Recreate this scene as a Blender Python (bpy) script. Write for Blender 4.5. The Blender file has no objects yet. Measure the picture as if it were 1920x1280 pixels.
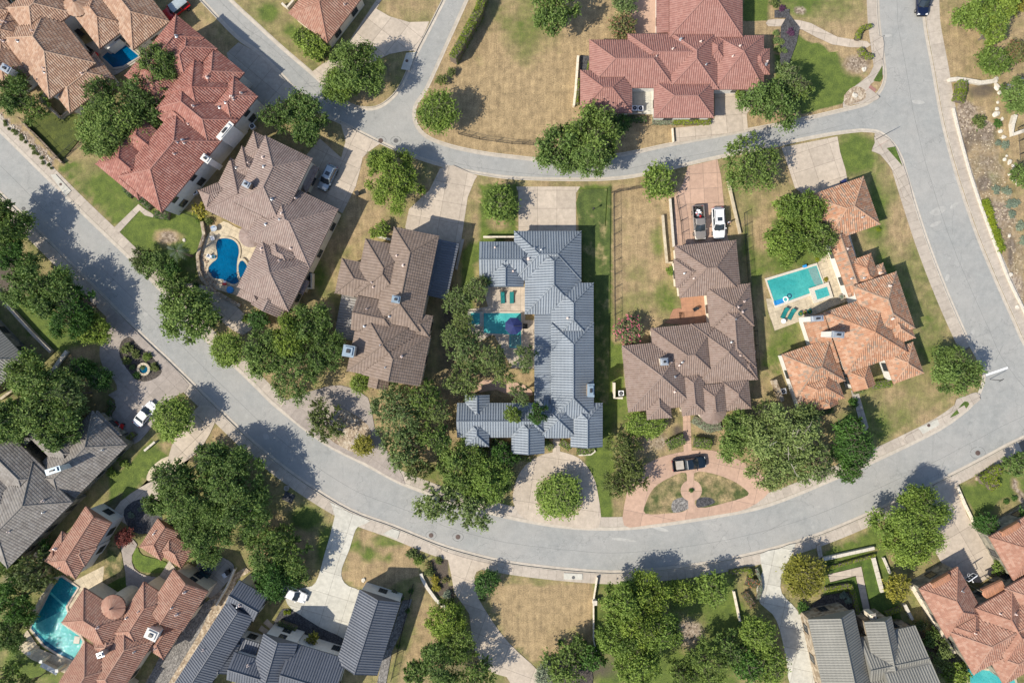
import bpy, bmesh, math, random
import numpy as np
from mathutils import Vector, Matrix

# ------------------------------------------------------------------ camera, sky, sun, exposure
SC = bpy.context.scene
COL = SC.collection
H = 120.0            # camera height above the ground (m)
S = 10.6667          # ground pixels of the photograph per metre
cam_d = bpy.data.cameras.new("camera"); cam = bpy.data.objects.new("camera", cam_d); COL.objects.link(cam)
cam.location = (0, 0, H); cam.rotation_euler = (0, 0, 0)
cam_d.sensor_width = 36.0; cam_d.lens = 36.0 * H / (1920 / S)
cam_d.clip_start = 1.0; cam_d.clip_end = 5000
SC.camera = cam
SUN_EL = math.radians(44); SD = Vector((-0.88, -0.475, 0)).normalized()
SUN_AZ = math.atan2(SD.x, SD.y)
W = bpy.data.worlds.new("World"); SC.world = W; W.use_nodes = True
wn = W.node_tree.nodes; wl = W.node_tree.links; wn.clear()
sky = wn.new("ShaderNodeTexSky"); sky.sky_type = 'NISHITA'; sky.sun_disc = False
sky.sun_elevation = SUN_EL; sky.sun_rotation = SUN_AZ % (2 * math.pi)
bg = wn.new("ShaderNodeBackground"); bg.inputs[1].default_value = 0.13
wo = wn.new("ShaderNodeOutputWorld"); wl.new(sky.outputs[0], bg.inputs[0]); wl.new(bg.outputs[0], wo.inputs[0])
sun_d = bpy.data.lights.new("sun", 'SUN'); sun_d.energy = 4.7; sun_d.angle = math.radians(0.53); sun_d.color = (1, 0.92, 0.78)
sun = bpy.data.objects.new("sun", sun_d); COL.objects.link(sun); sun.location = (-60, -40, 90)
to_sun = Vector((SD.x * math.cos(SUN_EL), SD.y * math.cos(SUN_EL), math.sin(SUN_EL)))
sun.rotation_euler = to_sun.to_track_quat('Z', 'Y').to_euler()
SC.view_settings.view_transform = 'Standard'; SC.view_settings.look = 'None'
SC.view_settings.exposure = 0.44; SC.view_settings.gamma = 1; SC.view_settings.use_curve_mapping = False

R = random.Random(7)
NR = np.random.default_rng(11)

# ------------------------------------------------------------------ helpers
def P(px, py, z=0.0):
    k = (1 - z / H) / S
    return ((px - 960) * k, (640 - py) * k)

def mesh(name, verts, faces, uvs=None, smooth=False):
    me = bpy.data.meshes.new(name)
    if isinstance(verts, np.ndarray):
        nv = len(verts); nf = len(faces); k = faces.shape[1]
        me.vertices.add(nv); me.vertices.foreach_set("co", verts.astype(np.float32).ravel())
        me.loops.add(nf * k); me.loops.foreach_set("vertex_index", faces.astype(np.int32).ravel())
        me.polygons.add(nf); me.polygons.foreach_set("loop_start", np.arange(0, nf * k, k, dtype=np.int32))
        me.polygons.foreach_set("loop_total", np.full(nf, k, dtype=np.int32))
        me.update(calc_edges=True)
        if uvs is not None:
            l = me.uv_layers.new(name="UVMap"); l.data.foreach_set("uv", uvs[faces.ravel()].astype(np.float32).ravel())
    else:
        me.from_pydata(verts, [], faces); me.update()
    if smooth:
        me.polygons.foreach_set("use_smooth", [True] * len(me.polygons))
    return me

def ob(name, me, mat=None, parent=None, loc=None, rot=None, kind=None):
    o = bpy.data.objects.new(name, me); COL.objects.link(o)
    if mat is not None and me is not None:
        if len(me.materials) == 0: me.materials.append(mat)
        elif me.materials[0] != mat:
            o.material_slots[0].link = 'OBJECT'; o.material_slots[0].material = mat
    if parent is not None: o.parent = parent
    if loc is not None: o.location = loc
    if rot is not None: o.rotation_euler = rot
    if kind: o["kind"] = kind
    return o

def tag(o, label, cat, group=None):
    o["label"] = label; o["category"] = cat
    if group: o["group"] = group
    return o

def thing(name, label, cat, loc=(0, 0, 0), rz=0.0, group=None, sc=None):
    o = bpy.data.objects.new(name, None); COL.objects.link(o); o.empty_display_size = 0.3
    o.location = loc; o.rotation_euler = (0, 0, rz)
    if sc: o.scale = sc
    return tag(o, label, cat, group)

def struct(name, loc=(0, 0, 0)):
    o = bpy.data.objects.new(name, None); COL.objects.link(o); o.location = loc; o["kind"] = "structure"; return o

class MB:
    def __init__(s): s.v = []; s.f = []
    def add(s, v, f):
        n = len(s.v); s.v += [tuple(p) for p in v]; s.f += [tuple(i + n for i in q) for q in f]; return s
    def box(s, x0, y0, z0, x1, y1, z1, M=None):
        v = [(x0,y0,z0),(x1,y0,z0),(x1,y1,z0),(x0,y1,z0),(x0,y0,z1),(x1,y0,z1),(x1,y1,z1),(x0,y1,z1)]
        if M is not None: v = [tuple(M @ Vector(p)) for p in v]
        return s.add(v, [(3,2,1,0),(4,5,6,7),(0,1,5,4),(1,2,6,5),(2,3,7,6),(3,0,4,7)])
    def prism(s, pts, z0, z1):
        n = len(pts)
        a = sum(pts[i][0]*pts[(i+1)%n][1]-pts[(i+1)%n][0]*pts[i][1] for i in range(n))
        if a < 0: pts = pts[::-1]
        v = [(x, y, z0) for x, y in pts] + [(x, y, z1) for x, y in pts]
        return s.add(v, [tuple(range(n, 2*n)), tuple(range(n-1, -1, -1))] + [(i, (i+1)%n, n+(i+1)%n, n+i) for i in range(n)])
    def tube(s, a, b, r0, r1=None, n=6, cap=True):
        a = Vector(a); b = Vector(b); r1 = r0 if r1 is None else r1
        d = (b - a)
        if d.length < 1e-6: return s
        q = d.to_track_quat('Z', 'Y'); v = []
        for c, r in ((a, r0), (b, r1)):
            for i in range(n):
                t = 2*math.pi*i/n; v.append(tuple(c + q @ Vector((r*math.cos(t), r*math.sin(t), 0))))
        f = [(i, (i+1)%n, n+(i+1)%n, n+i) for i in range(n)]
        if cap: f += [tuple(range(n-1, -1, -1)), tuple(range(n, 2*n))]
        return s.add(v, f)
    def lathe(s, prof, n=16, c=(0, 0)):
        v = []
        for r, z in prof:
            for i in range(n):
                t = 2*math.pi*i/n; v.append((c[0]+r*math.cos(t), c[1]+r*math.sin(t), z))
        f = [(j*n+i, j*n+(i+1)%n, (j+1)*n+(i+1)%n, (j+1)*n+i) for j in range(len(prof)-1) for i in range(n)]
        f.append(tuple(range(n-1, -1, -1))); f.append(tuple((len(prof)-1)*n+i for i in range(n)))
        return s.add(v, f)
    def mesh(s, name="part", smooth=False): return mesh(name, s.v, s.f, smooth=smooth)

def smooth_line(pts, n=4):
    out = []
    for i in range(len(pts)-1):
        p0 = pts[max(i-1,0)]; p1 = pts[i]; p2 = pts[i+1]; p3 = pts[min(i+2,len(pts)-1)]
        for k in range(n):
            t = k/n
            out.append(tuple(0.5*((2*p1[c]) + (-p0[c]+p2[c])*t + (2*p0[c]-5*p1[c]+4*p2[c]-p3[c])*t*t + (-p0[c]+3*p1[c]-3*p2[c]+p3[c])*t**3) for c in (0,1)))
    out.append(tuple(pts[-1])); return out

def offset(pts, d):
    out = []
    for i in range(len(pts)):
        a = pts[max(i-1,0)]; b = pts[min(i+1,len(pts)-1)]
        dx, dy = b[0]-a[0], b[1]-a[1]; l = math.hypot(dx, dy) or 1
        out.append((pts[i][0]-dy/l*d, pts[i][1]+dx/l*d))
    return out

def smooth_poly(pts, n=3):
    m = len(pts); out = []
    for i in range(m):
        p0, p1, p2, p3 = pts[i-1], pts[i], pts[(i+1)%m], pts[(i+2)%m]
        for k in range(n):
            t = k/n
            out.append(tuple(0.5*((2*p1[c]) + (-p0[c]+p2[c])*t + (2*p0[c]-5*p1[c]+4*p2[c]-p3[c])*t*t + (-p0[c]+3*p1[c]-3*p2[c]+p3[c])*t**3) for c in (0,1)))
    return out

def clip(poly, a, b, c):     # keep a*x+b*y<=c
    out = []; n = len(poly)
    for i in range(n):
        p, q = poly[i], poly[(i+1)%n]
        dp = a*p[0]+b*p[1]-c; dq = a*q[0]+b*q[1]-c
        if dp <= 0: out.append(p)
        if (dp < 0) != (dq < 0) and abs(dp-dq) > 1e-9:
            t = dp/(dp-dq); out.append((p[0]+(q[0]-p[0])*t, p[1]+(q[1]-p[1])*t))
    return out

def area(p): return abs(sum(p[i][0]*p[(i+1)%len(p)][1]-p[(i+1)%len(p)][0]*p[i][1] for i in range(len(p))))/2

def inpoly(x, y, poly):      # numpy arrays
    r = np.zeros(x.shape, bool); n = len(poly)
    for i in range(n):
        x0, y0 = poly[i]; x1, y1 = poly[(i+1)%n]
        if y0 == y1: continue
        c = ((y0 > y) != (y1 > y)) & (x < (x1-x0)*(y-y0)/(y1-y0)+x0)
        r ^= c
    return r

# ------------------------------------------------------------------ materials
def newmat(name):
    m = bpy.data.materials.new(name); m.use_nodes = True
    nt = m.node_tree; b = nt.nodes["Principled BSDF"]; return m, nt, b
def N(nt, t, **kw):
    n = nt.nodes.new(t)
    for k, v in kw.items():
        if k.startswith("i_"): n.inputs[int(k[2:])].default_value = v
        else: setattr(n, k, v)
    return n
def ramp(nt, src, stops, interp='LINEAR'):
    r = nt.nodes.new("ShaderNodeValToRGB"); r.color_ramp.interpolation = interp
    e = r.color_ramp.elements
    while len(e) < len(stops): e.new(0.5)
    for el, (p, c) in zip(e, stops):
        el.position = p; el.color = (*c, 1) if len(c) == 3 else c
    nt.links.new(src, r.inputs[0]); return r.outputs[0]
def noise(nt, vec, scale, detail=4, rough=0.55):
    n = nt.nodes.new("ShaderNodeTexNoise"); n.inputs["Scale"].default_value = scale; n.inputs["Detail"].default_value = detail
    n.inputs["Roughness"].default_value = rough; nt.links.new(vec, n.inputs["Vector"]); return n.outputs[0]
def mix(nt, fac, a, b, mode='MIX'):
    m = nt.nodes.new("ShaderNodeMix"); m.data_type = 'RGBA'; m.blend_type = mode
    if isinstance(fac, (int, float)): m.inputs[0].default_value = fac
    else: nt.links.new(fac, m.inputs[0])
    for i, c in ((6, a), (7, b)):
        if isinstance(c, tuple): m.inputs[i].default_value = (*c[:3], 1)
        else: nt.links.new(c, m.inputs[i])
    return m.outputs[2]
def mth(nt, op, a, b=None, clampit=False):
    m = nt.nodes.new("ShaderNodeMath"); m.operation = op; m.use_clamp = clampit
    for i, c in ((0, a), (1, b)):
        if c is None: continue
        if isinstance(c, (int, float)): m.inputs[i].default_value = c
        else: nt.links.new(c, m.inputs[i])
    return m.outputs[0]
def bump(nt, b, h, strength=0.5, dist=0.02):
    n = nt.nodes.new("ShaderNodeBump"); n.inputs["Strength"].default_value = strength; n.inputs["Distance"].default_value = dist
    nt.links.new(h, n.inputs["Height"]); nt.links.new(n.outputs[0], b.inputs["Normal"])
def wpos(nt): return nt.nodes.new("ShaderNodeNewGeometry").outputs["Position"]
def setc(nt, b, c):
    if isinstance(c, tuple): b.inputs["Base Color"].default_value = (*c[:3], 1)
    else: nt.links.new(c, b.inputs["Base Color"])

def m_plain(name, col, rough=0.6, metal=0.0, var=0.15, scale=1.5):
    m, nt, b = newmat(name); p = wpos(nt)
    n = noise(nt, p, scale, 5); lo = tuple(c*(1-var) for c in col); hi = tuple(min(1, c*(1+var)) for c in col)
    setc(nt, b, ramp(nt, n, [(0.3, lo), (0.7, hi)])); b.inputs["Roughness"].default_value = rough; b.inputs["Metallic"].default_value = metal
    return m

def m_concrete(name, col, var=0.16, stain=0.35):
    m, nt, b = newmat(name); p = wpos(nt)
    big = noise(nt, p, 0.22, 5, 0.6); mid = noise(nt, p, 1.3, 6, 0.65); fine = noise(nt, p, 14, 3, 0.7)
    oi = N(nt, "ShaderNodeObjectInfo")
    lo = tuple(c*(1-var) for c in col); hi = tuple(min(1, c*(1+var)) for c in col)
    c = ramp(nt, mid, [(0.3, lo), (0.7, hi)])
    c = mix(nt, mth(nt, 'MULTIPLY', ramp(nt, big, [(0.45, (0,0,0)), (0.75, (1,1,1))]), stain), c, tuple(x*0.72 for x in col))
    c = mix(nt, 0.5, c, ramp(nt, fine, [(0.3, (0.78,)*3), (0.7, (1.15,)*3)]), 'MULTIPLY')
    c = mix(nt, 1.0, c, ramp(nt, oi.outputs["Random"], [(0, (0.9,)*3), (1, (1.06,)*3)]), 'MULTIPLY')
    setc(nt, b, c); b.inputs["Roughness"].default_value = 0.9; bump(nt, b, fine, 0.3, 0.01); return m

def m_asphalt():
    m, nt, b = newmat("aged_asphalt"); p = wpos(nt)
    big = noise(nt, p, 0.09, 4, 0.6); mid = noise(nt, p, 0.9, 6, 0.7); fine = noise(nt, p, 9, 4, 0.8)
    v = N(nt, "ShaderNodeTexVoronoi"); v.feature = 'DISTANCE_TO_EDGE'; v.inputs["Scale"].default_value = 0.11
    w = nt.nodes.new("ShaderNodeVectorMath"); w.operation = 'ADD'
    nn = nt.nodes.new("ShaderNodeTexNoise"); nn.inputs["Scale"].default_value = 0.35; nn.inputs["Detail"].default_value = 6; nt.links.new(p, nn.inputs["Vector"])
    sc = nt.nodes.new("ShaderNodeVectorMath"); sc.operation = 'SCALE'; sc.inputs[3].default_value = 5; nt.links.new(nn.outputs["Color"], sc.inputs[0])
    nt.links.new(p, w.inputs[0]); nt.links.new(sc.outputs[0], w.inputs[1]); nt.links.new(w.outputs[0], v.inputs["Vector"])
    crack = ramp(nt, v.outputs["Distance"], [(0.0, (1,1,1)), (0.006, (0,0,0))])
    c = ramp(nt, mid, [(0.25, (0.235,0.243,0.238)), (0.75, (0.305,0.308,0.296))])
    c = mix(nt, ramp(nt, big, [(0.35, (0,0,0)), (0.7, (1,1,1))]), c, (0.325, 0.318, 0.30))
    patch = noise(nt, p, 0.33, 3, 0.4)
    c = mix(nt, ramp(nt, patch, [(0.70, (0,0,0)), (0.74, (0.5,0.5,0.5))]), c, (0.40, 0.395, 0.375))
    c = mix(nt, mth(nt, 'MULTIPLY', crack, 0.40), c, (0.12, 0.125, 0.125))
    sk = nt.nodes.new('ShaderNodeMapping'); sk.inputs['Scale'].default_value = (1.0, 0.12, 1); nt.links.new(p, sk.inputs['Vector'])
    sc2 = noise(nt, sk.outputs[0], 1.1, 5, 0.7); c = mix(nt, ramp(nt, sc2, [(0.60, (0,0,0)), (0.80, (0.45,)*3)]), c, (0.19, 0.195, 0.19))
    blot = noise(nt, p, 0.45, 6, 0.75); c = mix(nt, 0.3, c, ramp(nt, blot, [(0.35, (0.84,)*3), (0.65, (1.13,)*3)]), 'MULTIPLY')
    c = mix(nt, 0.6, c, ramp(nt, fine, [(0.25, (0.70,)*3), (0.75, (1.22,)*3)]), 'MULTIPLY')
    setc(nt, b, c); b.inputs["Roughness"].default_value = 0.92; bump(nt, b, fine, 0.4, 0.01); return m

def grass_cols(nt, p, drytone=(0.345, 0.258, 0.148), green=(0.098, 0.158, 0.030)):
    f1 = noise(nt, p, 5.0, 6, 0.75); f2 = noise(nt, p, 0.7, 5, 0.65); f3 = noise(nt, p, 18, 4, 0.8)
    dry = ramp(nt, f2, [(0.3, tuple(c*0.66 for c in drytone)), (0.7, tuple(c*1.28 for c in drytone))])
    dry = mix(nt, 0.9, dry, ramp(nt, f1, [(0.34, (0.55,)*3), (0.66, (1.38, 1.34, 1.22))]), 'MULTIPLY')
    gr = ramp(nt, f2, [(0.3, tuple(c*0.62 for c in green)), (0.7, (green[0]*1.45, green[1]*1.25, green[2]*1.2))])
    gr = mix(nt, 0.9, gr, ramp(nt, f1, [(0.34, (0.5,)*3), (0.66, (1.42, 1.34, 1.15))]), 'MULTIPLY')
    mp = nt.nodes.new('ShaderNodeMapping'); mp.inputs['Rotation'].default_value = (0, 0, 1.15); mp.inputs['Scale'].default_value = (1.0, 0.10, 1); nt.links.new(p, mp.inputs['Vector'])
    st = noise(nt, mp.outputs[0], 1.6, 5, 0.7)
    dry = mix(nt, 0.55, dry, ramp(nt, st, [(0.35, (0.72,)*3), (0.65, (1.28,)*3)]), 'MULTIPLY')
    return dry, gr, f1, f2, f3

def m_land():
    m, nt, b = newmat("land_cover"); p = wpos(nt)
    dry, gr, f1, f2, f3 = grass_cols(nt, p)
    at = N(nt, "ShaderNodeAttribute"); at.attribute_name = "cover"
    sp = N(nt, "ShaderNodeSeparateColor"); nt.links.new(at.outputs["Color"], sp.inputs[0])
    def mask(ch, n, k, soft=0.16):
        s = mth(nt, 'ADD', ch, mth(nt, 'MULTIPLY', mth(nt, 'SUBTRACT', n, 0.5), k))
        r = nt.nodes.new("ShaderNodeMapRange"); r.inputs[1].default_value = 0.5-soft; r.inputs[2].default_value = 0.5+soft; nt.links.new(s, r.inputs[0]); return r.outputs[0]
    mid = noise(nt, p, 0.28, 5, 0.6)
    nn = mth(nt, 'ADD', mth(nt, 'MULTIPLY', mid, 0.65), mth(nt, 'MULTIPLY', f1, 0.35))
    c = mix(nt, mask(sp.outputs[0], nn, 1.3, 0.28), dry, gr)
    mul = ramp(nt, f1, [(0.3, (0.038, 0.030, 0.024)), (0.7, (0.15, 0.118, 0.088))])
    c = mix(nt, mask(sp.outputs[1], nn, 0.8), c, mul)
    vo = N(nt, "ShaderNodeTexVoronoi"); vo.inputs["Scale"].default_value = 3.2; nt.links.new(p, vo.inputs["Vector"])
    gv = ramp(nt, vo.outputs["Color"], [(0.2, (0.16, 0.12, 0.085)), (0.5, (0.27, 0.21, 0.155)), (0.85, (0.40, 0.33, 0.26))])
    c = mix(nt, mask(sp.outputs[2], nn, 0.8), c, gv)
    c = mix(nt, 0.8, c, ramp(nt, f3, [(0.3, (0.72,)*3), (0.7, (1.22,)*3)]), 'MULTIPLY')
    setc(nt, b, c); b.inputs["Roughness"].default_value = 0.95; bump(nt, b, mth(nt, 'ADD', f1, f3), 0.9, 0.08); return m

def m_lawn(name, green, drymix=0.0, stripes=None):
    m, nt, b = newmat(name); p = wpos(nt)
    dry, gr, f1, f2, f3 = grass_cols(nt, p, green=green)
    c = gr
    if drymix: c = mix(nt, ramp(nt, noise(nt, p, 0.35, 5, 0.6), [(0.62-drymix*0.5, (0,0,0)), (0.85-drymix*0.4, (1,1,1))]), gr, dry)
    if stripes:
        w = N(nt, "ShaderNodeTexWave"); w.inputs["Scale"].default_value = 0.18; w.inputs["Distortion"].default_value = 1.0; nt.links.new(p, w.inputs["Vector"])
        c = mix(nt, 0.25, c, ramp(nt, w.outputs[1], [(0.3, (0.7,)*3), (0.7, (1.25,)*3)]), 'MULTIPLY')
    c = mix(nt, 0.8, c, ramp(nt, f3, [(0.3, (0.7,)*3), (0.7, (1.22,)*3)]), 'MULTIPLY')
    setc(nt, b, c); b.inputs["Roughness"].default_value = 0.95; bump(nt, b, mth(nt, 'ADD', f1, f3), 0.8, 0.07); return m

def m_gravel(name, cols, scale=3.5):
    m, nt, b = newmat(name); p = wpos(nt)
    vo = N(nt, "ShaderNodeTexVoronoi"); vo.inputs["Scale"].default_value = scale; nt.links.new(p, vo.inputs["Vector"])
    c = ramp(nt, vo.outputs["Color"], [(0.2, cols[0]), (0.5, cols[1]), (0.85, cols[2])])
    c = mix(nt, 0.6, c, ramp(nt, noise(nt, p, 0.8, 5), [(0.3, (0.7,)*3), (0.7, (1.2,)*3)]), 'MULTIPLY')
    setc(nt, b, c); b.inputs["Roughness"].default_value = 0.95; bump(nt, b, vo.outputs["Distance"], 0.8, 0.06); return m

TP, TC = 0.37, 0.40     # tile pitch (m) and course length (m)
def m_tile(name, cols, rough=0.75, wear=0.25):
    m, nt, b = newmat(name); uv = N(nt, "ShaderNodeUVMap"); uv.uv_map = "UVMap"; p = wpos(nt)
    sp = N(nt, "ShaderNodeSeparateXYZ"); nt.links.new(uv.outputs[0], sp.inputs[0])
    cb = N(nt, "ShaderNodeCombineXYZ")
    nt.links.new(mth(nt, 'FLOOR', sp.outputs[0]), cb.inputs[0]); nt.links.new(mth(nt, 'FLOOR', sp.outputs[1]), cb.inputs[1])
    oi = N(nt, "ShaderNodeObjectInfo"); nt.links.new(mth(nt, 'MULTIPLY', oi.outputs["Random"], 97.0), cb.inputs[2])
    wnz = N(nt, "ShaderNodeTexWhiteNoise"); wnz.noise_dimensions = '3D'; nt.links.new(cb.outputs[0], wnz.inputs["Vector"])
    n = len(cols)
    c = ramp(nt, wnz.outputs["Value"], [(i/n, cols[i]) for i in range(n)], 'CONSTANT')
    c = mix(nt, wear, c, ramp(nt, noise(nt, p, 0.5, 5, 0.65), [(0.3, (0.45,)*3), (0.7, (1.3,)*3)]), 'MULTIPLY')
    fine = noise(nt, p, 9, 4, 0.7)
    c = mix(nt, 0.5, c, ramp(nt, fine, [(0.3, (0.75,)*3), (0.7, (1.18,)*3)]), 'MULTIPLY')
    setc(nt, b, c); b.inputs["Roughness"].default_value = rough; return m

def m_metalroof(name, col, rough=0.5, metal=0.25):
    m, nt, b = newmat(name); p = wpos(nt); uv = N(nt, "ShaderNodeUVMap"); uv.uv_map = "UVMap"
    sp = N(nt, "ShaderNodeSeparateXYZ"); nt.links.new(uv.outputs[0], sp.inputs[0])
    fr = mth(nt, 'FRACT', sp.outputs[0])
    seam = mth(nt, 'GREATER_THAN', fr, 0.90)
    c = ramp(nt, noise(nt, p, 0.35, 5, 0.6), [(0.3, tuple(x*0.88 for x in col)), (0.7, tuple(x*1.12 for x in col))])
    wz = N(nt, "ShaderNodeTexWhiteNoise"); wz.noise_dimensions = '1D'; nt.links.new(mth(nt, 'FLOOR', sp.outputs[0]), wz.inputs["W"])
    c = mix(nt, 1.0, c, ramp(nt, wz.outputs["Value"], [(0, (0.93,)*3), (1, (1.06,)*3)]), 'MULTIPLY')
    c = mix(nt, mth(nt, 'MULTIPLY', seam, 0.5), c, tuple(x*0.3 for x in col))  # dark seam lines: grime and the seams' shadow, both put into the colour
    c = mix(nt, 0.4, c, ramp(nt, noise(nt, p, 6, 5, 0.7), [(0.3, (0.8,)*3), (0.7, (1.15,)*3)]), 'MULTIPLY')
    setc(nt, b, c); b.inputs["Roughness"].default_value = rough; b.inputs["Metallic"].default_value = metal; return m

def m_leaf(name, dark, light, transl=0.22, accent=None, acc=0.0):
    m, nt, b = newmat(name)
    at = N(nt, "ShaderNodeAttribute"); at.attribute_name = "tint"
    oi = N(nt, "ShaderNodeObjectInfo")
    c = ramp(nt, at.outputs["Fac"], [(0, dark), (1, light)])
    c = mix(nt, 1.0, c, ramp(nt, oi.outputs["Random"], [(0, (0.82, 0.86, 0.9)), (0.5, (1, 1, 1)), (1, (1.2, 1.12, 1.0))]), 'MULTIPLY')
    if accent:
        g = N(nt, "ShaderNodeAttribute"); g.attribute_name = "spot"
        c = mix(nt, mth(nt, 'LESS_THAN', g.outputs["Fac"], acc), c, accent)
    setc(nt, b, c); b.inputs["Roughness"].default_value = 0.62; b.inputs["Specular IOR Level"].default_value = 0.28
    tr = N(nt, "ShaderNodeBsdfTranslucent"); mx = N(nt, "ShaderNodeMixShader"); mx.inputs[0].default_value = transl
    nt.links.new(mix(nt, 1.0, c, (1.1, 1.3, 0.6), 'MULTIPLY'), tr.inputs[0])
    out = nt.nodes["Material Output"]; nt.links.new(b.outputs[0], mx.inputs[1]); nt.links.new(tr.outputs[0], mx.inputs[2]); nt.links.new(mx.outputs[0], out.inputs[0])
    return m

def m_water(name, deep, light, glint=0.0, scale=1.6):
    m, nt, b = newmat(name); p = wpos(nt)
    v = N(nt, "ShaderNodeTexVoronoi"); v.feature = 'SMOOTH_F1'; v.inputs["Scale"].default_value = scale*1.3; nt.links.new(p, v.inputs["Vector"])
    n = noise(nt, p, 0.25, 3); c = ramp(nt, n, [(0.35, deep), (0.65, light)])
    c = mix(nt, 0.5, c, ramp(nt, v.outputs["Distance"], [(0.1, (0.85,)*3), (0.7, (1.2,)*3)]), 'MULTIPLY')
    setc(nt, b, c); b.inputs["Roughness"].default_value = 0.04; b.inputs["IOR"].default_value = 1.33; b.inputs["Specular IOR Level"].default_value = 0.22
    w = noise(nt, p, scale*2.4, 3, 0.5); bump(nt, b, w, 0.5 + glint, 0.14 + glint*0.25); return m

def m_glass(name="window_glass", col=(0.03, 0.04, 0.05)):
    m, nt, b = newmat(name); b.inputs["Base Color"].default_value = (*col, 1); b.inputs["Roughness"].default_value = 0.07
    b.inputs["Specular IOR Level"].default_value = 0.7; return m
def m_paint(name, col, rough=0.3, metal=0.0, coat=0.6):
    m, nt, b = newmat(name); n = noise(nt, wpos(nt), 3, 4)
    setc(nt, b, ramp(nt, n, [(0.3, tuple(c*0.93 for c in col)), (0.7, tuple(min(1, c*1.06) for c in col))]))
    b.inputs["Roughness"].default_value = rough; b.inputs["Metallic"].default_value = metal; b.inputs["Coat Weight"].default_value = coat; return m
def m_bark(): return m_plain("bark", (0.13, 0.105, 0.085), 0.9, 0, 0.4, 6)

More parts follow.
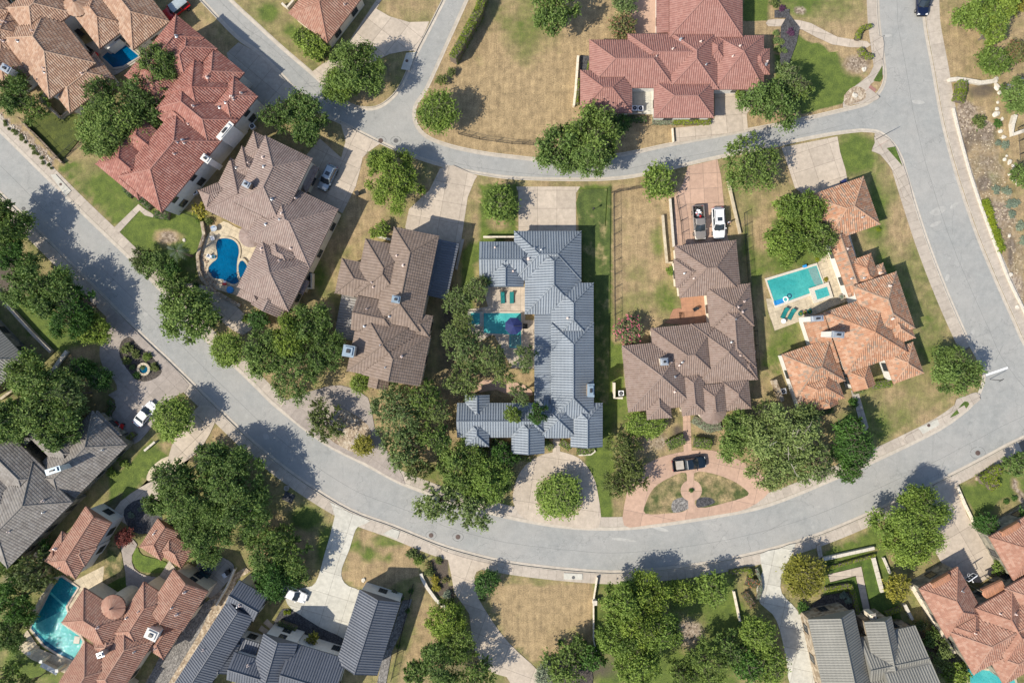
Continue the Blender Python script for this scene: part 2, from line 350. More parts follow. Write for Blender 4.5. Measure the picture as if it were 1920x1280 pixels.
M = dict(
 tar=m_plain('tar_line', (0.135, 0.138, 0.138), 0.8), patch=m_concrete('pale_road_repair', (0.36, 0.355, 0.335)),
 road=m_asphalt(), land=m_land(), conc=m_concrete("driveway_concrete", (0.44, 0.375, 0.305)),
 walk=m_concrete("pavement_concrete", (0.40, 0.35, 0.295)), kerb=m_concrete("kerb_concrete", (0.44, 0.395, 0.335)),
 white_conc=m_concrete("pale_concrete", (0.47, 0.455, 0.40)), grey_conc=m_concrete("grey_concrete", (0.36, 0.325, 0.28)),
 pink_conc=m_concrete("pink_stained_concrete", (0.43, 0.29, 0.215), 0.14, 0.2), red_paver=m_concrete("red_paving", (0.30, 0.15, 0.125)),
 paver=m_concrete("grey_pink_paving", (0.31, 0.27, 0.24)), tan_stone=m_concrete("tan_stone_paving", (0.47, 0.40, 0.29), 0.25),
 orange_tile=m_concrete("orange_terrace_tile", (0.36, 0.19, 0.115)), joint=m_plain("dark_joint", (0.13, 0.11, 0.09)),
 mulch=m_gravel("dark_mulch", [(0.03, 0.026, 0.024), (0.06, 0.05, 0.045), (0.10, 0.085, 0.07)], 5),
 blackmulch=m_gravel("black_gravel", [(0.03, 0.03, 0.033), (0.055, 0.055, 0.06), (0.09, 0.09, 0.095)], 6),
 gravel=m_gravel("tan_gravel", [(0.22, 0.165, 0.115), (0.34, 0.27, 0.19), (0.48, 0.41, 0.32)], 3.5),
 greygravel=m_gravel("grey_gravel", [(0.10, 0.095, 0.09), (0.17, 0.16, 0.15), (0.27, 0.255, 0.24)], 5),
 lawn=m_lawn("green_lawn", (0.095, 0.165, 0.028)), lawn_dark=m_lawn("deep_green_lawn", (0.065, 0.125, 0.02), stripes=True),
 side_green=m_lawn("side_yard_lawn", (0.075, 0.122, 0.030), 0.16, stripes=True), turf=m_lawn("artificial_turf", (0.07, 0.10, 0.02)), lawn_mix=m_lawn("patchy_lawn", (0.08, 0.115, 0.035), 0.45),
 dryg=m_lawn("dry_lawn", (0.11, 0.12, 0.05), 1.0),
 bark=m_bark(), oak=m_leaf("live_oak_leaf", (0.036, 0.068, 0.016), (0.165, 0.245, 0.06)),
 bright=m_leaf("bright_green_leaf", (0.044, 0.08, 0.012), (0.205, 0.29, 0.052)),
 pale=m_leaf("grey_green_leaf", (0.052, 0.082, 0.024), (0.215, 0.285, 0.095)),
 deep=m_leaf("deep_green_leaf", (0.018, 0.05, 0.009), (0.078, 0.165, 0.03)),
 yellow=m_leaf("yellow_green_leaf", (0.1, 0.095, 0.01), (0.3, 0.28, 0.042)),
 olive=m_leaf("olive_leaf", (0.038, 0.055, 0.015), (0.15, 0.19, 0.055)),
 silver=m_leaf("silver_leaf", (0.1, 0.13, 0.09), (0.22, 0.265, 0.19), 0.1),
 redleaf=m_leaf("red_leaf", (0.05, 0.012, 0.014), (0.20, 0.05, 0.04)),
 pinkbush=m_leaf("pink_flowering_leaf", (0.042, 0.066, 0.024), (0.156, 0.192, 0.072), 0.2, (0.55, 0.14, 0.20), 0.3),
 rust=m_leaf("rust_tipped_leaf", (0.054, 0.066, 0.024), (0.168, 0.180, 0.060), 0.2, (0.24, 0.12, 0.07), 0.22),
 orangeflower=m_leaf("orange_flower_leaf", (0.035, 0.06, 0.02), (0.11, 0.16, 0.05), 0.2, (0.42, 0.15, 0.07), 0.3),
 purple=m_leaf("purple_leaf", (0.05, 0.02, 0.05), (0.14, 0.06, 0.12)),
 hedge=m_leaf("clipped_hedge_leaf", (0.075, 0.11, 0.008), (0.23, 0.29, 0.022), 0.15),
 t_orange=m_tile("weathered_orange_tile", [(0.312,0.188,0.123),(0.351,0.225,0.155),(0.284,0.169,0.114),(0.373,0.256,0.184)]),
 t_red=m_tile("red_barrel_tile", [(0.261,0.104,0.080),(0.291,0.128,0.098),(0.236,0.093,0.072),(0.312,0.153,0.123)]),
 t_rose=m_tile("rose_red_tile", [(0.255,0.124,0.103),(0.270,0.137,0.116),(0.241,0.115,0.097),(0.281,0.147,0.124)], wear=0.15),
 t_mauve=m_tile("mauve_brown_tile", [(0.231,0.173,0.151),(0.249,0.188,0.166),(0.218,0.159,0.139),(0.259,0.201,0.177)]),
 t_brown=m_tile("brown_tile", [(0.205,0.149,0.122),(0.218,0.159,0.133),(0.192,0.137,0.113),(0.226,0.170,0.144)], wear=0.15),
 t_taupe=m_tile("taupe_flat_tile", [(0.180,0.132,0.103),(0.189,0.141,0.113),(0.170,0.124,0.097),(0.200,0.150,0.121)]),
 t_mix=m_tile("mixed_orange_tile", [(0.368,0.194,0.114),(0.391,0.227,0.143),(0.340,0.171,0.101),(0.270,0.196,0.145),(0.415,0.260,0.175),(0.357,0.198,0.122)]),
 t_grey=m_tile("grey_concrete_tile", [(0.170,0.155,0.141),(0.192,0.177,0.160),(0.152,0.137,0.125),(0.207,0.192,0.178)], wear=0.35),
 t_brick=m_tile("brick_red_tile", [(0.293,0.151,0.106),(0.317,0.173,0.123),(0.275,0.138,0.096),(0.336,0.199,0.147)]),
 r_blue=m_metalroof("blue_grey_standing_seam", (0.185,0.214,0.248), 0.55, 0.1), r_navy=m_metalroof("charcoal_standing_seam", (0.092,0.102,0.125), 0.5, 0.1),
 r_grey=m_metalroof("light_grey_standing_seam", (0.19,0.186,0.166), 0.55, 0.05), r_pale=m_metalroof("pale_metal_roof", (0.215, 0.205, 0.195), 0.55, 0.05),
 stucco=m_plain("cream_stucco", (0.62, 0.55, 0.44), 0.9, 0, 0.1, 2), white=m_plain("white_stucco", (0.58, 0.57, 0.54), 0.85, 0, 0.08, 2),
 stone=m_gravel("rough_stone_wall", [(0.2, 0.15, 0.1), (0.31, 0.25, 0.18), (0.42, 0.36, 0.28)], 1.8), brown_wall=m_plain("brown_wall", (0.22, 0.16, 0.11)),
 greywall=m_gravel("grey_stone_wall", [(0.12, 0.12, 0.10), (0.20, 0.19, 0.155), (0.30, 0.28, 0.22)], 1.6),
 limestone=m_plain("white_limestone", (0.52, 0.48, 0.41), 0.9, 0, 0.15, 4), rock=m_plain("brown_rock", (0.30, 0.23, 0.17), 0.95, 0, 0.4, 3),
 fascia_w=m_plain("white_trim", (0.66, 0.65, 0.62)), fascia_b=m_plain("brown_trim", (0.12, 0.085, 0.065)), fascia_g=m_plain("grey_trim", (0.14, 0.16, 0.185)),
 glass=m_glass(), frame=m_plain("dark_window_frame", (0.05, 0.045, 0.04)), iron=m_plain("black_iron", (0.025, 0.025, 0.028), 0.5),
 metal=m_plain("galvanised_metal", (0.42, 0.45, 0.48), 0.4, 0.5), copper=m_plain("copper_sheet", (0.44, 0.22, 0.13), 0.5, 0.3), bluemetal=m_plain("blue_grey_cap_metal", (0.24, 0.31, 0.37), 0.4, 0.2),
 pool_blue=m_water("deep_blue_pool_water", (0.0, 0.055, 0.135), (0.0, 0.088, 0.20)), pool_teal=m_water("teal_pool_water", (0.045, 0.30, 0.31), (0.09, 0.40, 0.39)),
 pool_aqua=m_water("aqua_pool_water", (0.035, 0.27, 0.27), (0.07, 0.36, 0.34)), pool_dark=m_water("dark_pool_water", (0.0, 0.05, 0.10), (0.0, 0.075, 0.14)),
 pool_glint=m_water("glinting_pool_water", (0.0, 0.12, 0.17), (0.01, 0.20, 0.23), 0.25, 1.3), shelf=m_water("shallow_pool_water", (0.13, 0.25, 0.25), (0.16, 0.29, 0.28), 0, 3),
 rubber=m_plain("rubber", (0.02, 0.02, 0.02), 0.8), chrome=m_plain("rim_metal", (0.45, 0.45, 0.46), 0.3, 0.8), lamp=m_plain("clear_lamp", (0.7, 0.7, 0.68), 0.2), redlamp=m_plain("red_lamp", (0.35, 0.02, 0.02), 0.3),
 teal_fab=m_plain("teal_fabric", (0.0, 0.14, 0.14), 0.8), navy_fab=m_plain("navy_fabric", (0.01, 0.02, 0.10), 0.8), red_fab=m_plain("red_plastic", (0.55, 0.02, 0.02), 0.5), blue_plast=m_plain("blue_plastic", (0.02, 0.22, 0.52), 0.5),
 brown_wood=m_plain("brown_wood", (0.20, 0.12, 0.07)), white_pl=m_plain("white_plastic", (0.75, 0.76, 0.78), 0.5), skin=m_plain("skin", (0.48, 0.28, 0.2), 0.6), denim=m_plain("dark_cloth", (0.03, 0.04, 0.07), 0.9),
 shirt=m_plain("pale_shirt_cloth", (0.42, 0.48, 0.60), 0.9), hair=m_plain("grey_brown_hair", (0.30, 0.20, 0.14)), manhole=m_plain("rusty_iron_cover", (0.09, 0.06, 0.05), 0.7), manhole_g=m_plain("grey_iron_cover", (0.10, 0.10, 0.10), 0.7), pipe=m_plain("vent_pipe", (0.62, 0.50, 0.45), 0.6),
)
# ------------------------------------------------------------------ houses
class Wing:
    """one rectangular hipped or gabled roof with the walls under it"""
    def __init__(s, A, B, w, ez=3.2, ends='hh', axis=None, f=0.5, pitch=0.52, shed=False):
        k = (1 - ez / H) / S
        a = Vector(P(*A, ez)); b = Vector(P(*B, ez)); L = (b - a).length; d = (b - a) / L; n = Vector((d.y, -d.x)); Wd = w * k
        if axis is None: axis = 'a' if L >= Wd else 'p'
        s.a, s.d, s.n, s.L, s.Wd = a, d, n, L, Wd
        s.ez, s.ends, s.shed, s.pitch = ez, ends, shed, pitch
        if shed: s.X, s.Y, s.LX, s.WY = d, n, L, Wd; s.o = a; s.hr = pitch * Wd; s.f = 1; s.ends = 'gg'; s.h0 = s.h1 = False; s.s1 = pitch; s.s2 = 1e9; s.run = 0; s.hs = 1; return
        if axis == 'a': s.X, s.Y, s.LX, s.WY = d, n, L, Wd
        else: s.X, s.Y, s.LX, s.WY = n, d, Wd, L
        s.o = a; s.f = f; s.h0 = ends[0] == 'h'; s.h1 = ends[1] == 'h'
        s.hr = pitch * 0.5 * s.WY
        nh = s.h0 + s.h1
        s.run = min(s.WY * 0.5, s.LX / 2 if nh == 2 else s.LX) if nh else 0
        if nh and s.run < s.WY * 0.5: s.hr = pitch * s.run if s.WY <= 0 else s.hr * (s.run / (s.WY * 0.5)) ** 0.5
        s.s1 = s.hr / (f * s.WY); s.s2 = s.hr / ((1 - f) * s.WY); s.hs = s.hr / s.run if s.run else 0
    def loc(s, x, y):
        rx = x - s.o.x; ry = y - s.o.y
        return rx * s.X.x + ry * s.X.y, rx * s.Y.x + ry * s.Y.y
    def height(s, x, y):       # numpy
        u, v = s.loc(x, y)
        h = np.minimum(s.s1 * v, s.s2 * (s.WY - v)) if not s.shed else s.pitch * v
        if s.h0: h = np.minimum(h, s.hs * u)
        if s.h1: h = np.minimum(h, s.hs * (s.LX - u))
        inside = (u > -0.01) & (u < s.LX + 0.01) & (v > -0.01) & (v < s.WY + 0.01)
        return np.where(inside, s.ez + h, -99.0)
    def w3(s, u, v, z): p = s.o + s.X * u + s.Y * v; return (p.x, p.y, z)
    def slopes(s):
        """(origin2d, udir, vdir, U, slope, vmax func)"""
        out = []
        X, Y, LX, WY, s1, s2, hs = s.X, s.Y, s.LX, s.WY, s.s1, s.s2, s.hs
        fW = s.f * WY; gW = (1 - s.f) * WY
        def mk(rate, top):
            def vm(u):
                r = np.full(u.shape, top)
                if s.h0: r = np.minimum(r, hs / rate * u)
                if s.h1: r = np.minimum(r, hs / rate * (LX - u))
                return np.maximum(r, 0)
            return vm
        if s.shed:
            return [(s.o, X, Y, LX, s.pitch, lambda u: np.full(u.shape, WY))]
        out.append((s.o, X, Y, LX, s1, mk(s1, fW)))
        out.append((s.o + Y * WY, X, -Y, LX, s2, mk(s2, gW)))
        vh = lambda v: np.maximum(np.minimum(s.run, np.minimum(s1 / hs * v, s2 / hs * (WY - v))), 0)
        if s.h0: out.append((s.o, Y, X, WY, hs, vh))
        if s.h1: out.append((s.o + X * LX, Y, -X, WY, hs, vh))
        return out

def cover_of(wings, i, kind, others):
    """tile courses or metal panels on all slopes of wing i, minus what other wings of the house cover"""
    w = wings[i]; V = []; F = []; UV = []; base = 0
    if kind == 'metal': pitch, course, prof = 0.44, 0.6, [(0.0, 0.0), (0.91, 0.0), (0.92, 0.03), (0.98, 0.03)]; lift = 0.0
    elif kind == 'flat': pitch, course, prof = 0.5, 0.36, [(0.0, 0.0), (0.14, 0.05), (0.5, 0.06), (0.86, 0.05)]; lift = 0.04
    else: pitch, course, prof = TP, TC, [(0.0, 0.0), (0.30, 0.0), (0.52, 0.11), (0.78, 0.11)]; lift = 0.035
    for (o, ud, vd, U, sl, vm) in w.slopes():
        n = max(1, round(U / pitch)); pu = U / n
        us = np.array([(k + a) * pu for k in range(n) for a, _ in prof] + [U]); hh = np.array([h for k in range(n) for _, h in prof] + [0.0])
        tu = np.array([k + a for k in range(n) for a, _ in prof] + [n - 0.001])
        mx = vm(us); nc = int(math.ceil(mx.max() / course)) if mx.max() > 0 else 0
        for j in range(nc):
            for part in ((0, 1) if lift else (0,)):
                if part == 0: va, vb, la, lb = j * course, (j + 1) * course, lift, 0.0
                else:
                    if j == 0: va = vb = 0.0; la, lb = lift, -0.10
                    else: va = vb = j * course; la, lb = lift, 0.0
                A = np.minimum(va, mx); B = np.minimum(vb, mx)
                def pt(v, l):
                    x = o.x + ud.x * us + vd.x * v; y = o.y + ud.y * us + vd.y * v
                    return np.stack([x, y, w.ez + sl * v + hh + l], 1)
                pa = pt(A, la); pb = pt(B, lb)
                m = len(us)
                keep = (np.maximum(mx[:-1], mx[1:]) > va + 0.01)
                cx = (pa[:-1] + pa[1:] + pb[:-1] + pb[1:]) / 4
                flat = w.ez + sl * ((A[:-1] + A[1:] + B[:-1] + B[1:]) / 4)
                for q, ow in enumerate(others):
                    hz = ow.height(cx[:, 0], cx[:, 1])
                    if ow is w: continue
                    hidden = (hz > flat + 0.05) | ((np.abs(hz - flat) <= 0.05) & (wings.index(ow) < i if ow in wings else False))
                    keep &= ~hidden
                if not keep.any(): continue
                idx = np.nonzero(keep)[0]
                V.append(pa); V.append(pb)
                UV.append(np.stack([tu, np.full(m, (j + (0.02 if part == 0 else 0.5)))], 1)); UV.append(np.stack([tu, np.full(m, j + (0.98 if part == 0 else 0.5))], 1))
                f = np.stack([base + idx, base + idx + 1, base + m + idx + 1, base + m + idx], 1)
                # orient upwards
                cr = ud.x * vd.y - ud.y * vd.x
                if (cr < 0): f = f[:, ::-1]
                F.append(f); base += 2 * m
    if not F: return None
    V = np.concatenate(V); F = np.concatenate(F); UV = np.concatenate(UV)
    used = np.unique(F); remap = np.zeros(len(V), int); remap[used] = np.arange(len(used))
    return mesh("roof_covering", V[used], remap[F], UV[used])

def deck_of(w):
    b = MB(); e = w.ez - 0.045; q = e - 0.2
    c = [(0, 0), (w.LX, 0), (w.LX, w.WY), (0, w.WY)]
    z = [0, 0, w.hr, w.hr] if w.shed else [0]*4
    b.v = [w.w3(u, v, q + (zz if w.shed else 0)) for (u, v), zz in zip(c, z)] + [w.w3(u, v, e + zz) for (u, v), zz in zip(c, z)]
    b.f = [(0, 1, 2, 3), (0, 1, 5, 4), (1, 2, 6, 5), (2, 3, 7, 6), (3, 0, 4, 7)]
    if w.shed: b.f.append((4, 5, 6, 7)); return b.mesh("roof_deck")
    r0 = (w.run if w.h0 else 0, w.f * w.WY); r1 = (w.LX - (w.run if w.h1 else 0), w.f * w.WY)
    b.v += [w.w3(*r0, e + w.hr), w.w3(*r1, e + w.hr)]
    b.f += [(4, 5, 9, 8), (6, 7, 8, 9), (7, 4, 8), (5, 6, 9)]
    return b.mesh("roof_deck")

def caps_of(w, wings, others, r=0.13):
    if w.shed: return None
    L = []
    r0 = (w.run if w.h0 else 0, w.f * w.WY); r1 = (w.LX - (w.run if w.h1 else 0), w.f * w.WY)
    if r1[0] - r0[0] > 0.1: L.append((r0, w.hr, r1, w.hr))
    if w.h0: L += [((0, 0), 0, r0, w.hr), ((0, w.WY), 0, r0, w.hr)]
    if w.h1: L += [((w.LX, 0), 0, r1, w.hr), ((w.LX, w.WY), 0, r1, w.hr)]
    b = MB(); i = wings.index(w)
    for (p, za, q, zb) in L:
        ln = math.hypot(q[0]-p[0], q[1]-p[1]); n = max(1, int(ln / 0.45)); start = None
        for k in range(n + 1):
            ok = False
            if k < n:
                t = (k + 0.5) / n; u = p[0]+(q[0]-p[0])*t; v = p[1]+(q[1]-p[1])*t; x, y, z = w.w3(u, v, w.ez + za+(zb-za)*t)
                ok = all(not (h.height(np.array([x]), np.array([y]))[0] > z + (0.03 if wings.index(h) > i else -0.03)) for h in others if h is not w)
            if ok and start is None: start = k
            if (not ok) and start is not None:
                A = [p[0]+(q[0]-p[0])*start/n, p[1]+(q[1]-p[1])*start/n, za+(zb-za)*start/n]; B = [p[0]+(q[0]-p[0])*k/n, p[1]+(q[1]-p[1])*k/n, za+(zb-za)*k/n]
                b.tube(w.w3(A[0], A[1], w.ez + A[2] + 0.07), w.w3(B[0], B[1], w.ez + B[2] + 0.07), r, n=6); start = None
    return b.mesh("ridge_cap") if b.v else None

WIN = {}
def win_meshes(w=1.3, h=1.5):
    if (w, h) not in WIN:
        fr = MB(); t = 0.09
        fr.box(-w/2-t, -0.05, -h/2-t, -w/2, 0.07, h/2+t); fr.box(w/2, -0.05, -h/2-t, w/2+t, 0.07, h/2+t)
        fr.box(-w/2, -0.05, h/2, w/2, 0.07, h/2+t); fr.box(-w/2, -0.05, -h/2-t, w/2, 0.09, -h/2); fr.box(-0.03, -0.05, -h/2, 0.03, 0.055, h/2)
        pn = MB(); pn.box(-w/2, -0.04, -h/2, w/2, 0.035, h/2)
        WIN[(w, h)] = (fr.mesh("window"), pn.mesh("pane"))
    return WIN[(w, h)]

def add_window(root, x, y, z, nx, ny, w=1.3, h=1.5, fm=None):
    fr, pn = win_meshes(w, h); rz = math.atan2(-nx, ny)
    f = ob("window", fr, fm or M['frame'], root, (x - root.location.x, y - root.location.y, z), (0, 0, rz))
    ob("pane", pn, M['glass'], f)

def house(name, label, specs, mat, kind='tile', wall='stucco', fascia='fascia_b', loc=None, cones=(), chim=(), vents=6, win=True, inset=0.45, solar=None, cap=None, cat="house"):
    wings = []
    for i, sp in enumerate(specs):
        kw = dict(sp[3]) if len(sp) > 3 else {}
        kw.pop('mat', None)
        kw['ez'] = kw.get('ez', 3.2) + 0.006 * i
        wings.append(Wing(sp[0], sp[1], sp[2], **kw))
    cx = sum((w.a.x + (w.d*w.L/2+w.n*w.Wd/2).x) for w in wings)/len(wings); cy = sum((w.a.y + (w.d*w.L/2+w.n*w.Wd/2).y) for w in wings)/len(wings)
    root = thing(name, label, cat, (cx, cy, 0))
    off = (-cx, -cy, 0)
    for i, w in enumerate(wings):
        kw = specs[i][3] if len(specs[i]) > 3 else {}
        rm = M[kw.get('mat', mat)]; kd = 'metal' if rm.name.endswith('seam') or 'metal_roof' in rm.name else ('flat' if mat in ('t_grey', 't_taupe') else 'tile')
        if kw.get('mat') and 't_' in kw['mat']: kd = 'tile'
        rf = ob("roof", deck_of(w), rm, root, off)
        cv = cover_of(wings, i, kd, wings)
        if cv: ob("metal_panel_field" if kd == 'metal' else "tile_field", cv, rm, rf, kind="stuff")
        cp = caps_of(w, wings, wings, 0.085 if kd == 'metal' else 0.115)
        if cp: ob("ridge_cap", cp, M[cap] if cap else rm, rf)
        # walls
        if kw.get('open'):                                   # open porch on posts
            for (u, v) in ((0.4, 0.4), (w.LX-0.4, 0.4), (w.LX-0.4, w.WY-0.4), (0.4, w.WY-0.4)):
                p = MB(); c = w.w3(u, v, 0); p.box(c[0]-0.12, c[1]-0.12, 0, c[0]+0.12, c[1]+0.12, w.ez-0.1); ob("post", p.mesh("post"), M['fascia_w'], root, off)
            continue
        g = inset; b = MB(); top = w.ez - 0.1
        if w.WY < 2*g+0.5 or w.LX < 2*g+0.5: continue
        us = [g, w.LX-g]; vs = [g, w.WY-g]
        c = [(us[0], vs[0]), (us[1], vs[0]), (us[1], vs[1]), (us[0], vs[1])]
        zt = [top + (w.pitch*v if w.shed else 0) for u, v in c]
        b.v = [w.w3(u, v, 0) for u, v in c] + [w.w3(u, v, z) for (u, v), z in zip(c, zt)]
        b.f = [(0,1,5,4),(1,2,6,5),(2,3,7,6),(3,0,4,7)]
        if not w.shed:
            for e, (flag, u) in enumerate(((w.h0, us[0]), (w.h1, us[1]))):
                if not flag:
                    b.v.append(w.w3(u, w.f*w.WY, top + w.hr - 0.12)); n = len(b.v)-1
                    b.f.append((7, 4, n) if e == 0 else (5, 6, n))
                    # bring the gable eave up to the slope at the inset line
                    s_in = min(w.s1, w.s2) * g
        ob("wall", b.mesh("wall"), M[kw.get('wall', wall)], root, off)
        if win and not kw.get('nowin'):
            for (p, q, nd) in ((0, 1, -w.Y), (1, 2, w.X), (2, 3, w.Y), (3, 0, -w.X)):
                a = Vector(w.w3(*c[p], 0)); e = Vector(w.w3(*c[q], 0)); ln = (e-a).length
                if ln < 2.6: continue
                n = max(1, int(ln / 4.2))
                for k in range(n):
                    m = a + (e-a)*((k+0.5)/n); ox, oy = m.x + nd.x*0.6, m.y + nd.y*0.6
                    inside = False
                    for ow in wings:
                        if ow is w: continue
                        u, v = ow.loc(ox, oy)
                        if -0.3 < u < ow.LX+0.3 and -0.3 < v < ow.WY+0.3: inside = True
                    if inside: continue
                    add_window(root, m.x+nd.x*0.02, m.y+nd.y*0.02, 1.6, nd.x, nd.y, 1.3, 1.5)
                    if w.ez > 5.0: add_window(root, m.x+nd.x*0.02, m.y+nd.y*0.02, w.ez-1.35, nd.x, nd.y, 1.1, 1.2)
    for (cxp, cyp, r, ez, pitch) in cones:
        k = (1 - ez/H)/S; x, y = P(cxp, cyp, ez); rm_ = r*k; n = 24; b = MB()
        V = []; F = []; UVs = []
        for i in range(n*2+1):
            t = math.pi*2*i/(n*2); h = 0.24 if i % 2 else 0.0
            V.append((x-cx+rm_*math.cos(t), y-cy+rm_*math.sin(t), ez+h-0.02)); V.append((x-cx+0.05*math.cos(t), y-cy+0.05*math.sin(t), ez+rm_*pitch))
            UVs.append((i, 0.2)); UVs.append((i, 3.2))
        V = np.array(V); F = np.array([(2*i, 2*i+2, 2*i+3, 2*i+1) for i in range(n*2)])
        dk = MB().lathe([(rm_-0.05, ez-0.25), (rm_-0.02, ez-0.05), (0.04, ez-0.05+rm_*pitch)], 24, (x-cx, y-cy))
        t = ob("turret_roof", dk.mesh("turret_roof"), M[fascia], root); ob("tile_field", mesh("tile_field", V, F, np.array(UVs, float)), M[mat], t, kind="stuff")
        ob("turret_wall", MB().lathe([(rm_-0.35, 0), (rm_-0.35, ez-0.2)], 20, (x-cx, y-cy)).mesh(), M[wall], root)
        ob("finial", MB().lathe([(0.16, ez+rm_*pitch-0.05), (0.12, ez+rm_*pitch+0.2), (0.02, ez+rm_*pitch+0.3)], 8, (x-cx, y-cy)).mesh(), M[cap] if cap else M[mat], root)
    for (px, py, lx, ly, ang, zt, bm, tm) in chim:
        x, y = P(px, py, zt); k = (1-zt/H)/S; R_ = Matrix.Rotation(math.radians(-ang), 4, 'Z'); T = Matrix.Translation((x-cx, y-cy, 0))
        hx, hy = lx*k/2, ly*k/2
        c = ob("chimney", MB().box(-hx*0.86, -hy*0.86, 2, hx*0.86, hy*0.86, zt-0.25, T@R_).mesh(), M[bm], root)
        ob("chimney_cap", MB().box(-hx, -hy, zt-0.25, hx, hy, zt-0.12, T@R_).box(-hx*0.7, -hy*0.7, zt-0.12, hx*0.7, hy*0.7, zt+0.1, T@R_).mesh(), M[tm], c)
        ob("flue", MB().box(-hx*0.3, -hy*0.3, zt+0.1, hx*0.3, hy*0.3, zt+0.3, T@R_).mesh(), M['iron'], c)
    # vent pipes, scattered on the slopes facing away from the street
    for k in range(vents):
        for _ in range(30):
            w = R.choice(wings[:6])
            if w.shed: continue
            u, v = R.uniform(0.15, 0.85)*w.LX, R.uniform(0.15, 0.85)*w.WY; x, y, _z = w.w3(u, v, 0)
            hs = [float(o.height(np.array([x]), np.array([y]))[0]) for o in wings]
            if max(hs) < 0: continue
            z = max(hs); sz = R.uniform(0.09, 0.17)
            b = MB().lathe([(sz*1.9, z-0.12), (sz*1.7, z+0.1), (sz, z+0.14), (sz, z+R.uniform(0.3, 0.55)), (sz*0.6, z+0.58)], 8, (x-cx, y-cy))
            ob("roof_vent", b.mesh("roof_vent"), M['pipe'] if k % 3 else M['metal'], root); break
    return root, wings

def rot_basis(Nv, Tv):
    def w(n0, n1, t0, t1, ends='hh', **kw):
        A = (n0*Nv[0]+t0*Tv[0], n0*Nv[1]+t0*Tv[1]); B = (n1*Nv[0]+t0*Tv[0], n1*Nv[1]+t0*Tv[1])
        kw['ends'] = ends; return (A, B, t1-t0, kw)
    return w
def ax(x0, x1, y0, y1, ends='hh', **kw): kw['ends'] = ends; return ((x0, y0), (x1, y0), y1-y0, kw)
def unit(a, b): l = math.hypot(a, b); return (a/l, b/l)

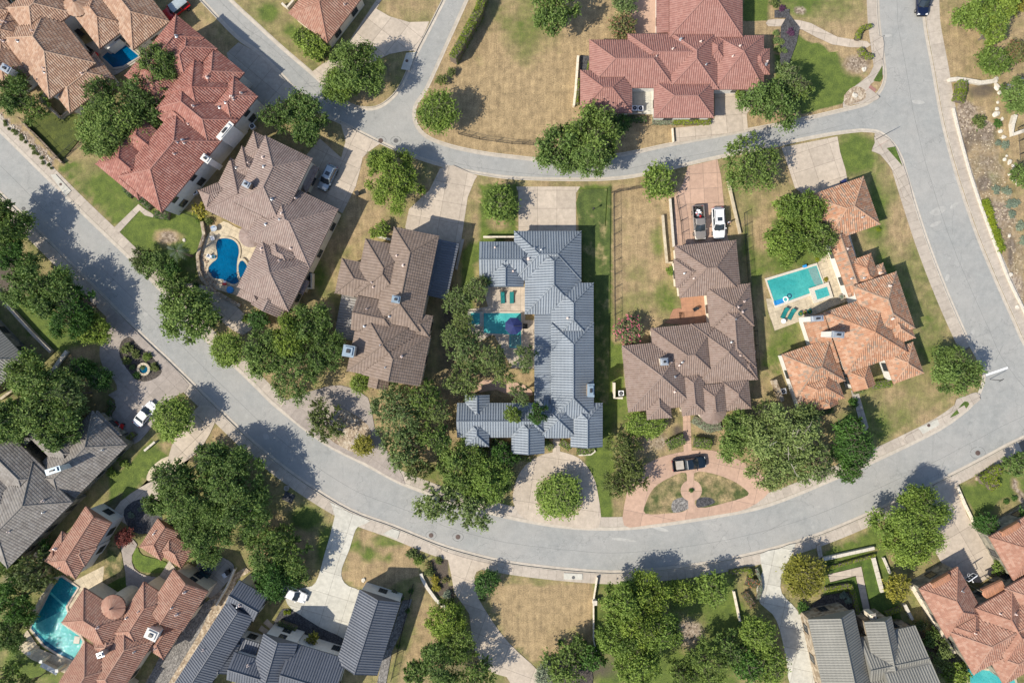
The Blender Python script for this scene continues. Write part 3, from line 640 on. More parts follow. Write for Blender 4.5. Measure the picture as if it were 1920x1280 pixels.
def build_houses():
    # blue grey metal roofed house in the middle
    house("metal_roof_house", "long house with blue grey standing seam roof around a courtyard pool", [
        ax(964, 1090, 433, 526), ax(984, 1090, 440, 589, axis='p'), ax(899, 1012, 453, 524, 'gh', axis='a'), ax(914, 982, 470, 538, 'hg', axis='p'),
        ax(1034, 1113, 530, 640, axis='p', ez=3.5), ax(1033, 1113.5, 605, 785, axis='p', ez=3.7), ax(1070, 1130, 755, 838, 'hg', axis='p', ez=3.3),
        ax(1010, 1082, 749, 821), ax(857, 1030, 755, 820, 'gh', axis='a'), ax(872, 918, 740, 795, 'gh', axis='p'), ax(872, 917, 782, 837, 'hh', axis='p', ez=3.5), ax(959, 1021, 772, 850, 'hg', axis='p', ez=3.4),
        ((1002, 790), (1002, 582), 34, dict(shed=True, ez=2.9, pitch=0.12)), ax(1068, 1113, 560, 600, ez=3.2)],
        'r_blue', wall='stucco', fascia='fascia_g', chim=[(1108, 732, 13, 25, 0, 6.6, 'rock', 'bluemetal')], vents=7, cap='r_blue')
    # brown tile house
    house("brown_tile_house", "brown tiled house between the dry side yard and the pink circular drive", [
        ((1265, 461), (1380, 450), 98), ((1263, 486), (1330, 480), 54, dict(ez=3.4, axis='a')), ((1324, 539), (1406, 531), 80, dict(ez=3.5)), ((1328, 560), (1407, 554), 135, dict(axis='p', ez=3.4)),
        ((1220, 615), (1345, 603), 112), ((1166, 648), (1290, 636), 125), ((1295, 607), (1408, 597), 115), ((1208, 725), (1254, 721), 62, dict(axis='p', ends='hh')),
        ((1272, 696), (1318, 692), 84, dict(axis='p', ez=3.5)), ((1312, 722), (1357, 718), 52, dict(axis='p', ez=3.4, ends='hg')), ((1352, 714), (1403, 709), 57, dict(axis='p')), ((1380, 660), (1416, 657), 54, dict(axis='a', ez=3.1))],
        't_brown', cones=[(1336, 769, 26, 3.4, 0.42)], chim=[(1246, 678, 15, 14, -4, 6.4, 'stucco', 'metal')], vents=14)
    # orange tile house
    house("orange_tile_house", "mottled orange tiled house with white chimneys beside the turquoise rectangular pool", [
        ((1515, 367), (1618.5, 331), 95), ((1553, 446), (1587, 434), 118, dict(axis='p', ez=3.0, ends='gh')), ((1590, 490), (1632.5, 475), 60), ((1636, 500), (1655, 493), 26, dict(ez=2.9)),
        ((1599, 536), (1680, 509), 112, dict(ez=4.5)), ((1546, 585), (1661, 545), 122, dict(ez=4.1)), ((1535, 690), (1505, 598), 37, dict(shed=True, ez=2.9, pitch=0.22)),
        ((1466, 664), (1557, 633), 85), ((1480, 708), (1560, 680), 70, dict(ez=3.1)), ((1655, 661), (1711, 641), 62), ((1587, 695), (1628, 681), 42, dict(axis='p', ends='hg', ez=3.3)),
        ((1640, 590), (1694, 571), 66, dict(ez=4.2)), ((1520, 742), (1563, 728), 30, dict(axis='p', ends='hg', ez=3.0))],
        't_mix', wall='white', chim=[(1533, 597, 24, 11, -5, 7.2, 'white', 'metal'), (1572, 627, 24, 12, 5, 7.8, 'white', 'metal')], vents=7)
    # top centre red house
    house("rose_tile_house", "rose red tiled house beside the big dry vacant lot", [
        ax(1105, 1265, 75, 165), ax(1177, 1345, 64, 150), ax(1252, 1347, 58, 168, ez=3.3), ax(1315, 1368, 66, 126, ez=3.2), ax(1340, 1432, 67, 168, f=0.4, axis='a'), ax(1403, 1443, 92, 140),
        ax(1088, 1185, 132, 212), ax(1226, 1338, 152, 221), ax(1255, 1392, -110, 70, 'hh', axis='p', ez=3.6), ax(1350, 1391, 4, 48), ax(1231, 1300, -110, 62, 'gg', axis='p', ez=3.0, pitch=0.2)],
        't_rose', wall='white', vents=9)
    # H3 mauve
    w3 = rot_basis((.9, .436), (-.436, .9))
    house("mauve_tile_house", "big mauve brown tiled house with stepped hips and a dark blue freeform pool", [
        w3(559, 657, 12, 150, ez=5.8), w3(535, 610, 14, 70, ez=3.6), w3(528, 600, 49, 114, ez=3.5), w3(518, 700, 78, 186, ez=3.4), w3(610, 742, 76, 200, ez=4.4), w3(634, 742, 150, 246, ez=3.4),
        w3(635, 742, 186, 290, ez=4.3, axis='p'), w3(642, 688, 262, 305, ez=3.2), w3(672, 734, 255, 308, 'hg', ez=3.2, axis='p'), ((372, 357), (440, 329), 39, dict(ez=3.3)),
        w3(690, 752, 222, 250, 'hh', ez=3.1), w3(640, 675, 22, 75, ez=3.0)],
        't_mauve', wall='stucco', cones=[(470, 442, 22, 3.0, 0.42)], chim=[(461, 345, 15, 12, 28, 8.8, 'brown_wall', 'metal')], vents=13)
    # H4 taupe
    w4 = rot_basis(unit(.98, .2), unit(-.2, .98))
    sh = lambda A, B, w, **k: (A, B, w, dict(shed=True, **k))
    house("taupe_tile_house", "taupe flat tiled house with a pale metal lean-to left of the outlined lot", [
        w4(809, 895, 269, 452, 'hh', ez=6.2, axis='p'), w4(761, 860, 301, 411, ez=5.4), w4(725, 850, 346, 413, ez=4.8), w4(768, 860, 409, 474, 'gh', ez=5.6, axis='a'),
        w4(776, 900, 425, 551, 'hh', ez=5.2), w4(805, 917, 455, 552, 'hg', ez=5.4, axis='p'), w4(820, 858, 535, 572, 'hg', ez=3.2, axis='p'), w4(872, 914, 418, 458, ez=5.6),
        sh((626, 632), (641, 551), 62, mat='r_pale', ez=2.8, pitch=0.08), sh((861, 457), (838, 562), 40, mat='r_navy', ez=2.7, pitch=0.1), sh((672, 636), (678, 612), 14, mat='r_pale', ez=3.0, pitch=0.08)],
        't_taupe', wall='stucco', chim=[(742, 561, 16, 14, 10, 9.3, 'stucco', 'bluemetal'), (653, 658, 22, 22, 10, 8.2, 'stucco', 'bluemetal')], vents=10)
    # H2 red
    w2 = rot_basis(unit(.77, .64), unit(-.64, .77))
    house("red_tile_house", "long red barrel tiled house shaded by the big live oaks", [
        w2(272, 340, -190, -50, ez=5.6), w2(364, 440, -188, -100, ez=5.2), w2(350, 440, -150, -60, ez=5.8), w2(429, 488, -170, -95, ez=5.6), w2(383, 488, -60, 113, ez=6.0, axis='p'),
        w2(355, 488, -112, -30, ez=5.9), w2(335, 440, 45, 122, ez=5.2), w2(365, 445, -75, -20, ez=5.6), w2(271, 350, -110, -40, ez=5.2), w2(338, 445, 0, 60, ez=5.0), w2(300, 372, -190, -100, ez=5.3)],
        't_red', wall='white', chim=[(421, 245, 40, 11, -50, 7.4, 'white', 'white'), (385, 297, 18, 13, 35, 6.9, 'white', 'white')], vents=14)
    w1 = rot_basis(unit(.79, -.61), unit(.61, .79))
    house("tan_tile_house", "sprawling tan orange tiled house round a small blue pool in the upper left corner", [
        w1(-40, 70, 60, 204, ez=4.2, axis='p'), w1(0, 93, 20, 103, ez=4.4), w1(-100, -38, 25, 146, ez=3.6, axis='p'), w1(-60, 0, 28, 85, ez=3.8), w1(-26, 80, 187, 249, ez=2.8),
        w1(92, 165, 92, 187, ez=3.6), w1(140, 227, 96, 227, ez=3.7, axis='p'), w1(110, 227, 40, 110, ez=3.6), w1(-100, 10, -60, 40, ez=3.5)],
        't_orange', wall='white', cones=[(144, 8, 24, 4.6, 0.45)], chim=[(9, 128, 20, 14, 30, 6.5, 'white', 'metal')], vents=12)
    house("corner_tile_house", "reddish brown tiled house corner above the road fork at the top edge", [
        ((614, 81), (541, 25), 113, dict(ez=3.3)), ((590, 20), (520, -40), 90, dict(ez=3.2))], 't_brick', vents=2, wall='stucco')
    house("grey_seam_house", "house with light grey seamed roof cut by the left edge", [
        ((-60, 555), (51, 674), 112, dict(ez=3.4)), ((-20, 640), (30, 694), 40, dict(ez=3.2))], 'r_grey', wall='greywall', fascia='fascia_w', vents=3)
    w11 = rot_basis(unit(.71, .70), unit(-.7, .71))
    house("grey_tile_house", "large dark grey tiled house with a white chimney left of the big oak", [
        w11(664, 756, 426, 600, ez=3.4, axis='p'), w11(652, 758, 574, 748, ez=4.8, axis='p'), w11(590, 720, 480, 545, ez=3.6), w11(560, 700, 566, 640, ez=4.5), w11(540, 690, 640, 720, ez=4.4),
        w11(520, 620, 540, 620, ez=3.6), w11(670, 735, 420, 470, ez=3.0), w11(560, 650, 740, 800, ez=3.4), w11(480, 600, 620, 800, ez=3.8)],
        't_grey', wall='greywall', fascia='fascia_w', chim=[(98, 882, 29, 11, -18, 8.5, 'white', 'bluemetal')], vents=6)
    w12 = rot_basis(unit(.84, .54), unit(-.54, .84))
    house("red_tile_guesthouse", "narrow two storey brick red tiled guesthouse between the grey roof and the courtyard lawn", [
        w12(648, 706, 711, 836, 'gh', ez=4.8, axis='p'), w12(636, 682, 774, 817, ez=4.0), w12(640, 690, 812, 838, ez=4.2), w12(672, 708, 765, 806, ez=4.9)], 't_brick', wall='white', vents=3, cap='t_brick')
    house("red_tile_casita", "small brick red tiled casita beside the crescent lawn and dark oak", [
        w12(774, 822, 657, 720, 'gh', ez=3.2, axis='p'), w12(806, 862, 668, 712, ez=3.1)], 't_brick', wall='stucco', vents=2)
    house("courtyard_tile_house", "brick red tiled house with an octagonal turret beside the curved infinity pool", [
        w12(728, 830, 841, 918, ez=4.8), w12(816, 880, 771, 885, ez=4.8, axis='p'), w12(850, 928, 721, 809, 'gg', ez=5.0, axis='p'), w12(825, 893, 853, 985, ez=4.8, axis='p'),
        w12(784, 866, 924, 1042, ez=4.6), w12(880, 926, 800, 873, 'hh', ez=3.4), w12(800, 850, 875, 930, ez=4.4), w12(850, 905, 960, 1010, ez=4.2)],
        't_brick', wall='stucco', cones=[(213, 1137, 23, 5.6, 0.5)], chim=[(283, 1190, 24, 20, 25, 6.3, 'white', 'white'), (187, 1228, 14, 10, -20, 7.0, 'grey_conc', 'metal')], vents=9)
    w13 = rot_basis(unit(.84, .54), unit(-.54, .84)); w13b = rot_basis(unit(.96, .285), unit(-.285, .96)); w13c = rot_basis(unit(.952, .305), unit(-.305, .952))
    house("charcoal_metal_house", "modern white walled house with charcoal standing seam gables and a white turning court", [
        ((448, 1087), (502, 1118), 54, dict(ends='gg', ez=4.6)), w13(967, 1026, 715, 1010, 'gg', ez=4.8, axis='p'), ((440, 1222), (500, 1240), 54, dict(ends='gg', ez=5.2)), sh((445, 1193), (487, 1206), 34, mat='r_navy', ez=3.6, pitch=0.12),
        ((494, 1187), (558, 1206), 130, dict(ends='gg', axis='p', ez=5.4)), ((548, 1204), (650, 1235), 100, dict(ends='gg', ez=4.6)), w13c(979, 1060, 846, 990, 'gg', ez=4.6, axis='p'), ((415, 1195), (450, 1208), 60, dict(ends='gg', ez=4.0))],
        'r_navy', wall='white', fascia='fascia_g', vents=6, inset=0.3)
    w14 = rot_basis(unit(.978, -.21), unit(.21, .978))
    house("grey_gable_house", "house with plain light grey seamed gables at the bottom right", [
        w14(1238, 1326, 1453, 1640, 'gg', ez=5.0, axis='p', f=0.58), w14(1340, 1392, 1480, 1575, 'gg', ez=5.0, axis='p', f=0.6), w14(1322, 1432, 1506, 1606, 'gg', ez=3.8, axis='a'), w14(1354, 1444, 1565, 1700, 'gg', ez=5.2, axis='a'), w14(1262, 1400, 1590, 1720, 'gg', ez=4.6, axis='a')],
        'r_grey', wall='stone', fascia='fascia_w', vents=2, chim=[(1638, 1156, 12, 10, -10, 4.5, 'stucco', 'stucco')])
    w15 = rot_basis(unit(.87, -.49), unit(.49, .87))
    house("terracotta_tile_house", "terracotta tiled house with copper eyebrow roofs behind the basketball court", [
        w15(960, 1043, 1806, 1912, ez=4.0), w15(1034, 1112, 1890, 2005, ez=4.8, axis='p'), w15(970, 1240, 1905, 1997, ez=4.4), w15(1010, 1130, 1972, 2042, ez=3.8), w15(1100, 1210, 1885, 1965, ez=4.7),
        w15(980, 1030, 1898, 1940, ez=4.6), w15(1060, 1200, 1985, 2060, ez=4.0)],
        't_brick', wall='greywall', vents=6)
    house("terracotta_garage", "terracotta tiled garage wing cut by the right edge beside the court", [
        w15(1122, 1235, 1786, 1880, ez=4.0)], 't_brick', wall='greywall', vents=1, cat="garage")
    # copper eyebrow roofs
    for lab, px, py, r, ang, z in (("copper eyebrow roof over the left arched window of the terracotta house", 1766, 1091, 20, -30, 4.4), ("copper eyebrow roof on the garage wing at the right edge", 1896, 994, 20, -30, 4.4), ("bent copper roof over the curved balcony behind the basketball hoop", 1862, 1104, 22, -25, 4.2)):
        x, y = P(px, py, z); b = MB(); rm_ = r/S; n = 10
        for i in range(n):
            t0 = math.pi*i/n + math.pi; t1 = math.pi*(i+1)/n + math.pi
            b.add([(rm_*math.cos(t0)*1.0, rm_*0.75*math.sin(t0), 0), (rm_*math.cos(t1), rm_*0.75*math.sin(t1), 0), (0.9*rm_*math.cos(t1), 0.35*rm_, 0.35), (0.9*rm_*math.cos(t0), 0.35*rm_, 0.35)], [(0, 1, 2, 3)])
            b.tube((rm_*math.cos(t0), rm_*0.75*math.sin(t0), 0.02), (0.9*rm_*math.cos(t0), 0.35*rm_, 0.37), 0.03, n=4)
        t = thing("copper_awning", lab, "awning", (x, y, z), math.radians(-ang)+math.radians(0))
        ob("awning_sheet", b.mesh(), M['copper'], t)
        ob("awning_beam", MB().box(-rm_*0.9, 0.3*rm_, -0.25, rm_*0.9, 0.42*rm_, 0.3).mesh(), M['copper'], t)
        for sx in (-0.8, 0.8): ob("bracket", MB().box(sx*rm_-0.06, 0.0, -z+0.05, sx*rm_+0.06, 0.14, 0).mesh(), M['greywall'], t)
# ------------------------------------------------------------------ ground
EDGE = dict(
 A_up=[(250,-130),(375,0),(442,70),(480,97),(520,135),(555,172),(600,212),(640,232),(680,252),(710,267),(755,287),(800,303),(850,317),(900,327),(960,335),(1060,338),(1140,337),(1210,328),(1330,300),(1440,278),(1495,265),(1565,252),(1615,246)],
 A_right=[(1615,246),(1642,248),(1657,255),(1677,275),(1690,300),(1697,325),(1735,445),(1775,550),(1815,640),(1830,668),(1840,690),(1843,712),(1832,742),(1815,764)],
 A_low=[(1815,764),(1762,802),(1655,855),(1565,895),(1440,945),(1335,967),(1220,984),(1142,989),(1055,985),(960,969),(860,943),(787,917),(745,900),(680,865),(612,830),(525,765),(480,722),(447,690),(385,632),(307,547),(247,485),(145,387),(75,317),(0,243),(-150,95)],
 B=[(335,-130),(380,-60),(435,0),(480,42),(530,88),(585,135),(615,163),(645,188),(672,200),(705,200),(732,183),(752,157),(775,107),(830,0),(890,-130)],
 C=[(935,-130),(877,0),(840,82),(802,165),(780,200),(781,230),(802,255),(845,272),(905,285),(960,292),(1035,299),(1100,296),(1172,287),(1267,267),(1440,235),(1490,225),(1577,205),(1625,192),(1647,172),(1657,150),(1657,125),(1647,50),(1644,0),(1640,-130)],
 D=[(1730,-130),(1735,0),(1738,50),(1752,125),(1770,225),(1795,320),(1830,425),(1860,500),(1902,595),(1935,660),(2000,720),(2120,740)],
 E=[(-150,215),(0,365),(92,457),(212,577),(275,640),(315,677),(400,760),(480,836),(565,902),(655,957),(735,987),(822,1022),(890,1042),(960,1057),(1072,1070),(1172,1074),(1310,1060),(1440,1033),(1540,1002),(1645,958),(1762,903),(1850,858),(1920,822),(2120,735)])
for k_ in EDGE: EDGE[k_] = smooth_line(EDGE[k_], 4)
BLOCK = dict(A=EDGE['A_up'] + EDGE['A_right'][1:] + EDGE['A_low'][1:] + [(-150, -130)], B=EDGE['B'], C=EDGE['C'], D=EDGE['D'] + [(2120, -130)], E=EDGE['E'] + [(2120, 1410), (-150, 1410)])

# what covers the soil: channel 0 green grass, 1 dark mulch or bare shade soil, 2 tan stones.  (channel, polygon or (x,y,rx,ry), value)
COVER = [
 (0, 'D', 0.28), (0, 'C', 0.12), (0, 'A', 0.36), (0, 'B', 0.45), (0, 'E', 0.5),
 (0, [(905,0),(1110,0),(1085,75),(1085,210),(1000,270),(870,250),(845,120)], 0.06), (0, (990, 40, 55, 75), 0.62), (0, (880,60,30,80), 0.3), (0, (930,10,60,40), 0.42),
 (0, [(1480,60),(1560,95),(1630,130),(1600,190),(1500,215),(1440,200),(1450,120)], 1.0), (2, (1607,120,28,20), 0.75), (0, (1607,120,30,22), 0.0), (0, [(1390,0),(1440,0),(1440,40),(1390,40)], 1.1), (0, (1560,15,70,30), 0.5), (0, (1500,5,40,25), 0.8), (2, (1500,20,14,10), 0.7),
 (0, [(1575,258),(1640,250),(1700,420),(1760,560),(1800,650),(1780,740),(1650,830),(1600,745),(1640,700),(1640,330)], 0.55), (0, (1600,290,35,40), 0.9), (0, (1640,400,25,50), 0.85), (0, (1670,530,30,60), 0.75), (0, (1735,640,30,60), 0.62), (0, (1620,800,50,40), 0.75), (0,(1690,430,25,60),0.25),(0,(1700,740,60,30),0.42),
 (0, [(1390,420),(1560,400),(1540,500),(1430,520),(1425,690),(1465,700),(1440,560),(1410,560)], 0.72), (0, (1500,470,80,30), 0.8), (0, (1470,620,40,50), 0.72), (0, (1395,330,40,60), 0.5), (0,(1430,440,22,30),0.15),(0,(1450,380,30,14),0.3),(0,(1425,600,18,60),0.3),
 (0, [(1150,350),(1290,340),(1262,460),(1255,640),(1150,640)], 0.16), (0, (1190,510,34,24), 0.45), (0, (1200,570,34,24), 0.52), (0, (1235,450,14,30), 0.7), (0, (1250,560,20,40), 0.75), (0,(1165,600,22,30),0.5),
 (0, [(1088,350),(1146,350),(1142,990),(1115,985),(1090,760),(1116,760),(1116,520),(1092,520)], 1.15), (0, [(905,345),(970,345),(968,440),(895,480)], 0.9), (0, (930,420,20,14), 0.3), (0, [(868,470),(898,450),(870,740),(845,740)], 0.85),
 (0, [(820,850),(970,850),(960,960),(795,900)], 0.6), (1, (880,690,50,90), 0.5), (0, (855,735,30,20), 0.1), (0, [(845,690),(900,700),(1000,700),(1000,745),(860,745)], 0.3),
 (0, [(1160,640),(1168,650),(1180,790),(1150,900),(1150,980),(1145,980),(1145,640)], 0.85), (0, (1190,830,40,60), 0.35), (2, (1230,830,40,25), 0.55), (1, (1270,810,14,18), 0.7), (2, (1330,800,40,25), 0.4),
 (0, (1240,690,400,5), 0.3),
 (0, [(640,300),(700,270),(735,290),(720,400),(640,470),(600,590),(600,500),(645,400)], 0.22), (0, (715,290,25,12), 0.85), (0, (600,520,16,40), 0.75), (0, (640,560,20,30), 0.5),
 (0, [(100,310),(240,300),(290,390),(230,440),(160,370)], 0.8), (0, (165,330,22,16), 0.55), (0, (190,350,30,20), 0.8), (0, (170,300,24,20), 0.4), (0, [(222,437),(262,395),(320,400),(385,390),(380,500),(360,530),(280,500)], 1.0), (2, (315,445,24,14), 0.7), (0, (315,445,26,15), 0.0), (0, (355,510,30,16), 0.7),
 (2, [(0,205),(110,300),(100,320),(0,225)], 0.8), (0, [(480,300),(620,180),(600,130),(520,170),(400,280)], 0.4), (0, [(370,30),(450,110),(420,130),(360,60)], 0.22), (1, (430,100,30,30), 0.3),
 (0, [(480,45),(590,130),(560,60),(500,10)], 0.5), (0, (505,25,16,14), 0.9), (0, (545,60,10,12), 0.8), (0, (700,165,40,25), 0.3), (0, (760,20,60,28), 0.35), (1, (705,130,35,25), 0.6), (0, (690,190,30,12), 0.25),
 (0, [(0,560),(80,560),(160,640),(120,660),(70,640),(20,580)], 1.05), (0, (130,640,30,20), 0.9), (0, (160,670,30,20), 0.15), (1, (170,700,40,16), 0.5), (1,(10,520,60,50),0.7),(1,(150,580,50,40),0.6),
 (0, [(200,960),(210,905),(280,830),(330,810),(320,845),(270,900),(210,950)], 1.0), (0, (310,835,16,12), 0.3), (0, [(375,840),(405,800),(480,860),(480,1000),(380,900)], 0.12), (0, (430,900,50,60), 0.5), (0, [(480,980),(560,930),(630,965),(590,1060),(560,1100),(480,1040)], 0.40), (0, (575,970,30,20), 1.0), (0, (610,1020,14,30), 0.9), (0,(560,1020,24,24),0.15),
 (0, [(670,985),(790,1025),(780,1080),(700,1110),(645,1080)], 0.12), (0, (692,1040,14,14), 0.95), (0, (726,1048,8,8), 0.95), (0, (668,1022,14,16), 0.8), (0, (730,1014,34,9), 0.85), (0, (672,990,12,6), 0.8),
 (2, (690,1160,4,4), 0.0), (0, [(770,1110),(800,1080),(850,1200),(800,1290),(740,1290),(780,1180)], 0.25), (1, [(800,1040),(835,1050),(855,1130),(830,1135),(810,1090)], 1.0),
 (0, [(900,1075),(1110,1090),(1110,1200),(1000,1240),(945,1190)], 0.08), (0, (1000,1090,90,8), 0.45), (0, (1070,1190,40,20), 0.35), (0, (905,1120,16,20), 0.5), (0,(930,1180,18,30),0.4),
 (0, [(1110,1085),(1380,1070),(1375,1280),(1110,1280)], 0.75), (0, (1350,1160,50,40), 1.1), (2, (1292,1185,32,30), 0.7), (0, (1290,1185,34,32), 0.3), (0, (1250,1260,60,30), 0.9), (0, (1310,1150,30,20), 0.7),
 (0, [(1535,1040),(1650,985),(1645,1025),(1545,1048)], 0.85), (0, [(1545,1050),(1660,1030),(1690,1160),(1630,1160),(1550,1120)], 1.05), (0, (1610,1000,14,8), 0.5),
 (0, [(1800,910),(1890,880),(1910,920),(1900,925),(1830,965)], 0.88), (0, (1915,890,20,40), 0.7), (1, [(1600,1100),(1620,1110),(1640,1150),(1560,1150)], 0.8), (2, [(1895,880),(1905,900),(1920,940),(1910,945)], 0.8),
 (1, [(1700,1170),(1760,1200),(1830,1280),(1780,1280)], 1.0), (0, (1720,1130,12,40), 0.5),
 (1, [(350,0),(380,30),(430,110),(400,130),(340,40)], 0.1),
 # rock garden to the right of the road
 (2, [(1790,190),(1850,195),(1870,260),(1890,350),(1920,450),(1920,600),(1880,540),(1830,400),(1800,300)], 0.48), (1, (1838,250,34,26), 0.62), (1, (1842,170,32,20), 0.6), (1, (1812,270,12,26), 0.7), (1, (1850,300,26,26), 0.45), (1, (1845,345,16,20), 0.8), (1, (1895,470,10,40), 0.8), (1,(1880,420,30,30),0.45), (2, (1810,215,18,26), 0.95), (2, (1845,235,30,8), 0.95), (2, (1870,400,24,14), 0.9), (0, (1860,335,14,8), 0.7), (0, (1790,100,30,50), 0.22), (2, (1870,60,60,60), 0.35), (2, (1900,545,16,30), 0.8),
 (2, (1620,178,18,16), 1.0),
 (0, [(0,1000),(90,1100),(60,1200),(150,1280),(0,1280)], 0.65), (0, (50,1235,30,30), 1.15), (2, (20,1085,30,18), 0.5), (2,(80,1050,20,10),0.6),
 (1, [(95,1040),(230,920),(250,950),(120,1070)], 0.5), (2, [(330,1200),(440,1060),(455,1075),(350,1240),(330,1260)], 0.1),
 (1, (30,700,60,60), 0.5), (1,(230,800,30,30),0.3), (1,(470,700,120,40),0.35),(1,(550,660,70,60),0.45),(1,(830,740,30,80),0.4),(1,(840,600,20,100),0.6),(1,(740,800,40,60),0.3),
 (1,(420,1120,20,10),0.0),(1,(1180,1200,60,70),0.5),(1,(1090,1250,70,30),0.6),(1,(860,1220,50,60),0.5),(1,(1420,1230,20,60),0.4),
]

def build_ground():
    g = MB(); g.v = [(-900, -900, -0.17), (900, -900, -0.17), (900, 900, -0.17), (-900, 900, -0.17)]; g.f = [(0, 1, 2, 3)]
    ob("ground", g.mesh(), M['dryg'], kind="structure")
    x0, y0 = P(-150, 1410); x1, y1 = P(2120, -130)
    r = MB(); r.v = [(x0, y0, -0.15), (x1, y0, -0.15), (x1, y1, -0.15), (x0, y1, -0.15)]; r.f = [(0, 1, 2, 3)]
    ob("road", r.mesh(), M['road'], kind="structure")
    for key, poly in BLOCK.items():
        bm = bmesh.new(); vs = [bm.verts.new((*P(*p), 0)) for p in poly]
        f = bm.faces.new(vs); bm.normal_update()
        if f.normal.z < 0: f.normal_flip()
        bmesh.ops.triangulate(bm, faces=bm.faces[:], ngon_method='EAR_CLIP')
        xs = [v.co.x for v in bm.verts]; ys = [v.co.y for v in bm.verts]
        st = 1.1
        for lo, hi, no in ((max(min(xs), -92), min(max(xs), 92), (1, 0, 0)), (max(min(ys), -62), min(max(ys), 62), (0, 1, 0))):
            c = lo
            while c < hi:
                bmesh.ops.bisect_plane(bm, geom=bm.verts[:]+bm.edges[:]+bm.faces[:], plane_co=Vector(no)*c, plane_no=no); c += st
        be = [e for e in bm.edges if e.is_boundary]
        ex = bmesh.ops.extrude_edge_only(bm, edges=be)
        for v in ex['geom']:
            if isinstance(v, bmesh.types.BMVert): v.co.z = -0.165
        me = bpy.data.meshes.new("land"); bm.to_mesh(me); bm.free()
        n = len(me.vertices); co = np.empty(n*3, np.float32); me.vertices.foreach_get("co", co); co = co.reshape(-1, 3)
        px = co[:, 0]*S+960; py = 640-co[:, 1]*S
        col = np.zeros((n, 4), np.float32); col[:, 3] = 1
        for ch, sh, val in COVER:
            if isinstance(sh, str):
                if sh == key: col[:, ch] = val
            elif isinstance(sh, list):
                m = inpoly(px, py, sh); col[m, ch] = val
                if ch == 2 and val > 0.6: col[m, 0] = np.minimum(col[m, 0], 0.2)
            else:
                d = np.sqrt(((px-sh[0])/sh[2])**2+((py-sh[1])/sh[3])**2); w = np.clip(1.6-d*1.1, 0, 1)
                col[:, ch] = col[:, ch]*(1-w)+val*w
        # soft random drift so that no edge is exact
        col[:, 0] += (NR.random(n)-0.5)*0.12
        a = me.color_attributes.new("cover", 'FLOAT_COLOR', 'POINT'); a.data.foreach_set("color", np.clip(col, 0, 1).ravel())
        ob("terrain", me, M['land'], kind="structure")

LAYER = [0]
def slabs(name, poly, mat, ang=0.0, sx=40, sy=40, z=None, org=None, joint=0.45, sub="slab"):
    """a paved area cut into separate slabs by dark joints; px units"""
    LAYER[0] += 1; z = 0.022 + LAYER[0]*0.0015 if z is None else z
    root = struct(name); xs = [p[0] for p in poly]; ys = [p[1] for p in poly]
    ob("bedding", MB().prism([P(*p) for p in poly], -0.01, z-0.012).mesh(), M['joint'], root)
    ca, sa = math.cos(math.radians(ang)), math.sin(math.radians(ang)); ox, oy = org or (sum(xs)/len(xs), sum(ys)/len(ys))
    us = [(x-ox)*ca+(y-oy)*sa for x, y in poly]; vs = [-(x-ox)*sa+(y-oy)*ca for x, y in poly]
    i0, i1 = math.floor(min(us)/sx), math.ceil(max(us)/sx); j0, j1 = math.floor(min(vs)/sy), math.ceil(max(vs)/sy)
    q = list(zip(us, vs)); n = 0
    for i in range(i0, i1):
        ci = clip(clip(q, -1, 0, -(i*sx+joint/2)), 1, 0, (i+1)*sx-joint/2)
        if len(ci) < 3: continue
        for j in range(j0, j1):
            c = clip(clip(ci, 0, -1, -(j*sy+joint/2)), 0, 1, (j+1)*sy-joint/2)
            if len(c) < 3 or area(c) < 6: continue
            pts = [P(ox+u*ca-v*sa, oy+u*sa+v*ca) for u, v in c]
            ob(sub, MB().prism(pts, -0.005, z+R.uniform(0, 0.002)).mesh(), mat, root); n += 1
    return root

def patch(name, poly, mat, z=None, parent=None, kind="structure", h=0.0):
    LAYER[0] += 1; z = 0.022 + LAYER[0]*0.0015 if z is None else z
    return ob(name, MB().prism([P(*p) for p in poly], -0.01, z+h).mesh(), mat, parent, kind=None if parent else kind)

def strip(line, d0, d1): return offset(line, d0) + offset(line, d1)[::-1]

def kerbs(line, side):
    """gutter pan on the road side and a raised kerb, side=+1 when the block lies to the right of the line in the picture"""
    n = len(line)
    for nm, a, b, z0, z1, mt in (("gutter", -5.5, 0.4, -0.165, -0.128, 'kerb'), ("kerb", 0.0, 1.7, -0.165, 0.028, 'kerb')):
        A = offset(line, a*side); B = offset(line, b*side); m = MB()
        for pts, z in ((A, z1), (B, z1), (A, z0), (B, z0)): m.v += [(*P(*p), z) for p in pts]
        for i in range(n-1):
            m.f += [(i, i+1, n+i+1, n+i), (i, i+1, 2*n+i+1, 2*n+i), (n+i, n+i+1, 3*n+i+1, 3*n+i)]
        ob(nm, m.mesh(), M[mt], kind="structure")

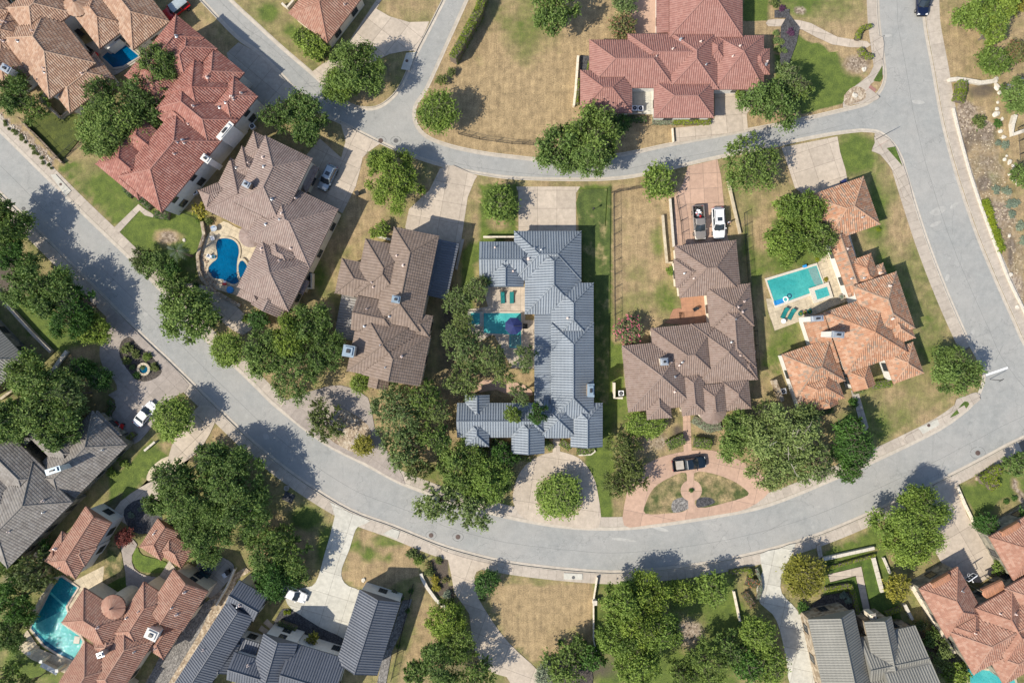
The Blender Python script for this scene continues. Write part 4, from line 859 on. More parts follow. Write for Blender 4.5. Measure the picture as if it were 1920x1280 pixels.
def sidewalk(line, side, d0, d1, step=16, mat='walk'):
    LAYER[0] += 1
    root = struct("sidewalk"); A = offset(line, d0*side); B = offset(line, d1*side); z = 0.024
    ob("bedding", MB().prism([P(*p) for p in A+B[::-1]], -0.01, z-0.01).mesh(), M['joint'], root)
    C_ = line; acc = 0; segs = []; cur = [0]
    # resample by arc length
    L = [0]
    for i in range(1, len(C_)): L.append(L[-1]+math.hypot(C_[i][0]-C_[i-1][0], C_[i][1]-C_[i-1][1]))
    def at(pts, s):
        for i in range(1, len(L)):
            if s <= L[i]: t = (s-L[i-1])/max(L[i]-L[i-1], 1e-6); return (pts[i-1][0]+(pts[i][0]-pts[i-1][0])*t, pts[i-1][1]+(pts[i][1]-pts[i-1][1])*t)
        return pts[-1]
    n = int(L[-1]/step); g = 0.13
    for k in range(n):
        s0, s1 = k*step+g, (k+1)*step-g
        q = [at(A, s0), at(A, (s0+s1)/2), at(A, s1), at(B, s1), at(B, (s0+s1)/2), at(B, s0)]
        if not any(-30 < p[0] < 1950 and -30 < p[1] < 1310 for p in q): continue
        ob("slab", MB().prism([P(*p) for p in q], -0.005, z+R.uniform(0, 0.003)).mesh(), M[mat], root)

def cut(line, p0, p1):
    f = lambda p: min(range(len(line)), key=lambda i: (line[i][0]-p[0])**2+(line[i][1]-p[1])**2)
    a, b = sorted((f(p0), f(p1))); return line[a:b+1]

def build_roads():
    kerbs(EDGE['A_up'], 1); kerbs(EDGE['A_right'], 1); kerbs(EDGE['A_low'], 1)
    kerbs(EDGE['B'], -1); kerbs(EDGE['C'], -1); kerbs(EDGE['D'], -1); kerbs(EDGE['E'], 1)
    sidewalk(EDGE['A_low'], 1, 2.0, 20)
    sidewalk(cut(EDGE['A_right'], (1690,305), (1815,655)), 1, 2, 22)
    sidewalk(cut(EDGE['C'], (1657,140), (1640,-130)), -1, 2, 19)
    sidewalk(cut(EDGE['D'], (1730,-130), (1990,700)), -1, 2, 26, 24)
    sidewalk(cut(EDGE['E'], (-150,215), (835,1026)), 1, 2, 21); sidewalk(cut(EDGE['E'], (840,1028), (1920,822)), 1, 2, 20)
    V = M; c = M['conc']; pk = M['pink_conc']; wc = M['white_conc']; gc = M['grey_conc']
    slabs("driveway", [(968,350),(1088,350),(1080,362),(1080,436),(972,436),(972,362)], c, 0, 36, 34, org=(1044,357))
    slabs("driveway", smooth_poly([(985,972),(962,940),(968,900),(985,872),(1012,854),(1034,848),(1050,846),(1085,858),(1108,885),(1120,920),(1122,988),(1050,984)],3), c, 8, 44, 44, org=(1048,860))
    slabs("garden_path", [(1037,820),(1050,820),(1050,856),(1036,856)], c, 0, 30, 22)
    patch("planting_bed", smooth_poly([(1012,955),(1010,915),(1030,890),(1060,888),(1088,910),(1092,950),(1060,972)],3), M['gravel'])
    slabs("driveway", [(805,357),(825,316),(850,310),(895,330),(890,338),(877,370),(862,470),(770,470),(760,425),(767,392)], c, 10, 36, 36)
    slabs("driveway", [(638,228),(668,246),(712,270),(692,284),(680,296),(675,320),(667,350),(642,400),(600,380),(560,350),(575,290),(600,260),(640,296),(648,265)], c, 25, 34, 34)
    slabs("driveway", [(666,60),(706,0),(716,0),(706,17),(730,31),(767,42),(805,41),(781,96),(760,96),(730,102),(702,116),(675,130),(630,150),(610,165),(585,135),(605,120),(640,100)], c, 38, 34, 34)
    slabs("driveway", [(425,100),(447,80),(480,98),(520,136),(556,173),(545,182),(535,190),(500,208),(470,190),(440,150)], gc, 40, 34, 34)
    slabs("driveway", [(1340,160),(1430,160),(1415,190),(1400,215),(1402,241),(1440,236),(1267,268),(1266,240),(1310,236),(1340,222)], c, -5, 30, 34)
    slabs("driveway", [(1290,312),(1345,299),(1352,330),(1358,390),(1364,445),(1375,470),(1264,470),(1264,370),(1280,345)], pk, -3, 26, 28)
    slabs("driveway", [(1465,277),(1570,256),(1575,285),(1585,318),(1590,345),(1515,372),(1490,352),(1480,320),(1472,296)], c, -18, 40, 34)
    slabs("driveway", smooth_poly([(1170,984),(1174,930),(1185,900),(1205,875),(1240,856),(1290,845),(1335,844),(1375,857),(1412,877),(1435,897),(1442,922),(1400,953),(1335,966),(1220,983)],3), pk, 12, 40, 60, org=(1296,920))
    slabs("garden_path", [(1280,770),(1294,770),(1297,850),(1282,850)], pk, 0, 30, 20)
    LAYER[0] += 1
    patch("island_lawn", smooth_poly([(1286,886),(1255,895),(1226,914),(1211,942),(1210,962),(1250,962),(1290,954),(1290,920)],3), M['lawn_mix'])
    patch("island_lawn", smooth_poly([(1302,886),(1335,887),(1372,900),(1395,915),(1402,928),(1360,942),(1308,951),(1302,920)],3), M['lawn_mix'])
    patch("island_gravel", smooth_poly([(1262,938),(1288,932),(1292,952),(1262,960)],3), M['greygravel']); patch("island_gravel", smooth_poly([(1308,934),(1330,932),(1340,942),(1308,951)],3), M['blackmulch'])
    slabs("island_circle", [(1296+20*math.cos(t*math.pi/14), 919+20*math.sin(t*math.pi/14)) for t in range(28)], pk, 0, 60, 60, org=(1240,860))
    slabs("island_circle", [(1287,880),(1301,880),(1303,960),(1291,960)], pk, 0, 60, 60, org=(1240,870))
    slabs("driveway", smooth_poly([(618,940),(655,960),(694,976),(672,986),(664,1000),(655,1030),(641,1065),(642,1085),(654,1098),(678,1108),(672,1130),(655,1185),(640,1196),(620,1188),(580,1164),(550,1144),(535,1120),(560,1103),(585,1098),(597,1080),(608,1040),(628,966)],2), wc, 17, 38, 40)
    slabs("driveway", smooth_poly([(806,1018),(840,1035),(900,1052),(965,1066),(940,1072),(902,1067),(890,1080),(893,1110),(908,1140),(942,1190),(975,1225),(1012,1260),(1010,1290),(965,1290),(950,1268),(915,1256),(887,1212),(880,1150),(852,1110),(840,1048)],2), c, 20, 60, 44)
    slabs("driveway", smooth_poly([(1425,1038),(1460,1028),(1492,1018),(1478,1050),(1464,1085),(1466,1112),(1485,1132),(1500,1152),(1508,1180),(1520,1230),(1532,1290),(1484,1290),(1475,1240),(1462,1180),(1448,1150),(1425,1130),(1418,1100),(1430,1070)],2), wc, 12, 40, 36)
    slabs("driveway", smooth_poly([(1705,930),(1770,903),(1795,905),(1800,925),(1813,965),(1832,993),(1856,1008),(1872,1050),(1862,1070),(1838,1092),(1800,1080),(1765,1055),(1745,1010),(1735,970)],2), c, -30, 60, 50)
    slabs("driveway", smooth_poly([(205,575),(262,628),(300,664),(355,722),(330,742),(300,780),(275,812),(252,832),(215,822),(182,812),(180,795),(210,768),(216,750),(203,740),(220,730),(214,712),(195,690),(187,665),(190,640),(200,605)],2), M['paver'], 45, 22, 22, joint=0.25)
    slabs("driveway", smooth_poly([(372,760),(405,765),(402,795),(382,832),(360,856),(330,875),(290,900),(278,905),(245,925),(215,955),(240,985),(290,985),(300,930),(310,880),(318,850),(328,822),(348,796)],2), c, 45, 40, 34)
    patch("stone_apron", smooth_poly([(315,855),(285,875),(275,898),(292,900),(330,885),(345,865)],3), M['tan_stone'])
    slabs("driveway", smooth_poly([(527,765),(560,742),(600,728),(640,722),(690,745),(702,800),(735,860),(760,908),(686,868),(612,832)],2), M['paver'], 35, 24, 24, joint=0.25)
    patch("planting_bed", smooth_poly([(592,775),(640,765),(690,797),(697,838),(672,850),(625,828),(600,800)],3), M['gravel'])
    slabs("driveway", smooth_poly([(318,545),(350,532),(390,537),(430,562),(460,590),(478,606),(455,628),(420,606),(380,580),(340,565)],2), c, 40, 36, 34)
    # islands and beds
    patch("planting_bed", smooth_poly([(228,640),(225,668),(245,700),(262,714),(285,712),(304,696),(285,668),(260,648),(245,632)],3), M['mulch'])
    patch("planting_bed", smooth_poly([(233,955),(262,935),(300,945),(300,990),(262,1000),(240,985)],3), M['blackmulch'])
    # walkways
    sw = EDGE['A_up']
    slabs("garden_path", [(213,428),(260,383),(273,393),(288,402),(288,408),(272,404),(262,395),(222,438)], M['walk'], 45, 20, 30)
    slabs("garden_path", smooth_poly([(1440,38),(1480,37),(1520,44),(1570,70),(1625,78),(1625,90),(1560,84),(1505,57),(1470,50),(1440,50)],2), c, 10, 24, 40)
    slabs("garden_path", [(1595,732),(1608,730),(1628,800),(1618,815)], M['grey_conc'], -15, 30, 22)
    patch("ramp_pad", [(1629,158),(1643,168),(1635,180),(1621,170)], M['red_paver']); patch("ramp_pad", [(1652,258),(1663,264),(1655,280),(1643,272)], M['red_paver'])
    slabs("sidewalk_spur", smooth_poly([(1640,250),(1668,262),(1690,300),(1712,375),(1694,372),(1680,330),(1650,290),(1634,284),(1640,268)],2), M['walk'], 60, 18, 40)
    slabs("sidewalk_spur", smooth_poly([(1656,100),(1650,135),(1640,152),(1628,165),(1650,182),(1630,192),(1600,196),(1580,202),(1585,182),(1605,160),(1630,140),(1640,110),(1636,70),(1655,70)],2), M['walk'], 60, 18, 40)
    patch("island_gravel", smooth_poly([(1583,180),(1600,163),(1620,168),(1622,185),(1600,195),(1585,198)],3), M['gravel'])
    slabs("sidewalk_spur", smooth_poly([(1700,815),(1760,785),(1785,770),(1793,748),(1810,742),(1830,735),(1838,748),(1815,765),(1762,800),(1700,832)],2), M['walk'], -28, 16, 60)
    patch("lawn_wedge", smooth_poly([(1780,783),(1796,765),(1808,752),(1817,757),(1805,770)],2), M['lawn_dark']); patch("lawn_wedge", [(1662,278),(1678,275),(1692,312)], M['lawn_dark']); patch("lawn_wedge", [(1637,152),(1654,124),(1654,148),(1650,154)], M['lawn_dark'])
    # tar seams along the lanes and across the carriageway
    def seam(line, w=0.5):
        n = len(line); a = offset(line, -w/2); b = offset(line, w/2); m = MB(); m.v = [(*P(*p), -0.1465) for p in a+b]; m.f = [(i, i+1, n+i+1, n+i) for i in range(n-1)]
        ob("tar_seam", m.mesh(), M['tar'], kind="structure")
    def wob(line, k): return [(x+R.uniform(-k, k), y+R.uniform(-k, k)) for x, y in line]
    def fine(line): return smooth_line(line, 3)
    seam(wob(offset(EDGE['E'], -38), .5), .45); seam(wob(offset(cut(EDGE['C'], (845,272), (1577,205)), 30), .5), .4); seam(wob(offset(EDGE['D'], 52), .6), .45); seam(wob(offset(cut(EDGE['A_up'], (375,0), (640,232)), -26), .5), .4)
    for k in range(34):
        e = EDGE[R.choice(['E', 'E', 'D', 'C', 'A_up'])]; i = R.randrange(2, len(e)-3); sgn = -1 if e is EDGE['E'] or e is EDGE['A_up'] else 1
        d0 = R.uniform(6, 40); L = R.uniform(8, 50); x0, y0 = offset(e, sgn*d0)[i]; x1, y1 = offset(e, sgn*(d0+L*.6))[min(i+R.choice((0, 0, 1, 2)), len(e)-1)]
        n = 9; seam([(x0+(x1-x0)*t/n+R.uniform(-1.2, 1.2), y0+(y1-y0)*t/n+R.uniform(-1.2, 1.2)) for t in range(n+1)], R.uniform(.25, .5))
    for px, py, a, L_, w_ in ((1217,-0,0,0,0),(1270,128*2,0,0,0),(1735-12,191,8,14,4),(1655,60,60,9,3),(1665,66,0,8,3),(1612,345+0,0,0,0),(1760,395,-20,18,7),(1755,420,-25,13,4),(1790,385,-30,12,3),(1777,520,-60,7,3),(1240,992,12,18,4),(1335,985,10,20,4),(1320,255,-20,12,3),(1170,1012,5,30,3)):
        if not w_: continue
        q = [(px+L_*math.cos(t*.7)*R.uniform(.7, 1.1)*math.cos(math.radians(a))-w_*math.sin(t*.7)*math.sin(math.radians(a)), py+L_*math.cos(t*.7)*math.sin(math.radians(a))+w_*math.sin(t*.7)*R.uniform(.7, 1.2)) for t in range(9)]
        ob("repair_patch", MB().prism([P(*p) for p in q], -0.1495, -0.1475).mesh(), M['patch'], kind="structure")
    # drain inlets
    for q in ([(95,328),(105,327),(134,358),(124,368)], [(1721,802),(1757,785),(1761,796),(1730,813)], [(1057,1073),(1092,1075),(1092,1086),(1057,1085)], [(762,100),(780,98),(768,133),(752,130)], [(718,1000),(735,990),(750,995),(745,1010)]):
        patch("inlet_slab", q, wc, h=0.02)
    for (x, y, r, z, mt) in ((114.5,346,2.6,.14,'manhole'),(43,427,0,.0,'manhole'),(43,391,3.6,-.12,'manhole_g'),(713.5,263.5,4.5,-.12,'manhole'),(742,263.5,4.3,-.12,'manhole_g'),(808,1003.5,4.3,-.12,'manhole'),(858.5,1006.5,4.5,-.12,'manhole'),(1834.5,849,4.6,-.12,'manhole'),(1740.5,797,3,.16,'manhole'),(1075,1081.5,3,.16,'manhole_g'),(763,115,2.8,.17,'manhole'),(42,419,2.6,.05,'manhole')):
        if r == 0: continue
        cx, cy = P(x, y); b = MB().lathe([(r/S, z-0.05), (r/S, z), (r/S*0.86, z+0.004), (r/S*0.84, z-0.004), (0.02, z-0.002)], 20, (cx, cy))
        o = ob("manhole_cover", b.mesh(), M[mt])
        where = {114.5:"rusty round cover in the pale inlet slab beside the upper left pavement",43:"grey round cover on the road in the tree shade at the left edge",713.5:"rusty round cover beside the kerb below the road fork",742:"grey round cover in the road right of the rusty one at the fork",808:"left one of two rusty covers on the lower curve of the road",858.5:"right one of two rusty covers on the lower curve of the road",1834.5:"rusty round cover on the road ringed by a tar line at the right",1740.5:"rusty round cover in the pale inlet slab near the right hand bend",1075:"grey round cover in the inlet slab below the middle of the road",763:"dark round cover in the pale inlet slab beside the short top road",42:"small rusty cover on the pavement near the left edge"}[x]
        tag(o, where, "manhole cover", "iron covers in the street")
        if mt and z < 0 and x != 43:
            tc = MB()
            for t in range(26):
                if t % 7 == 6: continue
                a0, a1 = 2*math.pi*t/26, 2*math.pi*(t+1)/26; rr = r/S*(3.0 if x > 1800 else 2.2)
                tc.add([(cx+rr*math.cos(a0), cy+rr*0.8*math.sin(a0), -0.143), (cx+rr*math.cos(a1), cy+rr*0.8*math.sin(a1), -0.143), (cx+(rr+.06)*math.cos(a1), cy+(rr*0.8+.06)*math.sin(a1), -0.143), (cx+(rr+.06)*math.cos(a0), cy+(rr*.8+.06)*math.sin(a0), -0.143)], [(0,1,2,3)])
            ob("tar_line", tc.mesh(), M['manhole_g'], kind="structure")
    # white stop bar on the bend
    a, b_ = P(1850, 703), P(1891, 689); d = Vector((b_[0]-a[0], b_[1]-a[1])).normalized(); nn = Vector((-d.y, d.x))*0.17
    ob("painted_stop_line", MB().prism([(a[0]-nn.x, a[1]-nn.y), (b_[0]-nn.x, b_[1]-nn.y), (b_[0]+nn.x, b_[1]+nn.y), (a[0]+nn.x, a[1]+nn.y)], -0.149, -0.144).mesh(), M['white_pl'], kind="structure")
    # patios
    slabs("patio", [(905,538),(985,538),(985,600),(1003,600),(1003,690),(960,690),(925,625),(900,640),(878,620),(878,580),(915,575)], M['conc'], 0, 18, 18, joint=0.3)
    patch("curved_patio", smooth_poly([(895,715),(925,712),(962,716),(985,722),(1000,740),(960,742),(930,730),(900,735)],2), M['pink_conc'])
    slabs("terrace", [(1275,556),(1325,552),(1325,608),(1280,610),(1262,600),(1262,584),(1278,580)], M['orange_tile'], -3, 14, 14, joint=0.25)
    patch("curved_step", smooth_poly([(1262,580),(1282,580),(1282,602),(1272,608),(1245,605),(1255,598)],2), M['orange_tile'])
    slabs("patio", smooth_poly([(1436,560),(1440,585),(1452,620),(1500,602),(1560,575),(1600,560),(1580,500),(1560,470),(1532,486),(1540,540),(1500,560)],1), M['tan_stone'], -18, 12, 12, joint=0.22)
    slabs("patio", smooth_poly([(400,430),(420,415),(440,425),(470,440),(490,470),(490,500),(485,540),(460,555),(430,550),(380,530),(372,500),(385,450)],2), M['tan_stone'], 25, 12, 12, joint=0.25)
    slabs("patio", [(75,185),(130,100),(190,70),(260,95),(268,110),(220,140),(170,160)], M['grey_conc'], -40, 14, 14, joint=0.25)
    patch("pink_patio", [(1185,0),(1232,-20),(1232,66),(1195,66),(1183,45)], M['pink_conc'])
    slabs("patio", [(135,1090),(195,1060),(230,1075),(195,1105),(160,1120),(125,1145),(125,1120),(145,1100)], M['tan_stone'], -30, 12, 12, joint=0.25)
    slabs("patio", [(28,1210),(52,1180),(75,1215),(138,1240),(125,1262),(60,1235)], M['tan_stone'], 30, 12, 12, joint=0.25)
    slabs("patio", [(1178,160),(1262,165),(1262,215),(1178,215)], M['white_conc'], 0, 16, 16, joint=0.25)
    # courtyard and lawns lower left
    patch("courtyard_lawn", smooth_poly([(200,1025),(225,1030),(232,1060),(238,1095),(215,1108),(190,1120),(195,1075)],3), M['lawn_mix']); patch("courtyard_lawn", smooth_poly([(258,1025),(268,1040),(310,1052),(315,1065),(300,1073),(265,1070),(250,1055),(250,1038)],3), M['lawn'])
    patch("courtyard_lawn", smooth_poly([(190,1105),(235,1080),(238,1110),(215,1122),(200,1118)],3), M['lawn_dark']); slabs("garden_path", smooth_poly([(240,1005),(258,1020),(248,1040),(252,1065),(275,1078),(310,1085),(300,1105),(270,1092),(262,1110),(240,1108),(236,1075),(230,1040),(228,1020)],2), M['paver'], 30, 16, 16, joint=0.25)
    slabs("garden_path", [(330,1065),(318,1050),(296,1085),(308,1095)], M['conc'], 30, 20, 20)
    slabs("driveway", smooth_poly([(360,1070),(395,1040),(430,1050),(440,1068),(420,1098),(395,1120),(370,1100)],2), M['grey_conc'], 40, 34, 34)
    patch("gravel_strip", [(265,1290),(330,1190),(395,1120),(425,1098),(440,1075),(460,1062),(470,1070),(445,1085),(400,1190),(330,1290)], M['gravel'])
    patch("gravel_strip", [(300,1230),(345,1175),(380,1130),(405,1120),(375,1185),(310,1290),(270,1290)], M['greygravel'])
    patch("gravel_strip", [(755,1125),(773,1122),(755,1180),(735,1220),(722,1290),(705,1290),(715,1240),(740,1170)], M['greygravel'])
    # stepping slabs beside the white court
    for k in range(9):
        t = k/8; a = math.radians(200-62*t); cx, cy, r0, r1 = 585, 1242, 92, 118
        q = [(cx+r*math.cos(x)*1.0, cy-r*math.sin(x)) for r, x in ((r0, a-0.045), (r1, a-0.045), (r1, a+0.045), (r0, a+0.045))]
        patch("stepping_slab", q, M['conc'], z=0.05)
    patch("planting_bed", smooth_poly([(540,1140),(600,1175),(642,1195),(640,1215),(560,1190),(515,1180),(520,1155)],3), M['blackmulch'])
    patch("planting_bed", [(1478,26),(1499,52),(1493,82),(1478,122),(1462,125),(1464,50)], M['blackmulch']); patch("planting_bed", [(1452,20),(1480,18),(1479,34),(1452,34)], M['blackmulch']); patch("planting_bed", [(1088,104),(1106,106),(1106,140),(1088,140)], M['blackmulch'])
    patch("planting_bed", smooth_poly([(1020,1240),(1030,1228),(1060,1225),(1090,1235),(1110,1260),(1100,1290),(1010,1290)],3), M['mulch'])
    # turf yard upper left, green lawn with white L path lower right
    patch("turf_yard", smooth_poly([(42,232),(60,218),(100,212),(150,215),(155,235),(150,262),(115,304)],1), M['turf'])
    slabs("garden_path", [(1552,1076),(1614,1061),(1632,1150),(1620,1152),(1604,1078),(1556,1090)], M['conc'], 0, 60, 22)
    patch("lawn_panel", [(1612,1050),(1635,1046),(1660,1130),(1680,1135),(1690,1160),(1634,1150),(1618,1064)], M['lawn_dark']); patch("lawn_panel", [(1550,1054),(1612,1048),(1614,1060),(1552,1075)], M['lawn_dark']); patch("lawn_panel", [(1556,1091),(1603,1080),(1620,1152),(1608,1152),(1598,1100),(1550,1107)], M['lawn_dark'])
    patch("planting_bed", [(1590,1108),(1596,1104),(1606,1150),(1560,1150),(1520,1135),(1545,1115)], M['mulch'])
    slabs("garden_path", [(1530,1022),(1538,1018),(1542,1042),(1534,1046)], M['walk'], -10, 10, 14)
    patch("side_lawn", [(1092,438),(1100,434),(1118,424),(1136,424),(1140,350),(1145,350),(1141,760),(1116,745),(1116,530),(1092,528)], M['side_green']); patch("side_lawn", [(1088,356),(1138,354),(1134,424),(1116,424),(1100,434),(1086,432),(1080,380)], M['side_green'])

POOLS = []
def pool(label, rim, water, mat, coping='tan_stone', cop=6, extra=()):
    xs = [p[0] for p in rim]; ys = [p[1] for p in rim]; c = P(sum(xs)/len(xs), sum(ys)/len(ys))
    LAYER[0] += 1; t = thing("swimming_pool", label, "pool", (c[0], c[1], 0)); off = (-c[0], -c[1], 0)
    n = len(rim); out = []
    A = sum(rim[i][0]*rim[(i+1)%n][1]-rim[(i+1)%n][0]*rim[i][1] for i in range(n)); sg = 1 if A > 0 else -1
    for i in range(n):
        a = rim[i-1]; b = rim[(i+1)%n]; dx, dy = b[0]-a[0], b[1]-a[1]; l = math.hypot(dx, dy) or 1
        out.append((rim[i][0]+dy/l*cop*sg, rim[i][1]-dx/l*cop*sg))
    m = MB(); zt = 0.27
    for pts, z in ((rim, zt), (out, zt), (rim, -0.02), (out, -0.02)): m.v += [(*P(*p), z) for p in pts]
    for i in range(n):
        j = (i+1)%n; m.f += [(i, j, n+j, n+i), (i, j, 2*n+j, 2*n+i), (n+i, n+j, 3*n+j, 3*n+i)]
    ob("coping", m.mesh(), M[coping], t, off)
    ob("water_surface", MB().prism([P(*p) for p in rim], -0.01, 0.205).mesh(), M[mat], t, off)
    for k, (nm, poly, mt, z) in enumerate(extra):
        ob(nm, MB().prism([P(*p) for p in poly], 0.0, z+0.1+0.003*k).mesh(), M[mt], t, off)
    return t

def build_pools():
    pool("turquoise rectangular pool with a white rim below the orange tiled house", [(1437,526),(1530,498),(1545,540),(1453,573)], None, 'pool_aqua', 'limestone', 5,
         [("tanning_shelf", [(1514,505),(1529,500),(1543,540),(1526,533)], 'shelf', 0.112), ("spa_wall", [(1515,541),(1551,529),(1560,558),(1524,569)], 'limestone', 0.42), ("spa_water", [(1525,545),(1548,538),(1553,554),(1530,562)], 'pool_teal', 0.44)])
    pool("dark blue freeform pool with an attached round spa beside the mauve roof", smooth_poly([(410,450),(422,447),(437,450),(447,460),(449,475),(446,490),(448,510),(446,520),(449,528),(440,533),(430,530),(418,524),(403,522),(394,512),(392,502),(400,492),(408,485),(408,472),(406,460)],3), None, 'pool_blue', 'tan_stone', 3.5,
         [("spa_wall", smooth_poly([(448,488),(458,484),(467,496),(466,512),(454,524),(447,518),(446,502)],3), 'tan_stone', 0.35), ("spa_water", smooth_poly([(452,491),(458,490),(465,500),(463,511),(453,521),(450,512),(449,500)],3), 'pool_blue', 0.37)])
    pool("turquoise L shaped pool under the navy parasol in the outlined lot", [(907,587),(977,587),(977,652),(955,652),(955,627),(907,624)], None, 'pool_teal', 'conc', 4,
         [("spa_wall", [(877,584),(905,584),(905,612),(877,612)], 'white_conc', 0.36), ("spa_water", [(883,587),(900,587),(900,608),(883,608)], 'pool_teal', 0.38), ("sun_ledge", [(957,628),(975,628),(975,650),(957,650)], 'shelf', 0.115)])
    pool("small dark blue angular pool between the tan and red roofs", [(231,81),(262,107),(232,125),(214,128),(193,108),(203,99),(210,103)], None, 'pool_blue', 'grey_conc', 4,
         [("pool_step", [(196,108),(204,101),(222,115),(214,121)], 'pool_dark', 0.11)])
    x = [(108,1082),(118,1081),(147,1100),(125,1135),(128,1148),(118,1168),(150,1190),(156,1200),(150,1222),(137,1236),(115,1226),(85,1207),(60,1176),(62,1170),(85,1130)]
    pool("big glinting pool with a curved infinity edge beside the red courtyard house", x, None, 'pool_teal', 'conc', 4,
         [("shallow_basin", [(108,1083),(118,1082),(147,1100),(125,1134),(97,1108)], 'pool_glint', 0.115), ("shallow_basin", [(95,1112),(123,1138),(120,1142),(72,1166),(68,1166)], 'pool_glint', 0.120),
          ("overflow_trough", smooth_poly([(57,1174),(62,1172),(88,1200),(118,1219),(139,1230),(137,1237),(113,1228),(83,1208)],2), 'pool_dark', 0.135), ("pool_step", [(142,1190),(152,1192),(150,1205),(139,1204)], 'white_conc', 0.17)])
    pool("turquoise pool corner at the bottom right behind the terracotta house", smooth_poly([(1812,1243),(1828,1250),(1850,1255),(1875,1252),(1895,1262),(1900,1290),(1850,1296),(1822,1290)],3), None, 'pool_teal', 'tan_stone', 4)
# ------------------------------------------------------------------ plants
def crown_mesh(kind, rad, nleaf, seed, leaf=0.26):
    """leaf clumps on radiating sprays; kind: oak loose and lobed, round dense dome, cone tall"""
    rs = np.random.default_rng(seed); rr = random.Random(seed)
    lob = []
    hz = {'oak': 0.50, 'airy': 0.5, 'round': 0.75, 'cone': 1.5}[kind]
    nl = {'oak': 15, 'airy': 17, 'round': 9, 'cone': 10}[kind]
    if rad > 4: nl = int(nl*1.9)
    for i in range(nl):
        if kind in ('oak', 'airy'):
            a = 2*math.pi*(i*0.618+rr.uniform(-.08, .08)); q = math.sqrt((i+0.4)/nl)*0.86*rr.uniform(0.80, 1.15)
            lr = rad*rr.uniform(0.15, 0.30)*(0.86 if nl > 20 else 1.12)
            z = hz*rad*(1-q*q)*rr.uniform(0.45, 1.15)
        elif kind == 'round':
            a = 2*math.pi*i*0.618; q = math.sqrt((i+0.3)/nl)*0.60; lr = rad*rr.uniform(0.34, 0.46)*(0.8 if nl > 12 else 1); z = hz*rad*(1-q*q)*rr.uniform(0.6, 1.0)
        else:
            a = rr.uniform(0, 6.28); t = i/nl; q = (1-t)*0.5; lr = rad*(0.5-0.3*t); z = hz*rad*t*1.1
        lob.append((rad*q*math.cos(a), rad*q*math.sin(a), z, lr, rr.uniform(0.0, 1.0)))
    tot = sum(l[3]**2 for l in lob); P_, Tn, Sp = [], [], []; per = 9 if kind != 'airy' else 13
    for (x, y, z, lr, lt) in lob:
        n = int(nleaf*lr*lr/tot); nt = max(3, n//per)
        d = rs.normal(size=(nt, 3)); d[:, 2] = np.abs(d[:, 2])*0.9-0.22; d /= np.linalg.norm(d, axis=1)[:, None]
        out = np.array([x, y, 0]); o = out/(np.linalg.norm(out)+1e-6)*min(1, np.linalg.norm(out)/rad)
        dr = d+o*0.55+rs.normal(size=(nt, 3))*0.18; dr /= np.linalg.norm(dr, axis=1)[:, None]
        for k in range(per):
            s = 0.45+0.85*k/(per-1)
            jitter = rs.normal(size=(nt, 3))*((0.085 if kind != 'airy' else 0.055)*lr+0.03)
            ln = (rs.random((nt, 1))*0.55+0.62)
            pts = np.array([x, y, z])+dr*lr*s*ln*np.array([1.12, 1.12, 0.8])+jitter
            P_.append(pts); Tn.append(np.clip(0.12+0.42*lt+0.45*(k/(per-1))+rs.normal(size=nt)*0.16, 0, 1)); Sp.append(rs.random(nt) if k > 4 else np.ones(nt))  # inner leaves tinted darker: the crown's inner shade is put into the colour
    P_ = np.concatenate(P_); Tn = np.concatenate(Tn); Sp = np.concatenate(Sp)
    m = len(P_); nrm = rs.normal(size=(m, 3)); nrm[:, 2] = np.abs(nrm[:, 2])+0.55; nrm += P_/rad*0.5; nrm /= np.linalg.norm(nrm, axis=1)[:, None]
    t = np.cross(nrm, rs.normal(size=(m, 3))); t /= np.linalg.norm(t, axis=1)[:, None]; b = np.cross(nrm, t)
    sz = leaf*(0.55+0.8*rs.random((m, 1)))
    V = np.stack([P_-t*sz*0.8, P_+b*sz*0.42, P_+t*sz*0.8, P_-b*sz*0.42], 1).reshape(-1, 3)
    V[:, 2] -= V[:, 2].min() if kind in ('round', 'cone') else 0
    F = np.arange(4*m).reshape(-1, 4)
    me = mesh("crown", V, F)
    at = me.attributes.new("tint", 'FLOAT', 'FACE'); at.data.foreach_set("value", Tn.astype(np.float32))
    at = me.attributes.new("spot", 'FLOAT', 'FACE'); at.data.foreach_set("value", Sp.astype(np.float32))
    me.materials.append(M['oak']); me["rad"] = rad
    return me, lob

def trunk_mesh(lob, rad, h, seed, r0):
    rr = random.Random(seed); b = MB(); fork = h*0.35
    b.tube((0, 0, -0.1), (rr.uniform(-.15, .15), rr.uniform(-.15, .15), fork), r0*1.25, r0, 8)
    for (x, y, z, lr, _) in lob[:16]:
        mid = (x*0.45+rr.uniform(-.2, .2), y*0.45+rr.uniform(-.2, .2), fork+(h+z-fork)*0.55)
        end = (x*0.95, y*0.95, h+z*0.85)
        b.tube((0, 0, fork-0.1), mid, r0*0.55, r0*0.33, 6); b.tube(mid, end, r0*0.33, r0*0.10, 5)
        for _k in range(3):
            b.tube(end, (end[0]+rr.uniform(-1, 1)*lr, end[1]+rr.uniform(-1, 1)*lr, end[2]+rr.uniform(-.1, .8)*lr), r0*0.1, 0.015, 4)
    return b.mesh("trunk")

